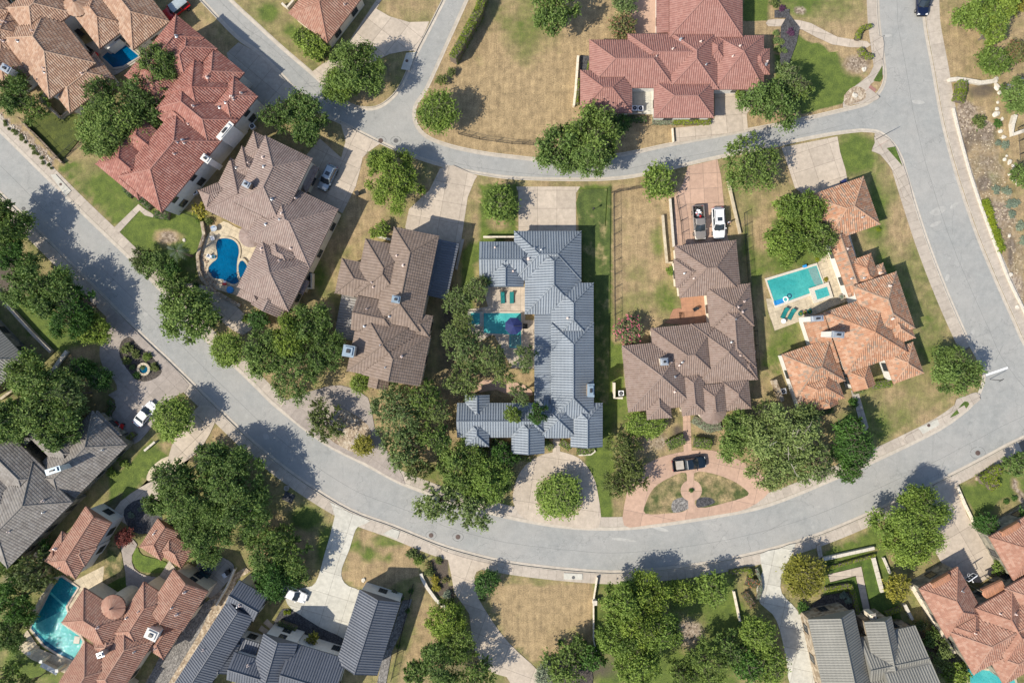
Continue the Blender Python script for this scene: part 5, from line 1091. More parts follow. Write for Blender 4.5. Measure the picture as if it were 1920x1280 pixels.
CR = {}
def crowns():
    for kind, rad, n, leaf in (('oak', 6.4, 19000, 0.225), ('oak', 4.0, 8600, 0.215), ('oak', 2.2, 2600, 0.21), ('round', 4.2, 8200, 0.25), ('round', 2.4, 3000, 0.22), ('round', 1.1, 700, 0.19), ('cone', 2.0, 2600, 0.2), ('airy', 5.2, 8200, 0.21), ('airy', 3.2, 3900, 0.2)):
        CR[(kind, rad)] = []
        for v in range(5 if kind == 'oak' and rad > 3 else 3):
            sd = int(rad*100)+v*7+len(kind)
            me, lob = crown_mesh(kind, rad, n, sd, leaf); h0 = rad*0.62
            CR[(kind, rad)].append((me, trunk_mesh(lob, rad, h0, sd, 0.035*rad+0.06), h0))

def tree(px, py, rpx, h, mat, label, kind='oak', name=None, group=None, flat=1.0, cat="tree"):
    """px,py: crown centre and rpx: crown radius as seen; h: total height"""
    if kind == 'oak' and (mat in ('pale', 'olive') or (mat == 'oak' and sum(map(ord, label)) % 3 == 0)) and rpx < 60: kind = 'airy'
    zc = h*0.62; k = (1-zc/H)/S; x, y = P(px, py, zc); r = rpx*k
    opts = sorted([q for q in CR if q[0] == kind], key=lambda q: abs(math.log(q[1]/r)))[0]
    me, tr, h0 = R.choice(CR[opts]); s = r/opts[1]
    top = {'oak': 0.5+0.25, 'airy': 0.75, 'round': 1.1, 'cone': 1.9}[kind]*opts[1]
    if h < 0.9*r: h = 0.9*r
    sz = min(1.5*s, max(0.55*s, (h*0.62)/top)); zb = h-top*sz
    if kind in ('oak', 'airy'): zb = max(zb, 1.0)
    t = thing(name or "tree", label, cat, (x, y, 0), R.uniform(0, 6.28), group)
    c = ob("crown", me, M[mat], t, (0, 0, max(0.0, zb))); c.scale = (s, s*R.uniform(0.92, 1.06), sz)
    tz = max(0.3, zb)/h0; tk = ob("trunk", tr, M['bark'], t, (0, 0, 0)); tk.scale = (s*0.95, s*0.95, (zb+0.5*sz*opts[1]*0.3)/(h0) if zb > 0.3 else 0.3)
    return t

def shrub(px, py, rpx, mat, label, h=None, group=None, name="shrub", cat="shrub", kind='round'):
    r = rpx/S; opts = (kind, 1.1) if kind == 'round' and r < 1.7 else (('round', 2.4) if kind == 'round' else ('cone', 2.0))
    me = R.choice(CR[opts])[0]; s = r/opts[1]; hh = h or r*1.2; x, y = P(px, py, hh*0.5)
    o = ob(name, me, M[mat], None, (x, y, 0), (0, 0, R.uniform(0, 6.28))); o.scale = (s, s, hh/(opts[1]*(1.15 if kind == 'round' else 1.9)))
    return tag(o, label, cat, group)

def hedge(line, wpx, h, label, mat='hedge', name="hedge", dens=46, leaf=0.14, group=None, closed=False):
    """clipped hedge along a line: leaves over a dark core"""
    pts = [Vector(P(*p, h/2)) for p in line]; w = wpx/S; V = []; c = Vector((sum(p.x for p in pts)/len(pts), sum(p.y for p in pts)/len(pts)))
    core = MB(); Pn = []; Nn = []
    rs = np.random.default_rng(int(abs(line[0][0]*31+line[0][1])) )
    for a, b in zip(pts[:-1], pts[1:]):
        d = b-a; L = d.length
        if L < 1e-3: continue
        u = d/L; n = Vector((-u.y, u.x)); q = w*0.42
        core.add([(*(a-c-n*q), 0), (*(b-c-n*q), 0), (*(b-c+n*q), 0), (*(a-c+n*q), 0), (*(a-c-n*q), h*0.86), (*(b-c-n*q), h*0.86), (*(b-c+n*q), h*0.86), (*(a-c+n*q), h*0.86)], [(4,5,6,7),(0,1,5,4),(1,2,6,5),(2,3,7,6),(3,0,4,7)])
        k = int(dens*(L+0.3*w)*w*2.2); s = rs.random(k)*(L+w*0.3)-w*0.15; t = (rs.random(k)*2-1); up = rs.random(k)
        edge = 1-np.abs(t)**5*0.2
        z = np.where(rs.random(k) < 0.62, h*edge*(0.93+0.1*rs.random(k)), h*up); t = np.where(z < h*0.85, np.sign(t)*(0.92+0.12*rs.random(k)), t)
        Pn.append(np.stack([a.x-c.x+u.x*s+n.x*t*w/2, a.y-c.y+u.y*s+n.y*t*w/2, z], 1)); Nn.append(np.stack([n.x*t, n.y*t, np.where(z > h*0.85, 1.3, 0.3)], 1))
    Pp = np.concatenate(Pn); Nm = np.concatenate(Nn); m = len(Pp); nrm = Nm+rs.normal(size=(m, 3))*0.55; nrm /= np.linalg.norm(nrm, axis=1)[:, None]
    t = np.cross(nrm, rs.normal(size=(m, 3))); t /= np.linalg.norm(t, axis=1)[:, None]; b = np.cross(nrm, t); sz = leaf*(0.6+0.7*rs.random((m, 1)))
    VV = np.stack([Pp-t*sz*0.8, Pp+b*sz*0.5, Pp+t*sz*0.8, Pp-b*sz*0.5], 1).reshape(-1, 3); me = mesh(name, VV, np.arange(4*m).reshape(-1, 4))
    at = me.attributes.new("tint", 'FLOAT', 'FACE'); at.data.foreach_set("value", rs.random(m).astype(np.float32)); at = me.attributes.new("spot", 'FLOAT', 'FACE'); at.data.foreach_set("value", rs.random(m).astype(np.float32))
    tt = thing(name, label, "hedge", (c.x, c.y, 0), 0, group); ob("foliage", me, M[mat], tt); ob("branch_core", core.mesh(), M['bark'], tt)
    return tt

def build_plants():
    crowns(); T = tree; o = 'oak'
    T(218,238,70,9,o,"largest live oak of the dark cluster between the tan and red roofs"); T(272,185,55,9,o,"live oak overlapping the left slope of the red tiled roof"); T(300,118,34,9,o,"narrow oak standing over the upper red roof beside the small pool"); T(190,180,34,7,o,"smaller oak at the back of the dark cluster below the tan porch"); T(185,265,34,6,o,"low oak at the lower left of the dark cluster by the turf yard")
    T(28,178,40,7,o,"oak under the tan roof at the left edge of the turf yard"); T(60,200,30,6,o,"small oak beside the turf yard below the tan roof")
    T(662,130,60,9.5,o,"big oak on the wedge between the two upper roads"); T(640,160,34,6.5,'bright',"lighter oak crown reaching over the curb below the big wedge oak",'oak')
    T(520,215,33,6.5,o,"small oak above the mauve roof's top corner"); T(575,225,50,8,o,"broad oak above the mauve roof beside the curved driveway")
    T(568,72,22,4,'bright',"leafy bush under the upper eave of the top left corner roof",'round',name="large_shrub",cat="shrub"); T(592,88,26,4.5,'bright',"leafy bush at the tip of the top left corner roof",'round',name="large_shrub",cat="shrub"); T(606,105,16,3,'olive',"small olive bush beside the tip of the corner roof",'round',name="large_shrub",cat="shrub")
    T(820,208,43,7,'bright',"round bright tree at the corner of the dry vacant lot",'round')
    hedge([(908,-10),(898,25),(884,50),(868,80),(850,112)],17,3.2,"long tapering clipped hedge at the left side of the vacant lot"); T(828,150,12,1.6,'olive',"thin sapling bush near the vacant lot's corner",'round',name="sapling"); T(846,135,9,1.6,'olive',"grey seedling below the long tapering hedge",'round',name="sapling")
    T(1040,12,55,9,o,"wide oak cut by the top edge in the vacant lot"); T(1168,4,24,4,'pale',"pale bush at the top edge beside the pink patio",'round'); T(1169,50,26,4,'rust',"rust tipped crape myrtle beside the rose roof",'round')
    T(1045,278,48,8,o,"left oak of the group that hangs over the upper street",'oak'); T(1115,248,55,9,o,"tallest oak of the group below the rose roof"); T(1105,298,38,8,o,"lowest oak of the group, reaching over the upper street"); T(1160,232,22,4,'deep',"dark bush under the rose roof's left eave",'round',name="large_shrub",cat="shrub")
    T(1448,192,50,8,o,"oak right of the rose house's driveway"); T(1478,150,30,6.5,'pale',"paler crown behind the oak at the rose house driveway",'oak'); T(1500,170,22,5,o,"small crown right of the rose house's oak",'oak')
    T(1410,303,58,8,o,"oak below the upper street between two driveways"); T(1233,340,34,5,'bright',"dense round tree at the head of the pink driveway",'round')
    T(1845,28,44,6.5,'bright',"bright oak right of the navy car",'oak'); T(1872,2,40,7,'bright',"oak cut by the top edge near the right corner",'oak'); T(1858,60,28,5,'bright',"low crown below the right corner oak",'oak'); T(1862,115,31,4,'bright',"round tree above the white rubble wall",'round'); T(1905,98,24,3.5,'rust',"rust coloured bush at the right edge above the stone paving",'round'); T(1905,5,22,4,'yellow',"yellow green bush in the top right corner",'round')
    T(1908,178,34,5,o,"oak at the right edge beside the stone steps"); T(1918,330,22,4,o,"oak sliver at the right edge beside the rock garden")
    T(738,335,58,8,'bright',"leafy oak between the mauve house and the grey drive",'oak'); T(712,300,24,5,o,"small crown on top of the leafy oak by the grey drive")
    T(935,380,34,4.5,'bright',"round bright tree in the outlined lot's top left corner",'round')
    T(1502,395,42,7,'bright',"upper crown of the trees above the turquoise pool",'oak'); T(1478,450,42,7,'bright',"left crown of the trees above the turquoise pool",'oak'); T(1530,450,38,7,o,"right crown of the trees above the turquoise pool"); T(1470,385,24,5,'bright',"small crown at the upper left of the pool trees",'oak')
    T(8,432,48,8,o,"dark oak at the left edge above the driveway"); T(22,478,34,7,'deep',"deep green tree below the dark left edge oak",'oak'); T(5,395,28,7,o,"dark crown top at the left edge beside the street")
    T(45,532,46,7.5,o,"pale leaved oak left of the street above the green strip"); T(100,556,50,8,o,"middle oak of the row along the lower left pavement"); T(132,600,40,7.5,'deep',"dark oak of the row beside the bright green strip",'oak'); T(168,612,36,5.5,'bright',"light green tree at the end of the row beside the curved drive",'oak'); T(150,570,30,7,'deep',"shaded crown between the row oaks and the pavement",'oak')
    T(264,485,22,4,'olive',"reddish shrub tree beside the pavement left of the palm",'oak'); T(290,500,34,4,o,"low dark tree beside the pavement near the palm"); T(325,508,20,3.5,'deep',"dark low tree below the palm",'oak')
    T(352,592,56,8,o,"oak beside the street below the freeform pool"); T(337,540,26,5,o,"small crown at the top of the street side oak")
    T(425,655,36,5.5,'bright',"round bright tree beside the street right of the street side oak",'round'); T(392,598,22,4,o,"small crown right of the street side oak")
    T(500,655,48,7,o,"left oak of the grove below the mauve roof"); T(555,700,52,7.5,o,"lowest oak of the grove beside the pavers"); T(588,610,44,8,o,"upper oak of the grove against the mauve roof"); T(612,665,40,8,o,"right oak of the grove beside the metal lean-to"); T(545,630,36,8,'bright',"lighter oak in the middle of the grove",'oak'); T(485,600,20,3,'deep',"dark shrub by the mauve house's lower path",'round',name="large_shrub",cat="shrub")
    T(75,760,76,10,o,"very large oak over the grey roofs at the left"); T(115,800,52,9.5,o,"lower crown of the very large left oak"); T(60,700,46,9,o,"upper crown of the very large left oak"); T(25,790,42,9,o,"left crown of the very large left oak"); T(135,740,34,8.5,'pale',"pale crown at the right of the very large left oak",'oak')
    T(188,712,24,5,'deep',"dark dome shaped tree beside the curved drive",'round'); T(155,690,24,5,'deep',"shaded dark tree behind the dome shaped one",'round')
    T(323,784,46,6.2,'bright',"bright round oak over the white car",'round')
    T(345,935,66,9.5,o,"left crown of the big dark oak below the street"); T(430,905,70,10,o,"main crown of the big dark oak below the street"); T(455,965,50,9.5,o,"right crown of the big dark oak below the street"); T(385,1000,58,9.5,o,"lower crown of the big dark oak above the dark car"); T(400,860,32,7.5,o,"upper tip of the big dark oak beside the pavement"); T(330,890,34,8.5,o,"upper left crown of the big dark oak")
    T(500,1035,44,7,o,"left oak beside the white driveway"); T(548,1050,40,6.5,o,"right oak beside the white driveway"); T(515,1085,40,6.5,'deep',"lowest oak over the white car in the court",'oak'); T(535,1005,22,5,o,"small oak crown above the driveway oaks")
    T(893,543,26,6,'pale',"oak at the left side of the blue grey roof",'oak'); T(858,565,30,6,'pale',"pale oak on the outlined lot's left boundary",'oak'); T(868,602,24,6,'pale',"oak above the small spa in the outlined lot"); T(850,630,26,6,'pale',"thin pale oak left of the turquoise L pool",'oak')
    T(878,662,38,7,'pale',"oak below the turquoise pool in the outlined lot"); T(922,672,28,7,'pale',"oak at the edge of the pool below the parasol"); T(868,715,32,7,'pale',"lighter oak above the small front gable",'oak'); T(943,700,24,6.5,'pale',"oak between the pool oaks and the courtyard")
    T(985,670,24,7.5,'pale',"slim tree beside the long blue grey roof",'oak'); T(975,738,20,7,'pale',"slim tree hanging over the front courtyard",'oak'); T(1008,775,19,7,'deep',"dark small crown above the front gable roof",'oak'); T(962,775,16,6.5,'bright',"small crown over the middle of the front roof",'oak')
    T(742,775,56,8,'pale',"big pale oak over the lower paved drive",'oak'); T(798,745,34,7,o,"oak beside the boundary right of the taupe roof"); T(762,842,44,7,'pale',"lower pale oak over the paved drive",'oak'); T(818,820,30,6.5,o,"oak on the outlined lot's left boundary near the street"); T(785,880,26,5,'olive',"olive crown near the outlined lot's lower left corner",'oak'); T(820,770,26,6,'pale',"pale crown between the taupe roof and the front gable",'oak')
    T(608,790,38,5,'olive',"rusty green tree in the paved drive's island",'oak'); T(680,835,21,2.8,'yellow',"yellowish bush beside the pavement near the paved drive",'round',name="large_shrub",cat="shrub"); T(675,716,20,3.2,'bright',"bright bush below the taupe roof's left eave",'round',name="large_shrub",cat="shrub"); T(700,710,14,2.6,'bright',"smaller bush beside the taupe house's porch",'round',name="large_shrub",cat="shrub")
    T(865,880,44,6.5,o,"left oak in the outlined front yard"); T(915,900,46,6.5,'bright',"right oak in the outlined front yard",'oak'); T(945,855,26,5,'deep',"dark crown under the middle gable roof",'oak'); T(890,845,24,4.5,'bright',"bright crown under the rounded gable",'oak')
    T(825,942,44,6,'pale',"pale oak hanging over the street left of the outlined front yard",'oak'); T(890,955,40,6,'pale',"pale oak over the curb below the outlined front yard",'oak')
    T(1048,930,50,4.5,'bright',"big round glossy tree in the cream half circle drive",'round')
    T(1195,795,26,3.6,'bright',"bright tree under the brown house's lower left roof",'round'); T(1225,797,26,3.6,'bright',"second bright tree under the brown house's entry hip",'round')
    T(1168,845,32,5,'olive',"olive tree right of the outlined lot's lower corner",'oak'); T(1180,895,34,5,'olive',"lower olive tree beside the pink circular drive",'oak'); T(1155,905,24,4.5,'olive',"small olive crown at the outlined lot's right boundary",'oak')
    T(1385,815,44,6,o,"oak left of the big pale sycamore"); syc = T(1475,825,72,9.5,'pale',"big pale sycamore with bare branches beside the street",'oak')
    for k in range(8):
        an = R.uniform(0, 6.28); q = R.uniform(.3, 3.6); b = MB(); p = (q*math.cos(an), q*math.sin(an), R.uniform(7.2, 8.6)); d = R.uniform(1.0, 2.2); e = (p[0]+d*math.cos(an+.4), p[1]+d*math.sin(an+.4), p[2]+R.uniform(.2, .9))
        b.tube(p, e, .05, .025, 5)
        for _ in range(3): t_ = R.uniform(.3, .9); m_ = tuple(p[i]+(e[i]-p[i])*t_ for i in range(3)); b.tube(m_, (m_[0]+R.uniform(-.8, .8), m_[1]+R.uniform(-.8, .8), m_[2]+R.uniform(.1, .5)), .035, .012, 4)
        ob("bare_branch", b.mesh(), M['grey_conc'], syc)
    pass; T(1440,875,46,8,'pale',"lower left crown of the pale sycamore over the curb",'oak'); T(1530,870,36,8,'pale',"lower right crown of the pale sycamore",'oak'); T(1600,840,44,7.5,'deep',"deep green oak right of the sycamore",'round'); T(1588,800,30,7,'deep',"upper crown of the deep green oak",'oak'); T(1590,880,24,6.5,'deep',"lower tip of the deep green oak over the curb",'oak'); T(1435,790,34,7,'olive',"olive crown at the upper left of the sycamore",'oak')
    T(1800,700,45,6,o,"oak on the corner of the right hand bend"); T(1785,668,20,5,o,"small crown above the right hand corner oak")
    T(1178,618,30,3.6,'pinkbush',"pink flowering crape myrtle at the outlined lot's right",'round')
    T(1715,985,66,8.5,'bright',"large bright oak beside the shaded street driveway",'oak'); T(1710,1020,44,7.5,'bright',"lower crown of the large bright street oak",'oak'); T(1720,945,36,7.5,'bright',"upper crown of the large bright street oak",'oak')
    T(1507,1080,45,6,'yellow',"yellow green round tree beside the long white drive",'round'); T(1683,1100,28,4.5,'yellow',"smaller yellow green tree beside the terracotta garage",'round')
    T(1170,1130,44,7.5,'bright',"upper left crown of the bright elm grove",'oak'); T(1220,1115,40,7,'bright',"upper right crown of the bright elm grove",'oak'); T(1165,1195,44,8,'bright',"left crown of the bright elm grove",'oak'); T(1235,1180,44,8,'bright',"right crown of the bright elm grove",'oak'); T(1195,1245,44,8,'bright',"lowest crown of the bright elm grove",'oak'); T(1200,1170,40,8.6,'bright',"middle crown of the bright elm grove",'oak')
    T(1276,1112,26,5,'bright',"small bright tree between the grove and the white trunk tree",'round'); T(1333,1105,34,5,'bright',"round bright tree above the small green lawn",'round')
    T(1325,1245,48,7,o,"oak over the bottom lawn left of the cypress hedge"); T(1370,1215,30,6,o,"right crown of the oak over the bottom lawn"); T(1280,1262,30,6.5,o,"left crown of the oak over the bottom lawn"); T(1420,1190,40,7,'bright',"upper glossy tree left of the long white drive",'round'); T(1440,1245,44,7,'bright',"lower glossy tree left of the long white drive",'round'); T(1400,1245,34,7,'deep',"dark glossy tree behind the two along the drive",'round')
    T(835,1160,38,6.5,'bright',"yellow green oak beside the beige curved drive",'oak'); T(862,1205,36,6.5,o,"oak touching the beige curved drive"); T(825,1245,44,7,o,"lower oak left of the beige curved drive"); T(890,1262,36,6.5,o,"oak at the bottom edge beside the beige drive"); T(780,1262,24,5,o,"small oak at the bottom edge beside the charcoal roof")
    T(1065,1245,44,6,o,"oak in the dark bed at the bottom middle"); T(1108,1230,28,5.5,'deep',"dark crown left of the elm grove",'oak'); T(1020,1265,20,3,'silver',"bluish shrub at the beige drive's bottom end",'round',name="large_shrub",cat="shrub"); T(1085,1208,18,4.5,o,"tip crown above the bottom middle oak")
    T(913,1090,24,3.4,'deep',"dense dark bush at the beige drive's entrance",'round',name="large_shrub",cat="shrub")
    T(1905,870,24,4.5,o,"oak at the right edge below the street"); T(1848,982,22,3.6,'deep',"dark green bush above the arched terracotta window",'round',name="large_shrub",cat="shrub"); T(1920,965,16,3.5,'deep',"dark bush at the right edge beside the garage",'round',name="large_shrub",cat="shrub"); T(1871,1065,15,2.6,'bright',"rounded bush beside the basketball court",'round',name="large_shrub",cat="shrub")
    T(62,1075,42,6.5,'olive',"olive tree left of the infinity pool",'oak'); T(28,1125,40,7,'deep',"dark tree at the left edge below the olive tree",'oak'); T(18,1185,34,6,o,"oak at the left edge level with the infinity pool"); T(38,1160,20,5,'olive',"small olive crown beside the pool wall",'oak'); T(8,1268,36,6.5,o,"oak in the bottom left corner"); T(60,1278,16,5,'olive',"olive bush at the bottom edge below the pool terrace",'oak'); T(10,1060,26,5,o,"oak sliver at the left edge below the grey roof")
    T(232,1008,19,3,'redleaf',"red leaved maple by the courtyard path",'round'); T(290,945,22,5,o,"lower left tip of the big dark oak over the black bed"); T(88,1025,16,3,'deep',"dark bush behind the guesthouse",'round',name="large_shrub",cat="shrub")
    T(1745,1195,20,3.2,o,"upper tree in the strip between the grey and terracotta houses"); T(1765,1228,24,3.8,'pale',"middle tree in the strip between the grey and terracotta houses",'oak'); T(1795,1262,26,4,'bright',"lowest tree in the strip beside the bottom right pool",'oak'); T(1725,1172,12,2.5,'olive',"small bush at the top of the strip between the houses",'round')
    T(586,1196,13,3.4,'yellow',"small golden bush against the white wall of the charcoal house",'round'); T(716,430,16,2.2,'bright',"bright bush above the taupe roof",'round',name="large_shrub",cat="shrub"); T(703,436,11,2,'bright',"small bush at the white wall above the taupe roof",'round',name="large_shrub",cat="shrub")
    T(378,392,17,3,'yellow',"yellow green bush at the mauve roof's left tip",'round',name="large_shrub",cat="shrub"); T(1388,175,12,3,'bright',"small bush beside the rose house's garage",'round')
    # palm
    x, y = P(331, 470, 5); t = thing("palm_tree", "palm tree on the lawn beside the freeform pool terrace", "palm", (x, y, 0)); xb, yb = P(331, 470, 0)
    ob("trunk", MB().tube((0.3, -0.3, -0.1), (0, 0, 4.8), 0.24, 0.17, 8).mesh(), M['bark'], t)
    for k in range(22):
        a = k*2.4; L = R.uniform(1.5, 2.1); f = MB(); up = R.uniform(0.1, 0.75)
        for i in range(9):
            s0 = i/9; x0 = L*s0; z0 = 4.8+up*math.sin(s0*2.6)*L*0.5-0.75*s0*s0*L*0.6
            for sd in (-1, 1):
                wv = 0.5*math.sin(math.pi*min(1, s0*0.9+0.12)); f.add([(x0, 0, z0), (x0+0.12, 0, z0), (x0+0.35, sd*wv, z0-0.12)], [(0, 1, 2)])
        ob("frond", f.mesh(), M['silver' if k % 3 == 0 else 'bright'], t, None, (0, 0, a))
    # clipped hedges and box balls
    hedge([(1631,50),(1618,53),(1610,62),(1607,75)],9,1.0,"upper curved clipped hedge at the curved path's street end"); hedge([(1612,92),(1618,103),(1634,108)],10,1.0,"lower curved clipped hedge at the curved path's street end")
    hedge([(1802,155),(1801,172),(1796,190)],19,1.3,"kidney shaped clipped hedge below the white rubble wall")
    for k in range(9):
        t = k/8; shrub(1849+29*t, 380+86*t, 9, 'hedge', ["topmost","second","third","fourth","middle","fourth lowest","third lowest","second lowest","lowest"][k]+" green box ball in the row behind the white kerb wall", 0.9, "clipped box balls in a row along the right hand wall", name="box_ball")
    hedge([(1838,900),(1850,894),(1872,878)],20,1.5,"broad clipped hedge at the corner of the small green lawn"); hedge([(1853,912),(1868,903)],18,1.3,"lower clipped hedge beside the small green lawn")
    hedge([(1548,1104),(1592,1096),(1598,1108),(1608,1150)],9,1.1,"L shaped clipped hedge around the stone front terrace"); hedge([(1660,1150),(1688,1140)],9,1.0,"short clipped hedge right of the white front path"); hedge([(1552,1064),(1640,1040)],6,0.8,"low clipped hedge along the white front wall")
    hedge([(1368,1072),(1405,1066),(1408,1080)],8,1.0,"narrow bright hedge by the street left of the white drive"); hedge([(1418,1065),(1425,1085),(1426,1105),(1420,1122)],6,0.8,"curved silvery flower hedge along the white drive",'silver')
    hedge([(240,822),(252,812)],9,1.2,"short hedge beside the dark courtyard"); hedge([(205,752),(212,760),(203,778),(188,792)],9,0.9,"curved box hedge below the house entrance",'deep'); hedge([(524,1166),(556,1178)],10,1.2,"dark clipped hedge before the charcoal house's white wall",'olive')
    hedge([(1224,227),(1262,227)],14,0.8,"grey green planting strip below the rose roof",'silver'); hedge([(1262,228),(1330,228)],12,1.0,"bright clipped strip below the rose roof's right eave"); hedge([(1172,222),(1210,225)],12,1.0,"dark hedge below the rose roof's left wing",'deep')
    hedge([(1106,116),(1104,132)],8,0.9,"small hedge in the black bed left of the rose roof"); hedge([(1084,150),(1082,196)],5,1.2,"thin hedge along the rose house's left wall")
    hedge([(1082,846),(1100,846),(1112,838)],12,0.5,"bright flowering strip inside the white curved border",'bright'); hedge([(1052,828),(1068,838)],14,0.7,"bright bushes right of the cream front path",'bright'); hedge([(1022,828),(1034,840)],14,0.8,"bright bushes left of the cream front path",'bright')
    hedge([(888,838),(918,842)],6,0.5,"low planting inside the rounded white border"); hedge([(925,830),(955,838)],18,1.2,"dark bushes between the rounded gable and the middle gable",'deep'); hedge([(872,744),(874,790)],5,0.8,"narrow green strip left of the front wing"); hedge([(960,856),(995,860)],10,0.6,"low bushes below the middle gable")
    hedge([(1252,835),(1280,822)],20,1.4,"left rounded bushes beside the pink front path",'bright'); hedge([(1302,828),(1330,832)],20,1.4,"right rounded bushes beside the pink front path",'bright'); hedge([(1300,785),(1330,803),(1350,798)],16,0.7,"silvery ground shrubs below the fan shaped roof",'silver')
    hedge([(1638,722),(1668,718)],15,1.1,"bright bushes between the orange house's entrance and right wing",'bright'); hedge([(1600,735),(1616,732)],8,0.8,"small bushes right of the orange house's entrance",'bright'); hedge([(1505,782),(1560,768)],10,0.8,"dark hedge under the orange house's bottom eave",'deep')
    hedge([(234,350),(248,368)],11,1.1,"upper dark hedge at the red roof's lower left side",'deep'); hedge([(262,372),(282,390)],11,1.1,"middle dark hedge at the red roof's lower tip",'deep'); hedge([(292,402),(316,405)],15,1.3,"rounded dark hedge at the red roof's bottom corner",'deep'); hedge([(375,75),(388,88)],14,1.3,"dark hedge beside the red house's upper wing",'bright')
    hedge([(735,1108),(755,1122)],8,0.9,"row of narrow plants before the charcoal garage gable",'deep'); shrub(534,1148,4.5,'hedge',"left of two small box balls beside the stepping slabs",0.7,name="box_ball"); shrub(542,1147,4.5,'hedge',"right of two small box balls beside the stepping slabs",0.7,name="box_ball")
    hedge([(1400,1088),(1420,1094)],18,0.9,"orange flowering bed beside the white drive",'orangeflower'); hedge([(1395,1110),(1412,1135)],14,0.8,"dark flowering bed below the orange flowers",'rust')
    G = "silvery shrubs in the rock garden right of the road"
    for i, (x, y, r) in enumerate(((1885,272,9),(1871,268,6),(1868,355,9),(1890,357,9),(1893,382,9),(1905,382,9),(1898,402,8),(1915,425,11),(1918,450,9),(1845,66,8),(1880,66,5),(1880,355,4))):
        shrub(x, y, r, 'silver', ["pair's larger silver shrub beside the boulders","pair's smaller silver shrub beside the boulders","left silver shrub at the top of the lower rock garden","second silver shrub at the top of the lower rock garden","silver shrub above the two twins in the rock garden","right twin silver shrub near the box ball row","low silver shrub in the middle of the rock garden","large silver shrub at the right edge of the rock garden","lowest silver shrub at the right edge of the rock garden","silver shrub under the top right oak","tiny silver shrub right of the one under the oak","tiny green silver tuft between two rock garden shrubs"][i], 0.7, G)
    for x, y, r, mt, lab in ((1836,228,14,'olive',"dark olive shrub in the middle of the upper rock garden"),(1872,232,9,'deep',"dark green shrub beside the two large boulders"),(1467,15,7,'purple',"purple shrub in the upper black bed"),(1484,60,8,'purple',"purple shrub in the lower black bed"),(1456,62,7,'pale',"upper pale tuft at the rose house's side door"),(1456,76,8,'pale',"middle pale tuft at the rose house's side door"),(1459,92,8,'pale',"lower pale tuft at the rose house's side door"),(1472,94,6,'pale',"pale tuft in the middle of the black bed"),(1465,78,6,'pale',"pale tuft right of the row in the black bed"),(1452,5,10,'olive',"olive tuft at the top edge by the rose house"),
        (238,655,12,'olive',"grassy tuft at the top of the drive island"),(255,663,9,'olive',"grassy tuft right of the tall one in the drive island"),(276,668,9,'bright',"bright shrub above the stone ring"),(236,676,9,'olive',"grey tuft left of the stone ring"),(290,688,9,'olive',"reddish tuft right of the stone ring"),(256,703,8,'deep',"dark shrub below the stone ring"),(248,688,6,'pale',"pale tuft beside the stone ring"),
        (806,1072,10,'olive',"olive shrub in the dark street bed"),(815,1085,9,'yellow',"yellow shrub in the dark street bed"),(819,1100,9,'yellow',"lower yellow shrub in the dark street bed"),(822,1050,8,'olive',"grey shrub at the top of the dark street bed"),(772,1040,12,'olive',"dark low shrub at the brown lawn's right corner"),(785,1050,10,'bright',"green low shrub at the brown lawn's right corner"),(838,1115,9,'silver',"pale shrub at the bottom of the dark street bed"),(845,1130,10,'olive',"wispy shrub beside the beige drive"),(803,1058,7,'rust',"rusty shrub in the dark street bed"),(835,1088,7,'rust',"small rusty shrub beside the beige drive"),
        (220,855,8,'bright',"small bush beside the grey tile house's side wall"),(232,870,9,'bright',"lower bush beside the grey tile house's side wall"),(208,885,10,'bright',"bigger bush beside the grey tile house's side wall"),(462,598,9,'bright',"bush at the mauve house's lower corner"),(488,590,10,'deep',"dark bush by the mauve house's bottom hip"),(367,535,7,'deep',"dark bush below the terrace wall"),(1648,430,5,'hedge',"bright tuft below the orange garage's eave"),(1533,487,5,'hedge',"small yellow plant at the turquoise pool's corner"),(1549,524,5,'yellow',"small yellow plant beside the square spa"),(1887,940,6,'deep',"left round bush in the grey bed by the garage"),(1903,933,6,'deep',"right round bush in the grey bed by the garage"),(1258,508,9,'bright',"bush at the brown house's left wall"),(1676,1155,5,'deep',"dark potted ball in the grey house's small court"),(1296,919,5,'deep',"small agave in the middle of the pink circle"),(268,688,6,'pale',"plant inside the round stone ring"),(1880,1068,7,'bright',"small bush right of the court bush"),(1505,1140,12,'deep',"dark bush below the yellow tree beside the drive"),(1098,1205,5,'deep',"lone sapling on the dry bottom lot"),(1051,1205,6,'deep',"small seedling on the dry bottom lot"),(905,1122,6,'olive',"olive tuft below the dark entrance bush"),(770,1108,6,'deep',"small bush right of the charcoal garage"),(764,1145,5,'deep',"small bush in the grey gravel strip"),(747,1212,5,'deep',"lower small bush in the grey gravel strip"),(372,413,7,'bright',"bright tuft below the yellow green bush"),(392,415,8,'olive',"dry bush at the terrace's upper corner"),
        (1600,755,10,'deep',"dark bush left of the grey front path"),(245,965,7,'silver',"blue agave in the black courtyard bed"),(262,955,5,'silver',"small agave at the top of the black courtyard bed"),(1516,1143,9,'silver',"blue green agave at the grey gable house's corner"),(1582,1117,8,'silver',"left agave behind the L shaped hedge"),(1592,1125,8,'silver',"right agave behind the L shaped hedge")):
        shrub(x, y, r, mt, lab)
    for i in range(16):
        t = i/15; x, y = 6+88*t+R.uniform(-3, 3), 228+86*t+R.uniform(-3, 3)
        shrub(x, y, R.uniform(3, 5.5), 'olive', ["topmost","second","third","fourth","fifth","sixth","seventh","eighth","ninth","tenth","eleventh","twelfth","thirteenth","third lowest","second lowest","lowest"][i]+" small tuft down the gravel strip outside the turf yard", 0.4, "tufts along the gravel strip by the turf yard")
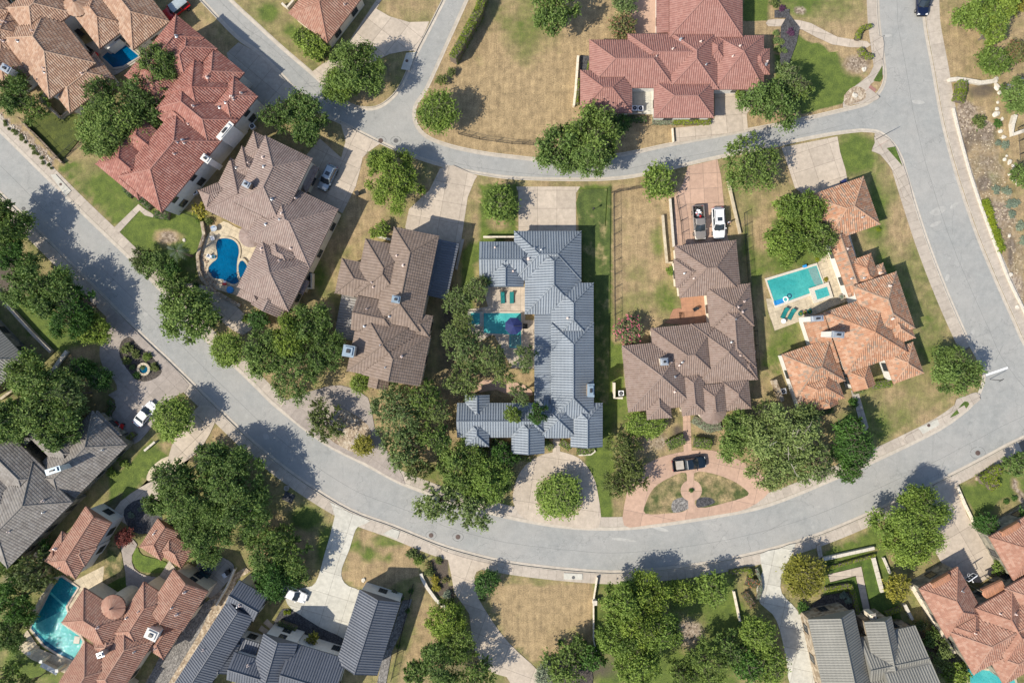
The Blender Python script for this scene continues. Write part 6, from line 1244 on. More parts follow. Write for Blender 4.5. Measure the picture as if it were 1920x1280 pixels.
# ------------------------------------------------------------------ vehicles
PAINT = {}
def paint(name, col, metal=0.0):
    if name not in PAINT: PAINT[name] = m_paint(name, col, 0.28, metal)
    return PAINT[name]

def loft(secs, close=True):
    """sections: list of lists of (x,y,z), same length"""
    b = MB(); n = len(secs[0])
    for s in secs: b.v += s
    for i in range(len(secs)-1):
        for k in range(n-1): b.f.append((i*n+k, i*n+k+1, (i+1)*n+k+1, (i+1)*n+k))
    if close: b.f.append(tuple(range(n-1, -1, -1))); b.f.append(tuple((len(secs)-1)*n+k for k in range(n)))
    return b

def car(px, py, dx, dy, kind, mat, label, cat="car", name=None, L=4.9, Wd=1.9, roofmat=None):
    """px,py centre on the picture; dx,dy heading of the front in picture pixels"""
    x, y = P(px, py, 0.8); rz = math.atan2(-dy, dx); t = thing(name or ("pickup_truck" if kind == 'pickup' else "parked_car"), label, cat, (x, y, 0.03), rz)
    hw = Wd/2; tall = kind in ('pickup', 'suv', 'jeep'); hb = 1.05 if tall else 0.85; hh = 1.02 if tall else 0.80; top = 1.78 if tall else 1.42
    f = L/2
    def sec(xx, w, z0, zs, zt, cr=0.86): return [(xx, -w*0.96, z0), (xx, -w, z0+0.28), (xx, -w, zs), (xx, -w*cr, zt), (xx, 0, zt+0.035), (xx, w*cr, zt), (xx, w, zs), (xx, w, z0+0.28), (xx, w*0.96, z0)]
    if kind == 'pickup':
        cab0, cab1 = -0.13*L, 0.22*L
        secs = [sec(-0.13*L, hw, .32, hb-.08, hb), sec(0.20*L, hw, .32, hb-.08, hb), sec(0.24*L, hw, .32, hh-.06, hh+.02), sec(0.40*L, hw*.97, .32, hh-.1, hh-.04), sec(0.47*L, hw*.86, .34, hh-.2, hh-.14), sec(0.5*L, hw*.66, .4, .72, .78)]
        body = loft(secs)
        for s in (-1, 1): body.box(-0.48*L, min(s*hw, s*(hw-.11)), .36, -0.13*L, max(s*hw, s*(hw-.11)), hb)
        body.box(-0.495*L, -hw*.97, .38, -0.475*L, hw*.97, hb)
        o = ob("body", body.mesh(), mat, t)
        ob("cargo_bed", MB().box(-0.475*L, -hw+.1, .40, -0.13*L, hw-.1, .58).mesh(), M['rubber'], t)
    else:
        r0 = -0.47*L
        secs = [sec(-0.5*L, hw*.80, .4, .72, .80), sec(r0, hw*.93, .34, hb-.16, hb-.05), sec(-0.36*L, hw, .3, hb-.08, hb), sec(0.18*L, hw, .3, hb-.08, hb), sec(0.22*L, hw, .3, hh-.06, hh), sec(0.38*L, hw*.96, .3, hh-.12, hh-.06), sec(0.46*L, hw*.84, .32, hh-.24, hh-.18), sec(0.5*L, hw*.62, .38, .58, .64)]
        if kind == 'jeep': secs = [sec(-0.44*L, hw*.84, .5, 1.0, 1.08), sec(0.16*L, hw*.84, .5, 1.0, 1.08), sec(0.18*L, hw*.78, .5, 1.0, 1.08), sec(0.44*L, hw*.68, .5, .98, 1.05)]
        body = loft(secs)
        if kind == 'jeep':
            for s in (-1, 1):
                for a, b_ in ((0.20, 0.46), (-0.44, -0.2)): body.box(a*L, min(s*hw*.72, s*hw*1.02), .86, b_*L, max(s*hw*.72, s*hw*1.02), .93)
            body.box(0.44*L, -hw*.85, .5, 0.49*L, hw*.85, .72)
        ob("body", body.mesh(), mat, t)
        cab0, cab1 = (-0.45*L if kind in ('suv', 'jeep') else -0.34*L), 0.20*L
    # cabin: dark glass under a painted roof
    rf0 = cab0+(.08 if kind in ('suv', 'pickup', 'jeep') else .16)*L*(0.5 if kind != 'sedan' else 1); rf1 = cab1-.14*L; wt = hw*.80; wb = hw*.93
    if kind == 'jeep': rf0, rf1, wt, wb = cab0+.01*L, cab1-.06*L, hw*.74, hw*.82
    g = MB(); zb = hb-.03; g.v = [(cab0, -wb, zb), (cab1, -wb, zb), (cab1+.07*L, 0, zb), (cab1, wb, zb), (cab0, wb, zb), (rf0, -wt, top-.06), (rf1, -wt, top-.06), (rf1+.03*L, 0, top-.05), (rf1, wt, top-.06), (rf0, wt, top-.06)]
    g.f = [(0, 1, 6, 5), (1, 2, 7, 6), (2, 3, 8, 7), (3, 4, 9, 8), (4, 0, 5, 9), (5, 6, 7, 8, 9)]
    ob("window_glass", g.mesh(), M['glass'], t)
    rm_ = roofmat or mat; r = MB()
    r.v = [(rf0-.02, -wt-.02, top-.07), (rf1+.02, -wt-.02, top-.07), (rf1+.03*L, 0, top-.06), (rf1+.02, wt+.02, top-.07), (rf0-.02, wt+.02, top-.07), (rf0+.10, -wt+.12, top+.01), (rf1-.06, -wt+.12, top+.01), (rf1, 0, top+.02), (rf1-.06, wt-.12, top+.01), (rf0+.10, wt-.12, top+.01)]
    r.f = [(0, 1, 6, 5), (1, 2, 7, 6), (2, 3, 8, 7), (3, 4, 9, 8), (4, 0, 5, 9), (5, 6, 7, 8, 9)]
    ro = ob("roof", r.mesh(), rm_, t)
    pl = MB()
    for s in (-1, 1):
        for (a, ta) in ((cab0, rf0), (cab1, rf1)): pl.tube((a, s*wb, zb), (ta, s*wt, top-.05), .055, n=5)
        mx = (cab0+cab1)/2; pl.tube((mx, s*wb*1.0, zb), ((rf0+rf1)/2, s*wt*1.0, top-.05), .05, n=5)
    ob("pillar_frame", pl.mesh(), mat, t)
    if kind == 'suv':
        ob("sunroof", MB().box(rf1-1.15, -wt*.5, top+.012, rf1-.5, wt*.5, top+.035).mesh(), M['glass'], t)
        rk = MB()
        for s in (-1, 1): rk.box(rf0+.2, s*wt*.9-.025, top, rf1-.2, s*wt*.9+.025, top+.07)
        ob("roof_rail", rk.mesh(), M['rubber'], t)
    for s in (-1, 1):
        ob("side_mirror", MB().box(cab1-.14, min(s*hw, s*(hw+.2)), hb-.02, cab1+.03, max(s*hw, s*(hw+.2)), hb+.16).mesh(), mat, t)
        ob("headlight", MB().box(0.43*L, min(s*hw*.5, s*hw*.84), .62, 0.485*L, max(s*hw*.5, s*hw*.84), .76 if not tall else .86).mesh(), M['lamp'], t)
        ob("taillight", MB().box(-0.502*L if kind != 'jeep' else -0.45*L, min(s*hw*.62, s*hw*.86), .7, -0.47*L if kind != 'jeep' else -0.43*L, max(s*hw*.62, s*hw*.86), .9).mesh(), M['redlamp'], t)
        for a in (-0.30*L, 0.31*L):
            w = ob("wheel", MB().tube((0, -.12, 0), (0, .12, 0), .36 if tall else .32, n=16).mesh(), M['rubber'], t, (a, s*(hw-(.09 if kind != 'jeep' else .04)), .33))
            ob("rim", MB().tube((0, s*.10, 0), (0, s*.13, 0), .2, n=10).mesh(), M['chrome'], w)
    ob("bumper", MB().box(0.465*L, -hw*.82, .36, 0.515*L, hw*.82, .56).mesh(), M['rubber'] if tall else mat, t)
    ob("wiper_cowl", MB().box(cab1+.0, -wb*.86, hb-.05, cab1+.09*L*.5, wb*.86, hb-.005 if kind == 'jeep' else hh+.045).mesh(), M['rubber'], t)
    return t

def build_cars():
    c = car(1311, 417, 0.08, 1, 'pickup', paint("silver_brown_paint", (.30, .27, .24), .4), "silver brown pickup loaded with junk in its bed on the pink driveway", "pickup", L=6.0, Wd=2.05)
    rr = random.Random(3)
    for k in range(14):
        b = MB(); s = rr.uniform(.1, .28); b.box(-s, -s*.6, 0, s, s*.6, s, Matrix.Rotation(rr.uniform(0, 3), 4, 'Z')@Matrix.Rotation(rr.uniform(-.5, .5), 4, 'X'))
        ob("cargo_item", b.mesh(), [M['metal'], M['rubber'], M['white_pl'], M['brown_wood'], M['red_fab'], M['metal']][k % 6], c, (rr.uniform(-2.6, -1.0), rr.uniform(-.7, .7), .6))
    car(1347, 418, 0.05, 1, 'suv', paint("white_paint", (.72, .72, .72)), "white SUV parked beside the loaded pickup on the pink driveway", "SUV", L=5.5, Wd=2.1)
    c = car(1292, 869, 1, -0.13, 'pickup', paint("black_blue_paint", (.008, .016, .026), .2), "black pickup parked on the pink half circle drive", "pickup", L=5.9, Wd=2.05)
    ob("toolbox", MB().box(-2.3, -.75, .58, -1.0, .75, 1.0).mesh(), M['grey_conc'], c)
    car(614, 333, -0.45, 0.9, 'suv', paint("silver_paint", (.34, .40, .44), .5), "silver SUV in the shade beside the mauve house", "SUV", L=4.7, Wd=1.95)
    car(331, 17, -0.78, 0.62, 'jeep', paint("red_paint", (.5, .012, .015)), "red off road car with a grey soft top cut by the top edge", "car", L=5.2, Wd=2.2, roofmat=m_plain("grey_soft_top", (.28, .33, .36), .9))
    car(271, 776, 0.62, -0.78, 'sedan', paint("white_paint", (.72, .72, .72)), "white car half under the round oak on the paved drive", "car", L=4.8)
    car(391, 1062, -0.5, 0.86, 'suv', paint("teal_black_paint", (.01, .05, .06), .3), "dark teal SUV beside the brick red gable house", "SUV", L=4.8)
    car(549, 1113, 1, 0.42, 'sedan', paint("white_paint", (.72, .72, .72)), "white car under the oaks in the turning court", "car", L=4.9)
    car(1730, 2, 0.0, 1, 'suv', paint("navy_paint", (.006, .012, .04), .2), "navy SUV parked at the kerb at the top edge", "SUV", L=5.0, Wd=2.0)

# ------------------------------------------------------------------ person
def skin_part(name, verts, edges, radii, mat, parent, sub=1):
    me = bpy.data.meshes.new(name); me.from_pydata(verts, edges, []); me.update(); o = ob(name, me, mat, parent)
    md = o.modifiers.new("skin", 'SKIN')
    if not me.skin_vertices: me.skin_vertices.new()
    for i, r in enumerate(radii): me.skin_vertices[0].data[i].radius = r if isinstance(r, tuple) else (r, r)
    me.skin_vertices[0].data[0].use_root = True
    s = o.modifiers.new("subdivision", 'SUBSURF'); s.levels = sub; s.render_levels = sub
    return o

def build_person():
    x, y = P(1366, 417, 0.9); t = thing("person", "person in a pale blue shirt and dark trousers standing beside the white SUV", "person", (x, y, 0.03), math.radians(200))
    V = [(0,0,.95),(0,0,1.15),(0,.01,1.38),(0,.01,1.5),(0,.03,1.56),(0,.04,1.66),(0,.04,1.74),(.19,0,1.42),(.27,.02,1.18),(.25,.22,1.02),(.24,.31,.99),(-.19,0,1.42),(-.30,.03,1.18),(-.30,.20,.98),(-.29,.29,.94),(.10,0,.88),(.11,.03,.48),(.11,-.02,.09),(.12,.14,.04),(-.10,0,.88),(-.12,.05,.48),(-.12,.02,.09),(-.13,.18,.04)]
    E = [(0,1),(1,2),(2,3),(3,4),(4,5),(5,6),(2,7),(7,8),(8,9),(9,10),(2,11),(11,12),(12,13),(13,14),(0,15),(15,16),(16,17),(17,18),(0,19),(19,20),(20,21),(21,22)]
    Rr = [(.15,.11),(.14,.10),(.16,.105),(.06,.06),(.065,.07),(.085,.105),(.07,.085),.06,.045,.035,.03,.06,.045,.035,.03,.085,.06,.04,.035,.085,.06,.04,.035]
    b = skin_part("body", V, E, Rr, M['skin'], t, 2)
    for s, base in ((1, (.24,.31,.99)), (-1, (-.29,.29,.94))):
        for k in range(5):
            a = (k-2)*.016; l = (.06, .08, .085, .078, .055)[k]
            p = Vector(base)+Vector((a, .02, 0)); q = p+Vector((a*.4, l*.6, -l*.3)); r_ = q+Vector((0, l*.4, -l*.5))
            if k == 0: p = Vector(base)+Vector((-.035*s, 0, 0)); q = p+Vector((-.025*s, .03, -.01)); r_ = q+Vector((-.005*s, .03, -.01))
            ob("finger", MB().tube(p, q, .009, .0085, 6).tube(q, r_, .0085, .006, 6).mesh(), M['skin'], b)
    ob("nose", MB().tube((0, .13, 1.67), (0, .16, 1.635), .012, .018, 6).mesh(), M['skin'], b)
    for s in (-1, 1): ob("eye", MB().lathe([(.004, 0), (.012, .004), (.004, .009)], 8).mesh(), M['iron'], b, (s*.033, .125, 1.675), (math.radians(-90), 0, 0)); ob("ear", MB().box(s*.09-.01, .02, 1.63, s*.09+.01, .06, 1.69).mesh(), M['skin'], b)
    ob("mouth", MB().box(-.025, .128, 1.60, .025, .136, 1.608).mesh(), M['redlamp'], b)
    skin_part("shirt", [V[0],V[1],V[2],(0,.01,1.46),V[7],(.24,.01,1.28),V[11],(-.25,.01,1.28)], [(0,1),(1,2),(2,3),(2,4),(4,5),(2,6),(6,7)], [(.17,.13),(.165,.125),(.18,.125),(.075,.075),.078,.07,.078,.07], M['shirt'], t, 2)
    skin_part("trousers", [(0,0,.93),V[15],V[16],(.11,-.01,.14),V[19],V[20],(-.12,.02,.14)], [(0,1),(1,2),(2,3),(0,4),(4,5),(5,6)], [(.17,.13),.10,.078,.065,.10,.078,.065], M['denim'], t, 2)
    skin_part("hair", [(0,.02,1.68),(0,.03,1.745),(0,.04,1.79)], [(0,1),(1,2)], [(.092,.095),(.088,.105),(.05,.06)], M['hair'], t, 2)
    for s in (-1, 1): ob("shoe", MB().box(s*.125-.05, -.08, 0, s*.125+.05, .22, .09).mesh(), M['rubber'], t)

# ------------------------------------------------------------------ garden furniture and small things
def lounger(px, py, ang, label, fab='teal_fab', group="teal sun loungers", L=2.0, w=0.68):
    x, y = P(px, py, .35); t = thing("sun_lounger", label, "sun lounger", (x, y, .06), math.radians(ang), group)
    ob("seat", MB().box(-L*.5, -w/2, .28, L*.18, w/2, .36).mesh(), M[fab], t)
    ob("backrest", MB().box(0, -w/2, -.03, L*.38, w/2, .05, Matrix.Translation((L*.18, 0, .33))@Matrix.Rotation(math.radians(-32), 4, 'Y')).mesh(), M[fab], t)
    ob("frame", MB().box(-L*.5, -w/2-.03, .24, L*.45, -w/2, .3).box(-L*.5, w/2, .24, L*.45, w/2+.03, .3).mesh(), M['iron'], t)
    for a in (-L*.42, L*.36):
        for s in (-1, 1): ob("leg", MB().box(a-.03, s*w*.45-.03, 0, a+.03, s*w*.45+.03, .26).mesh(), M['iron'], t)
    return t
def chair(px, py, ang, label, mat='white_pl', group=None):
    x, y = P(px, py, .5); t = thing("garden_chair", label, "chair", (x, y, .06), math.radians(ang), group)
    ob("seat", MB().box(-.3, -.3, .38, .3, .3, .46).mesh(), M[mat], t); ob("backrest", MB().box(-.3, .25, .46, .3, .33, .95).mesh(), M[mat], t)
    for a in (-.26, .26):
        for s in (-.26, .26): ob("leg", MB().tube((a, s, 0), (a, s, .38), .03, n=5).mesh(), M['iron'], t)
        ob("armrest", MB().box(a-.04, -.28, .62, a+.04, .3, .67).mesh(), M[mat], t)
def table(px, py, r, label, mat='metal', z=.72):
    x, y = P(px, py, z); t = thing("garden_table", label, "table", (x, y, .06)); k = r/S
    ob("tabletop", MB().lathe([(k*.98, z-.05), (k, z-.02), (k*.98, z)], 16).mesh(), M[mat], t); ob("leg", MB().lathe([(.22, 0), (.05, .06), (.05, z-.05)], 8).mesh(), M['iron'], t)
def pot(px, py, r, label, mat='teal_fab', plant='bright'):
    x, y = P(px, py, .3); t = thing("plant_pot", label, "plant pot", (x, y, .06)); k = r/S
    ob("pot", MB().lathe([(k*.6, 0), (k, .45), (k*1.08, .5), (k*.85, .5), (k*.8, .4)], 14).mesh(), M[mat], t)
    c = ob("foliage", CR[('round', 1.1)][0][0], M[plant], t, (0, 0, .4)); c.scale = (k*.75/1.1, k*.75/1.1, k*.6/1.1)
def boulder(px, py, r, label, mat='limestone', group=None, seed=0, fx=1.0, ang=0, name="boulder"):
    rr = random.Random(seed+int(px*7+py)); x, y = P(px, py, 0.1); bm = bmesh.new(); bmesh.ops.create_icosphere(bm, subdivisions=2, radius=1)
    k = r/S
    for v in bm.verts:
        f = 1+rr.uniform(-.22, .18); v.co.x *= k*f*fx; v.co.y *= k*f; v.co.z = max(-.3, min(.62, v.co.z))*k*f*.9
    me = bpy.data.meshes.new("boulder"); bm.to_mesh(me); bm.free()
    return tag(ob(name, me, M[mat], None, (x, y, k*.12), (0, 0, math.radians(ang))), label, "boulder", group)
def wallthing(line, wpx, h, label, mat, name="garden_wall", cat="wall", cap=None, rails=None):
    pts = [P(*p, h) for p in line]; c = (sum(p[0] for p in pts)/len(pts), sum(p[1] for p in pts)/len(pts)); w = wpx/S
    t = thing(name, label, cat, (*c, 0)); b = MB(); A = offset([(p[0]-c[0], p[1]-c[1]) for p in pts], w/2); B = offset([(p[0]-c[0], p[1]-c[1]) for p in pts], -w/2)
    b.prism(A+B[::-1], -.05, h-.06); ob("wall_body", b.mesh(), M[mat], t)
    # coping stones laid one by one
    A = offset([(p[0]-c[0], p[1]-c[1]) for p in pts], w/2+.04); B = offset([(p[0]-c[0], p[1]-c[1]) for p in pts], -w/2-.04)
    for i in range(len(pts)-1):
        L = math.hypot(A[i+1][0]-A[i][0], A[i+1][1]-A[i][1]); n = max(1, int(L/1.1))
        for k in range(n):
            f0, f1 = (k+.02)/n, (k+.98)/n; q = [tuple(A[i][j]+(A[i+1][j]-A[i][j])*f for j in (0, 1)) for f in (f0, f1)]+[tuple(B[i][j]+(B[i+1][j]-B[i][j])*f for j in (0, 1)) for f in (f1, f0)]
            ob("coping_stone", MB().prism(q, h-.06, h+R.uniform(0, .03)).mesh(), M[cap or mat], t)
    return t
def fence(line, label, h=1.5, spacing=2.4, mat='iron', picket=0.13):
    pts = [P(*p) for p in line]; c = (sum(p[0] for p in pts)/len(pts), sum(p[1] for p in pts)/len(pts)); t = thing("metal_fence", label, "fence", (*c, 0)); pk = MB(); rl = MB()
    for a, b in zip(pts[:-1], pts[1:]):
        a = Vector((a[0]-c[0], a[1]-c[1], 0)); b = Vector((b[0]-c[0], b[1]-c[1], 0)); L = (b-a).length; n = max(1, round(L/spacing)); u = (b-a)/L
        for k in range(n+1):
            p = a+u*(L*k/n); ob("post", MB().box(p.x-.04, p.y-.04, -.05, p.x+.04, p.y+.04, h+.08).mesh(), M[mat], t)
        for z in (.15, h): rl.tube(a+Vector((0, 0, z)), b+Vector((0, 0, z)), .03, n=4)
        m = int(L/picket)
        for k in range(m):
            p = a+u*(L*(k+.5)/m); pk.tube((p.x, p.y, .1), (p.x, p.y, h), .012, n=3, cap=False)
    ob("rail", rl.mesh(), M[mat], t); ob("pickets", pk.mesh(), M[mat], t, kind="stuff"); t.children[-1].name = "picket_row"
def ac_unit(px, py, label, ang=0, z=0.05):
    x, y = P(px, py, .8); t = thing("air_conditioner", label, "air conditioner", (x, y, z), math.radians(ang), "air conditioning units beside the houses")
    ob("casing", MB().box(-.45, -.45, 0, .45, .45, .82).mesh(), M['grey_conc'], t); ob("top_panel", MB().box(-.46, -.46, .82, .46, .46, .86).mesh(), M['white_pl'], t)
    ob("fan_grille", MB().lathe([(.36, .86), (.36, .875), (.30, .88), (.02, .88)], 16).mesh(), M['iron'], t); ob("fan_hub", MB().lathe([(.1, .88), (.1, .91), (.01, .92)], 10).mesh(), M['metal'], t)
def bin_(px, py, label, mat='navy_fab', ang=0):
    x, y = P(px, py, 1.0); t = thing("wheeled_bin", label, "bin", (x, y, .03), math.radians(ang))
    b = MB(); b.v = [(-.24, -.28, .05), (.24, -.28, .05), (.24, .28, .05), (-.24, .28, .05), (-.32, -.38, 1.0), (.32, -.38, 1.0), (.32, .38, 1.0), (-.32, .38, 1.0)]; b.f = [(3,2,1,0),(4,5,6,7),(0,1,5,4),(1,2,6,5),(2,3,7,6),(3,0,4,7)]
    ob("bin_body", b.mesh(), M[mat], t); ob("lid", MB().box(-.35, -.42, 1.0, .35, .40, 1.07).mesh(), M[mat], t)
    for s in (-1, 1): ob("wheel", MB().tube((s*.22, .3, .12), (s*.3, .3, .12), .12, n=10).mesh(), M['rubber'], t)

def build_things():
    lounger(942.5, 558, 93, "left teal sun lounger above the turquoise pool in the outlined lot"); lounger(959.5, 558, 90, "right teal sun lounger above the turquoise pool in the outlined lot")
    lounger(1471, 587, 65, "left teal sun lounger on the orange house's terrace"); lounger(1484, 589, 62, "right teal sun lounger on the orange house's terrace")
    # navy parasol
    x, y = P(963, 611, 2.6); t = thing("parasol", "navy octagonal cantilever parasol over the turquoise pool", "parasol", (x, y, .06)); b = MB(); r = 1.55; n = 8
    for i in range(n):
        a0, a1 = 2*math.pi*i/n+.39, 2*math.pi*(i+1)/n+.39; b.add([(r*math.cos(a0), r*math.sin(a0), 2.3), (r*math.cos(a1), r*math.sin(a1), 2.3), (0, 0, 2.95)], [(0, 1, 2)])
        ob("rib", MB().tube((0, 0, 2.9), (r*.97*math.cos(a0), r*.97*math.sin(a0), 2.31), .015, n=4).mesh(), M['iron'], t)
    ob("canopy", b.mesh(), M['navy_fab'], t); ob("mast", MB().tube((2.0, 0, .1), (1.9, 0, 3.1), .05).tube((1.9, 0, 3.1), (0, 0, 3.0), .04).mesh(), M['iron'], t); ob("base", MB().box(1.55, -.45, 0, 2.45, .45, .18).mesh(), M['rubber'], t)
    # things round the pools
    for px, py, r, rr_, mt, lab, nm in ((1473, 561, .42, .13, 'white_pl', "white swim ring floating in the turquoise pool's corner", "swim_ring"), (1480, 555, .36, .10, 'navy_fab', "dark blue swim ring beside the white one", "swim_ring")):
        x, y = P(px, py, .2); b = MB()
        for i in range(16):
            a0, a1 = 2*math.pi*i/16, 2*math.pi*(i+1)/16; b.tube((r*math.cos(a0), r*math.sin(a0), 0), (r*math.cos(a1), r*math.sin(a1), 0), rr_, n=6, cap=False)
        tag(ob(nm, b.mesh(), M[mt], None, (x, y, .18)), lab, "swim ring")
    x, y = P(1461, 566, .2); t = thing("pool_float", "blue inflatable lounger in the turquoise pool's lower corner", "pool float", (x, y, .12), math.radians(15)); ob("mattress", MB().box(-.75, -.42, 0, .75, .42, .14).mesh(), M['blue_plast'], t); ob("pillow", MB().box(-.95, -.38, .05, -.7, .38, .24).mesh(), M['blue_plast'], t)
    x, y = P(1509, 499, .4); t = thing("pool_skimmer_box", "blue plastic box on the turquoise pool's upper rim", "box", (x, y, .1), math.radians(18)); ob("box_body", MB().box(-.28, -.22, 0, .28, .22, .4).mesh(), M['blue_plast'], t); ob("lid", MB().box(-.3, -.24, .4, .3, .24, .45).mesh(), M['blue_plast'], t)
    hb = [(1480,533),(1484,528),(1490,530),(1488,536),(1482,537),(1480,531),(1488,526),(1500,527),(1510,531),(1516,535)]; b = MB(); sp = smooth_line(hb, 4)
    for p, q in zip(sp[:-1], sp[1:]): b.tube((*P(*p), .125), (*P(*q), .125), .035, n=5)
    tag(ob("pool_hose", b.mesh(), M['iron']), "dark looping cleaner hose in the turquoise pool", "hose")
    pot(1500, 588, 4.5, "left teal glazed pot at the orange terrace"); pot(1517, 584, 4.5, "right teal glazed pot at the orange terrace"); pot(1508, 586, 4, "terracotta pot between the two teal ones", 'orange_tile')
    table(1469, 602, 4.5, "white round table beside the orange terrace's loungers", 'white_pl'); pot(1576, 557, 5, "grey plant pot under the orange roof's notch", 'grey_conc', 'silver')
    table(401, 428, 6, "grey glass table at the freeform pool's upper terrace", 'metal'); x, y = P(400, 430, .8); chair(400, 430, 10, "chair with a blue cushion at the freeform pool terrace", 'blue_plast') ; chair(399, 447, 15, "white grey chair below the blue cushioned one", 'white_pl'); chair(393, 481, 60, "white rattan lounge seat left of the freeform pool", 'white_pl'); pot(401, 482, 3, "small blue pot beside the rattan seat", 'blue_plast')
    x, y = P(430, 543, .8); t = thing("round_trampoline", "round bright blue covered tub at the freeform pool's bottom terrace", "tub", (x, y, .06)); ob("tub_shell", MB().lathe([(.58, 0), (.62, .5)], 18).mesh(), M['blue_plast'], t); ob("tub_cover", MB().lathe([(.62, .5), (.5, .6), (.02, .64)], 18).mesh(), M['blue_plast'], t); t.name = "covered_tub"
    x, y = P(419.5, 531, .6); t = thing("toy_slide", "small red and white toy beside the freeform pool", "toy", (x, y, .06)); ob("seat", MB().box(-.3, -.3, 0, .3, .1, .5).mesh(), M['red_fab'], t); ob("step", MB().box(-.15, .1, 0, .25, .45, .3).mesh(), M['white_pl'], t)
    table(179, 104, 6, "round red table beside the small angular pool", 'red_fab')
    for px, py, lab in ((148, 68, "upper black daybed on the shaded tan patio"), (141, 71, "lower black daybed on the shaded tan patio")): pass
    lounger(150, 62, -40, "upper black daybed on the shaded patio", 'iron', "black daybeds on the shaded patio"); lounger(142, 70, -40, "lower black daybed on the shaded patio", 'iron', "black daybeds on the shaded patio"); chair(163, 90, -35, "left black chair on the shaded patio", 'iron'); chair(170, 95, -35, "right black chair on the shaded patio", 'iron')
    # pool hut window frame by the small pool
    x, y = P(207, 75, 2.2); t = thing("pool_pavilion", "small white flat pavilion with a dark opening above the angular pool", "pavilion", (x, y, 0), math.radians(38)); ob("wall", MB().box(-1.35, -1.0, 0, 1.35, 1.0, 2.2).mesh(), M['white'], t); ob("opening", MB().box(-.5, -.55, 2.2, 1.0, .75, 2.215).mesh(), M['glass'], t); ob("hatch", MB().box(-1.1, -.55, 2.2, -.75, -.1, 2.23).mesh(), M['iron'], t)
    chair(1303, 580, 30, "small dark chair on the orange courtyard", 'iron'); table(1308, 578, 3, "small round table on the orange courtyard", 'iron')
    # air conditioners
    for a in ((1190,203,"left of two units in the rose house's court",0),(1201,203.5,"right of two units in the rose house's court",0),(1164.5,737,"unit in the small bay left of the brown house",2),(571,528,"unit in the dark bay right of the mauve house",10),(473,237,"unit between the red and mauve roofs",35),(365,360,"unit at the mauve roof's left tip",30),(1469,733,"unit in the walled bay left of the orange house",10)): ac_unit(*a)
    wallthing([(1152,717),(1152,746),(1168,746)], 3, 1.4, "low tan wall around the brown house's unit bay", 'stucco'); wallthing([(1453,712),(1468,752)], 6, 1.7, "thick tan wall of the orange house's unit bay", 'stone'); wallthing([(584,512),(584,540),(565,540)], 3, 1.4, "small brown wall of the mauve house's unit bay", 'stucco')
    bin_(1583, 341, "dark blue wheeled bin at the orange garage's corner", 'navy_fab', 15); bin_(669, 362, "grey black wheeled bin at the edge of the curved driveway", 'rubber', 20); bin_(421, 1078, "left pale grey bin beside the dark SUV", 'metal', 30); bin_(426, 1073, "right grey bin beside the dark SUV", 'rubber', 30)
    # motorbike-like trailer things in the dark courtyard
    x, y = P(222, 797, .6); t = thing("quad_bike", "small red and white quad bike in the dark paved courtyard", "quad bike", (x, y, .05), math.radians(-20)); ob("body", MB().box(-.6, -.2, .4, .6, .2, .7).box(-.95, -.45, .55, -.35, .45, .62).box(.35, -.45, .55, .95, .45, .62).mesh(), M['red_fab'], t); ob("seat", MB().box(-.5, -.15, .7, .15, .15, .85).mesh(), M['rubber'], t); ob("handlebar", MB().tube((.35, -.4, 1.0), (.35, .4, 1.0), .025).tube((.35, 0, .6), (.35, 0, 1.0), .03).mesh(), M['white_pl'], t)
    for a in (-.6, .6):
        for s in (-.42, .42): ob("wheel", MB().tube((a, s-.1, .28), (a, s+.1, .28), .28, n=12).mesh(), M['rubber'], t)
    # basketball hoops
    for px, py, ang, lab in ((1821, 1082, 35, "basketball hoop with a white backboard frame beside the curved balcony"),):
        zt = 3.4; x, y = P(px, py, zt); t = thing("basketball_hoop", lab, "basketball hoop", (x, y, .05), math.radians(ang))
        ob("backboard", MB().box(-.9, -.03, 2.75, .9, .03, 3.85).mesh(), M['glass'], t); fr = MB()
        for q in ((-.92,-.05,2.7,.92,.06,2.78),(-.92,-.05,3.8,.92,.06,3.9),(-.95,-.05,2.7,-.86,.06,3.9),(.86,-.05,2.7,.95,.06,3.9),(-.3,-.05,3.0,-.24,.06,3.4),(.24,-.05,3.0,.3,.06,3.4)): fr.box(*q)
        ob("board_frame", fr.mesh(), M['white_pl'], t); b = MB()
        for i in range(12): a0, a1 = 2*math.pi*i/12, 2*math.pi*(i+1)/12; b.tube((.23*math.cos(a0), .38+.23*math.sin(a0), 3.05), (.23*math.cos(a1), .38+.23*math.sin(a1), 3.05), .015, n=4)
        ob("rim", b.mesh(), M['white_pl'], t); ob("pole", MB().tube((0, -1.2, 0), (0, -1.2, 2.9), .08).tube((0, -1.2, 2.9), (0, 0, 3.2), .05).mesh(), M['white_pl'], t)
    x, y = P(1835, 1052); q = Matrix.Rotation(math.radians(-25), 4, 'Z'); b = MB()
    for (x0, y0, x1, y1) in ((-.9,-1.2,.9,-1.12),(-.9,1.12,.9,1.2),(-.9,-1.2,-.82,1.2),(.82,-1.2,.9,1.2)): b.box(x0, y0, 0, x1, y1, .006, q)
    # walls
    wallthing([(1780,150),(1795,148),(1812,150),(1840,155),(1862,152),(1870,150)], 6.5, .6, "curved white rubble wall at the top of the rock garden", 'limestone')
    wallthing([(1788,202),(1795,232),(1806,275),(1820,325),(1840,385),(1868,460),(1893,525),(1930,600)], 2.8, .4, "long thin white kerb wall between pavement and rock garden", 'limestone')
    wallthing([(868,448),(862,475),(855,505)], 4, .7, "grey boundary wall at the outlined lot's upper left", 'grey_conc'); wallthing([(1243,403),(1246,440),(1251,492),(1262,492)], 3.5, .7, "tan wall at the left of the pink driveway", 'tan_stone'); wallthing([(1257,372),(1264,462)], 2.5, .8, "long low wall beside the pink driveway", 'limestone')
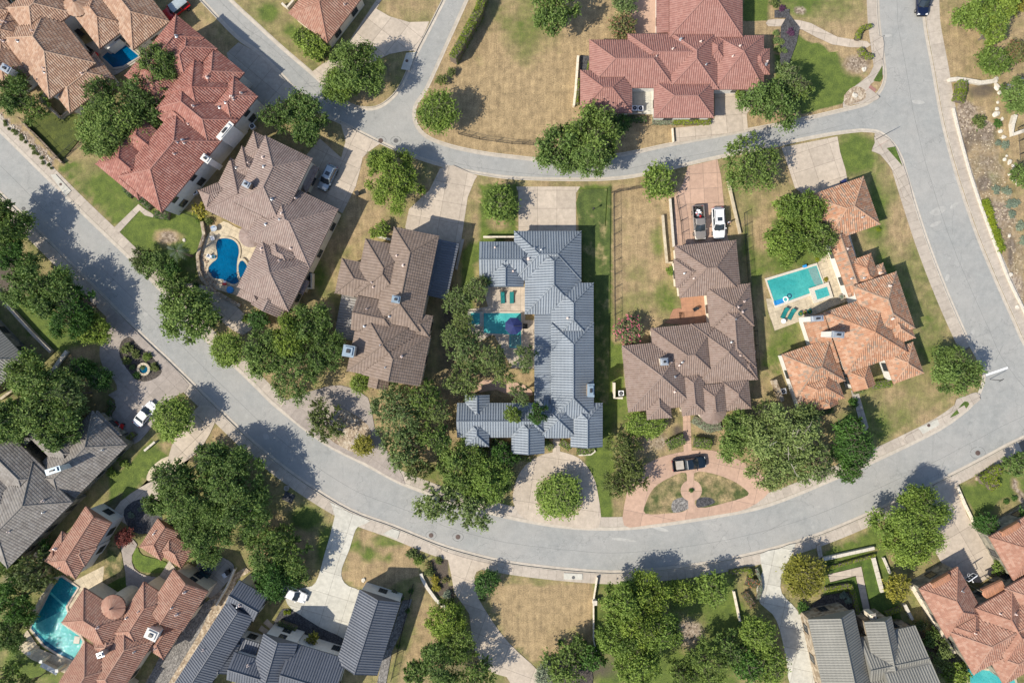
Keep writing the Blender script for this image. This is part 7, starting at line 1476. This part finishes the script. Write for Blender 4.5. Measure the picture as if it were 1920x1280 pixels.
    wallthing([(1365,335),(1377,390),(1388,438)], 4, .5, "tan rubble kerb right of the white SUV", 'tan_stone'); wallthing([(1084,104),(1080,160),(1076,198)], 3.5, 1.0, "cream wall left of the rose roof", 'stucco'); wallthing([(1261,240),(1263,266)], 2.2, .6, "short cream wall at the rose driveway's corner", 'stucco')
    wallthing([(1120,1082),(1113,1125),(1113,1200),(1122,1235)], 1.6, .7, "thin wall between the dry lot and the elm grove", 'stucco'); wallthing([(1376,1108),(1388,1165)], 3, .6, "cream wall right of the bottom lawn", 'stucco')
    wallthing([(1545,1048),(1640,1027)], 5, .7, "white front wall above the L shaped lawn path", 'limestone'); wallthing([(1638,1045),(1655,1110)], 6, .6, "white planter wall right of the front lawn", 'limestone'); wallthing([(1657,1045),(1670,1075)], 3, .5, "short pale wall beside the bright street oak", 'limestone'); wallthing([(1697,1133),(1712,1162)], 4, .8, "pale wall below the yellow green tree", 'limestone'); wallthing([(1712,1098),(1790,1225)], 5, 1.2, "long cream wall along the terracotta garage", 'stucco')
    wallthing([(1796,912),(1810,945),(1828,982)], 3.5, .5, "cream wall right of the shaded driveway", 'stucco'); wallthing([(0,748),(40,718),(60,706)], 4, .8, "cream wall between the two left houses", 'tan_stone'); wallthing([(10,570),(60,625),(95,660)], 5, .8, "pale wall along the left brown path", 'grey_conc')
    wallthing([(270,845),(290,828)], 3, .6, "white wall beside the grey roofed house's lawn", 'limestone'); wallthing([(108,1078),(80,1118),(48,1176)], 6, .9, "long grey stone wall at the infinity pool's left", 'tan_stone'); wallthing([(378,415),(382,440),(374,465),(370,480),(372,505),(380,525),(400,545),(450,573)], 5, .7, "rubble retaining wall around the freeform pool terrace", 'stone')
    wallthing([(440,1066),(425,1100),(405,1135)], 2.5, 1.0, "cream boundary wall beside the bins", 'limestone'); wallthing([(115,305),(75,262),(40,228)], 2, .8, "thin rubble wall outside the turf yard", 'rock'); wallthing([(75,185),(112,220),(128,208)], 4, 1.0, "tan terrace wall below the tan roof", 'stone')
    wallthing([(1112,838),(1116,846),(1108,852),(1085,853)], 1.8, .3, "white curved planter border at the right front gable", 'limestone'); wallthing([(872,836),(880,842),(895,843),(925,840)], 1.8, .3, "white curved planter border at the rounded gable", 'limestone'); wallthing([(906,444),(965,444)], 2.2, 1.2, "cream screen wall above the left wing of the blue grey roof", 'stucco'); wallthing([(700,441),(732,449)], 3, 1.0, "white screen wall above the taupe roof", 'limestone')
    wallthing([(1589,440),(1601,482)], 8, 2.0, "cream wall in the orange house's open side court", 'stucco'); wallthing([(789,1075),(792,1085),(800,1100),(818,1125),(838,1142)], 5, .5, "white limestone rubble edge of the dark street bed", 'limestone'); wallthing([(125,658),(112,675),(98,695),(88,712)], 6, .6, "white rubble wall beside the very large left oak", 'limestone')
    wallthing([(550,0),(538,14),(528,6)], 3, .8, "white wall at the top edge by the corner house", 'limestone')
    # fences
    fence([(860,252),(900,262),(960,270),(1000,272)], "black metal fence along the vacant lot's street side"); fence([(1147,362),(1205,352)], "black fence across the dry side yard's top"); fence([(1150,365),(1153,640)], "long thin black fence down the dry side yard"); fence([(1268,370),(1276,415),(1280,460)], "short black fence beside the pink driveway")
    fence([(1395,400),(1398,470),(1404,540)], "black fence right of the brown house"); fence([(45,225),(115,300),(150,268)], "black fence round the turf yard"); fence([(345,400),(375,412)], "black fence piece by the mauve roof's left tip"); fence([(1908,240),(1915,340)], "black fence at the right edge of the rock garden"); fence([(775,1095),(755,1180),(735,1270)], "black fence along the grey gravel strip", h=1.3)
    fence([(1404,545),(1415,620),(1420,700)], "lower black fence right of the brown house"); fence([(1438,300),(1425,395)], "black fence left of the orange house's garden", h=1.2) if False else None
    # pergola posts by the infinity terrace
    for px, py, lab in ((29, 1211, "first"), (54, 1224, "second"), (76, 1240, "third"), (106, 1257, "fourth")):
        x, y = P(px, py, 2.4); t = thing("stone_pillar", f"{lab} white topped stone pillar from the left along the pool terrace", "pillar", (x, y, 0), 0, "pillars along the infinity pool terrace"); ob("shaft", MB().box(-.22, -.22, 0, .22, .22, 2.3).mesh(), M['stucco'], t); ob("capital", MB().box(-.28, -.28, 2.3, .28, .28, 2.42).mesh(), M['white'], t)
    x, y = P(92, 1253, 1.0); t = thing("outdoor_counter", "long white outdoor counter beside the terrace pillars", "counter", (x, y, 0), math.radians(-28)); ob("counter_body", MB().box(-1.5, -.35, 0, 1.5, .35, .9).mesh(), M['stucco'], t); ob("countertop", MB().box(-1.6, -.42, .9, 1.6, .42, 1.0).mesh(), M['white'], t)
    # stone ring in the drive island
    cx, cy = P(269, 692, .4); t = thing("stone_ring", "round cream stone ring in the drive island", "planter", (cx, cy, 0)); n = 12
    for k in range(n):
        a0, a1 = 2*math.pi*(k+.03)/n, 2*math.pi*(k+.97)/n; r0, r1 = .75, 1.18; ob("ring_stone", MB().prism([(r0*math.cos(a0), r0*math.sin(a0)), (r1*math.cos(a0), r1*math.sin(a0)), (r1*math.cos(a1), r1*math.sin(a1)), (r0*math.cos(a1), r0*math.sin(a1))], 0, .45).mesh(), M['tan_stone'], t)
    ob("water_surface", MB().lathe([(.74, 0), (.74, .3)], 16).mesh(), M['pool_dark'], t)
    # boulders
    G = "white limestone boulders in the rock garden"
    ords = ["topmost","second","third","fourth","fifth","sixth","seventh","eighth","ninth","tenth","eleventh","twelfth","thirteenth","fourteenth","fifteenth","sixteenth","seventeenth","eighteenth"]
    for i, (x, y, r) in enumerate(((1867,150,5),(1869,163,5),(1874,174,4),(1871,192,2.5),(1870,204,4),(1868,214,5.5),(1879,223,3),(1876,246,4),(1882,257,4),(1888,292,2.5),(1884,299,3.5),(1893,304,4),(1900,311,3.5),(1902,320,4.5),(1893,327,3),(1901,337,3.5),(1908,344,3),(1903,334,3))):
        boulder(x, y, r, f"{ords[i]} white boulder down the line through the rock garden", 'limestone', G, i, R.uniform(.9, 1.4), R.uniform(0, 180))
    for i, (x, y, r, lab) in enumerate(((1602,179,5,"white boulder on the gravel corner by the kerb ramp"),(1908,575,4,"lower boulder beside the white kerb wall"),(1895,515,4,"upper boulder beside the white kerb wall"),(1832,897,3.5,"brown rock at the corner of the small green lawn"),(1620,130,4,"pale rock on the bare patch of the green lawn"),(1893,442,3,"lone pale rock in the middle of the rock garden"),(1833,988,3,"pale rock left of the arched window bush"),(773,1035,4,"white rock at the brown lawn's right corner"),(299,1015,3,"cream stone at the courtyard path"),(681,1087,4,"white rock in the bed above the garage gable"),(345,450,3,"white rock on the lawn near the palm"),(1860,990,3,"pale rock right of the arched window bush"))):
        boulder(x, y, r, lab, 'rock' if 'brown' in lab else 'limestone', None, 50+i, 1.2, R.uniform(0, 180))
    # irregular paving stones at the right edge
    st = struct("stone_paving"); rr = random.Random(5)
    for i in range(9):
        for j in range(10):
            x = 1886+i*6.5+rr.uniform(-1.5, 1.5)+(j % 2)*3; y = 130+j*6+rr.uniform(-1, 1)
            if x < 1884 or y < 160-(x-1884)*.5 or y > 168+(i)*3: continue
            n = rr.randint(5, 6); ph = rr.uniform(0, 6); ob("stone", MB().prism([P(x+2.9*rr.uniform(.75, 1.1)*math.cos(ph+k*2*math.pi/n), y+2.6*rr.uniform(.75, 1.1)*math.sin(ph+k*2*math.pi/n)) for k in range(n)], -.01, .05+rr.uniform(0, .02)).mesh(), M['limestone'], st)
    wallthing([(1905,215),(1900,232),(1900,252),(1935,240)], 6, .8, "pale stepped wall of the entrance at the right edge", 'limestone')
    # loose rocks in a rubble bed
    def rubble(name, poly, n, mat, r0, r1):
        b = MB(); xs = [p[0] for p in poly]; ys = [p[1] for p in poly]; c = 0
        while c < n:
            x, y = R.uniform(min(xs), max(xs)), R.uniform(min(ys), max(ys))
            if not inpoly(np.array([x]), np.array([y]), poly)[0]: continue
            c += 1; p = P(x, y); r = R.uniform(r0, r1); k = R.randint(4, 6); a = R.uniform(0, 6)
            lo = [(p[0]+r*R.uniform(.8, 1.2)*math.cos(a+i*2*math.pi/k), p[1]+r*R.uniform(.8, 1.2)*math.sin(a+i*2*math.pi/k)) for i in range(k)]
            m = len(b.v); b.v += [(*q, 0.0) for q in lo]+[(p[0]+(q[0]-p[0])*.6, p[1]+(q[1]-p[1])*.6, r*.8) for q in lo]
            b.f += [(m+i, m+(i+1) % k, m+k+(i+1) % k, m+k+i) for i in range(k)]+[tuple(range(m+k, m+2*k))]
        ob(name, b.mesh(), M[mat], kind="stuff")
    rubble("loose_stones", [(1795,200),(1850,195),(1885,250),(1860,290),(1895,350),(1915,450),(1918,590),(1890,520),(1830,385),(1810,290)], 240, 'tan_stone', .05, .16)
    rubble("loose_stones", [(0,212),(100,300),(96,312),(0,224)], 160, 'limestone', .05, .16); rubble("loose_stones", [(1583,180),(1600,163),(1620,168),(1622,185),(1600,195),(1585,198)], 160, 'rock', .06, .15)
    rubble("loose_stones", [(380,470),(392,490),(392,510),(410,535),(395,545),(372,510),(372,480)], 160, 'rock', .1, .35); rubble("loose_stones", [(640,780),(690,797),(697,838),(672,850),(655,820)], 180, 'rock', .06, .16); rubble("loose_stones", [(100,1020),(115,1002),(118,1030),(85,1048),(60,1040)], 90, 'limestone', .12, .3)
    rubble("loose_stones", [(425,1098),(440,1075),(460,1062),(470,1070),(445,1085),(400,1190),(340,1280),(332,1275)], 260, 'rock', .04, .12)
    rubble("fallen_leaves", [(1160,820),(1230,790),(1250,850),(1200,880),(1170,920)], 300, 'rock', .04, .1)
    # street sign and lamp post
    for px, py, zt, lab in ((1642, 262, 4.5, "thin street sign post on the corner by the red kerb ramp"), (1856, 711, 3.0, "thin street sign post at the right hand bend")):
        x, y = P(px, py, 0); t = thing("street_sign", lab, "street sign", (x, y, 0), math.radians(30)); ob("pole", MB().tube((0, 0, 0), (0, 0, zt), .05, n=8).mesh(), M['iron'], t); ob("sign_blade", MB().box(-.5, -.015, zt-.3, .5, .015, zt-.08).mesh(), M['iron'], t)
    x, y = P(1111, 394, 0); t = thing("lamp_post", "small dark lawn lamp on the narrow lawn inside the outlined lot", "lamp", (x, y, 0)); ob("pole", MB().tube((0, 0, 0), (0, 0, 1.6), .05).mesh(), M['iron'], t); ob("lantern", MB().lathe([(.05, 1.5), (.16, 1.6), (.18, 1.85), (.03, 1.98)], 8).mesh(), M['iron'], t)
    for px, py, lab in ((615, 1150, ""),): pass
    # mailbox pillar and planter box beside the lower street
    x, y = P(1115.5, 1130, 1.3); t = thing("mailbox_pillar", "cream stone mailbox pillar at the dry bottom lot's corner", "mailbox", (x, y, 0)); ob("pillar", MB().box(-.33, -.36, 0, .33, .36, 1.3).mesh(), M['stucco'], t); ob("cap", MB().box(-.38, -.41, 1.3, .38, .41, 1.38).mesh(), M['limestone'], t)
    x, y = P(537, 915, .4); t = thing("tyre_planter", "round pale planter beside a dark grate at the shaded lower pavement", "planter", (x, y, 0)); ob("planter_rim", MB().lathe([(.4, 0), (.48, .4), (.34, .42), (.3, .2)], 16).mesh(), M['grey_conc'], t); ob("grate", MB().box(.0, -2.2, 0.02, 1.9, -.6, .08, Matrix.Rotation(math.radians(-25), 4, 'Z')).mesh(), M['blackmulch'], t)
build_ground(); build_roads(); build_pools(); build_houses(); build_plants(); build_cars(); build_person(); build_things()
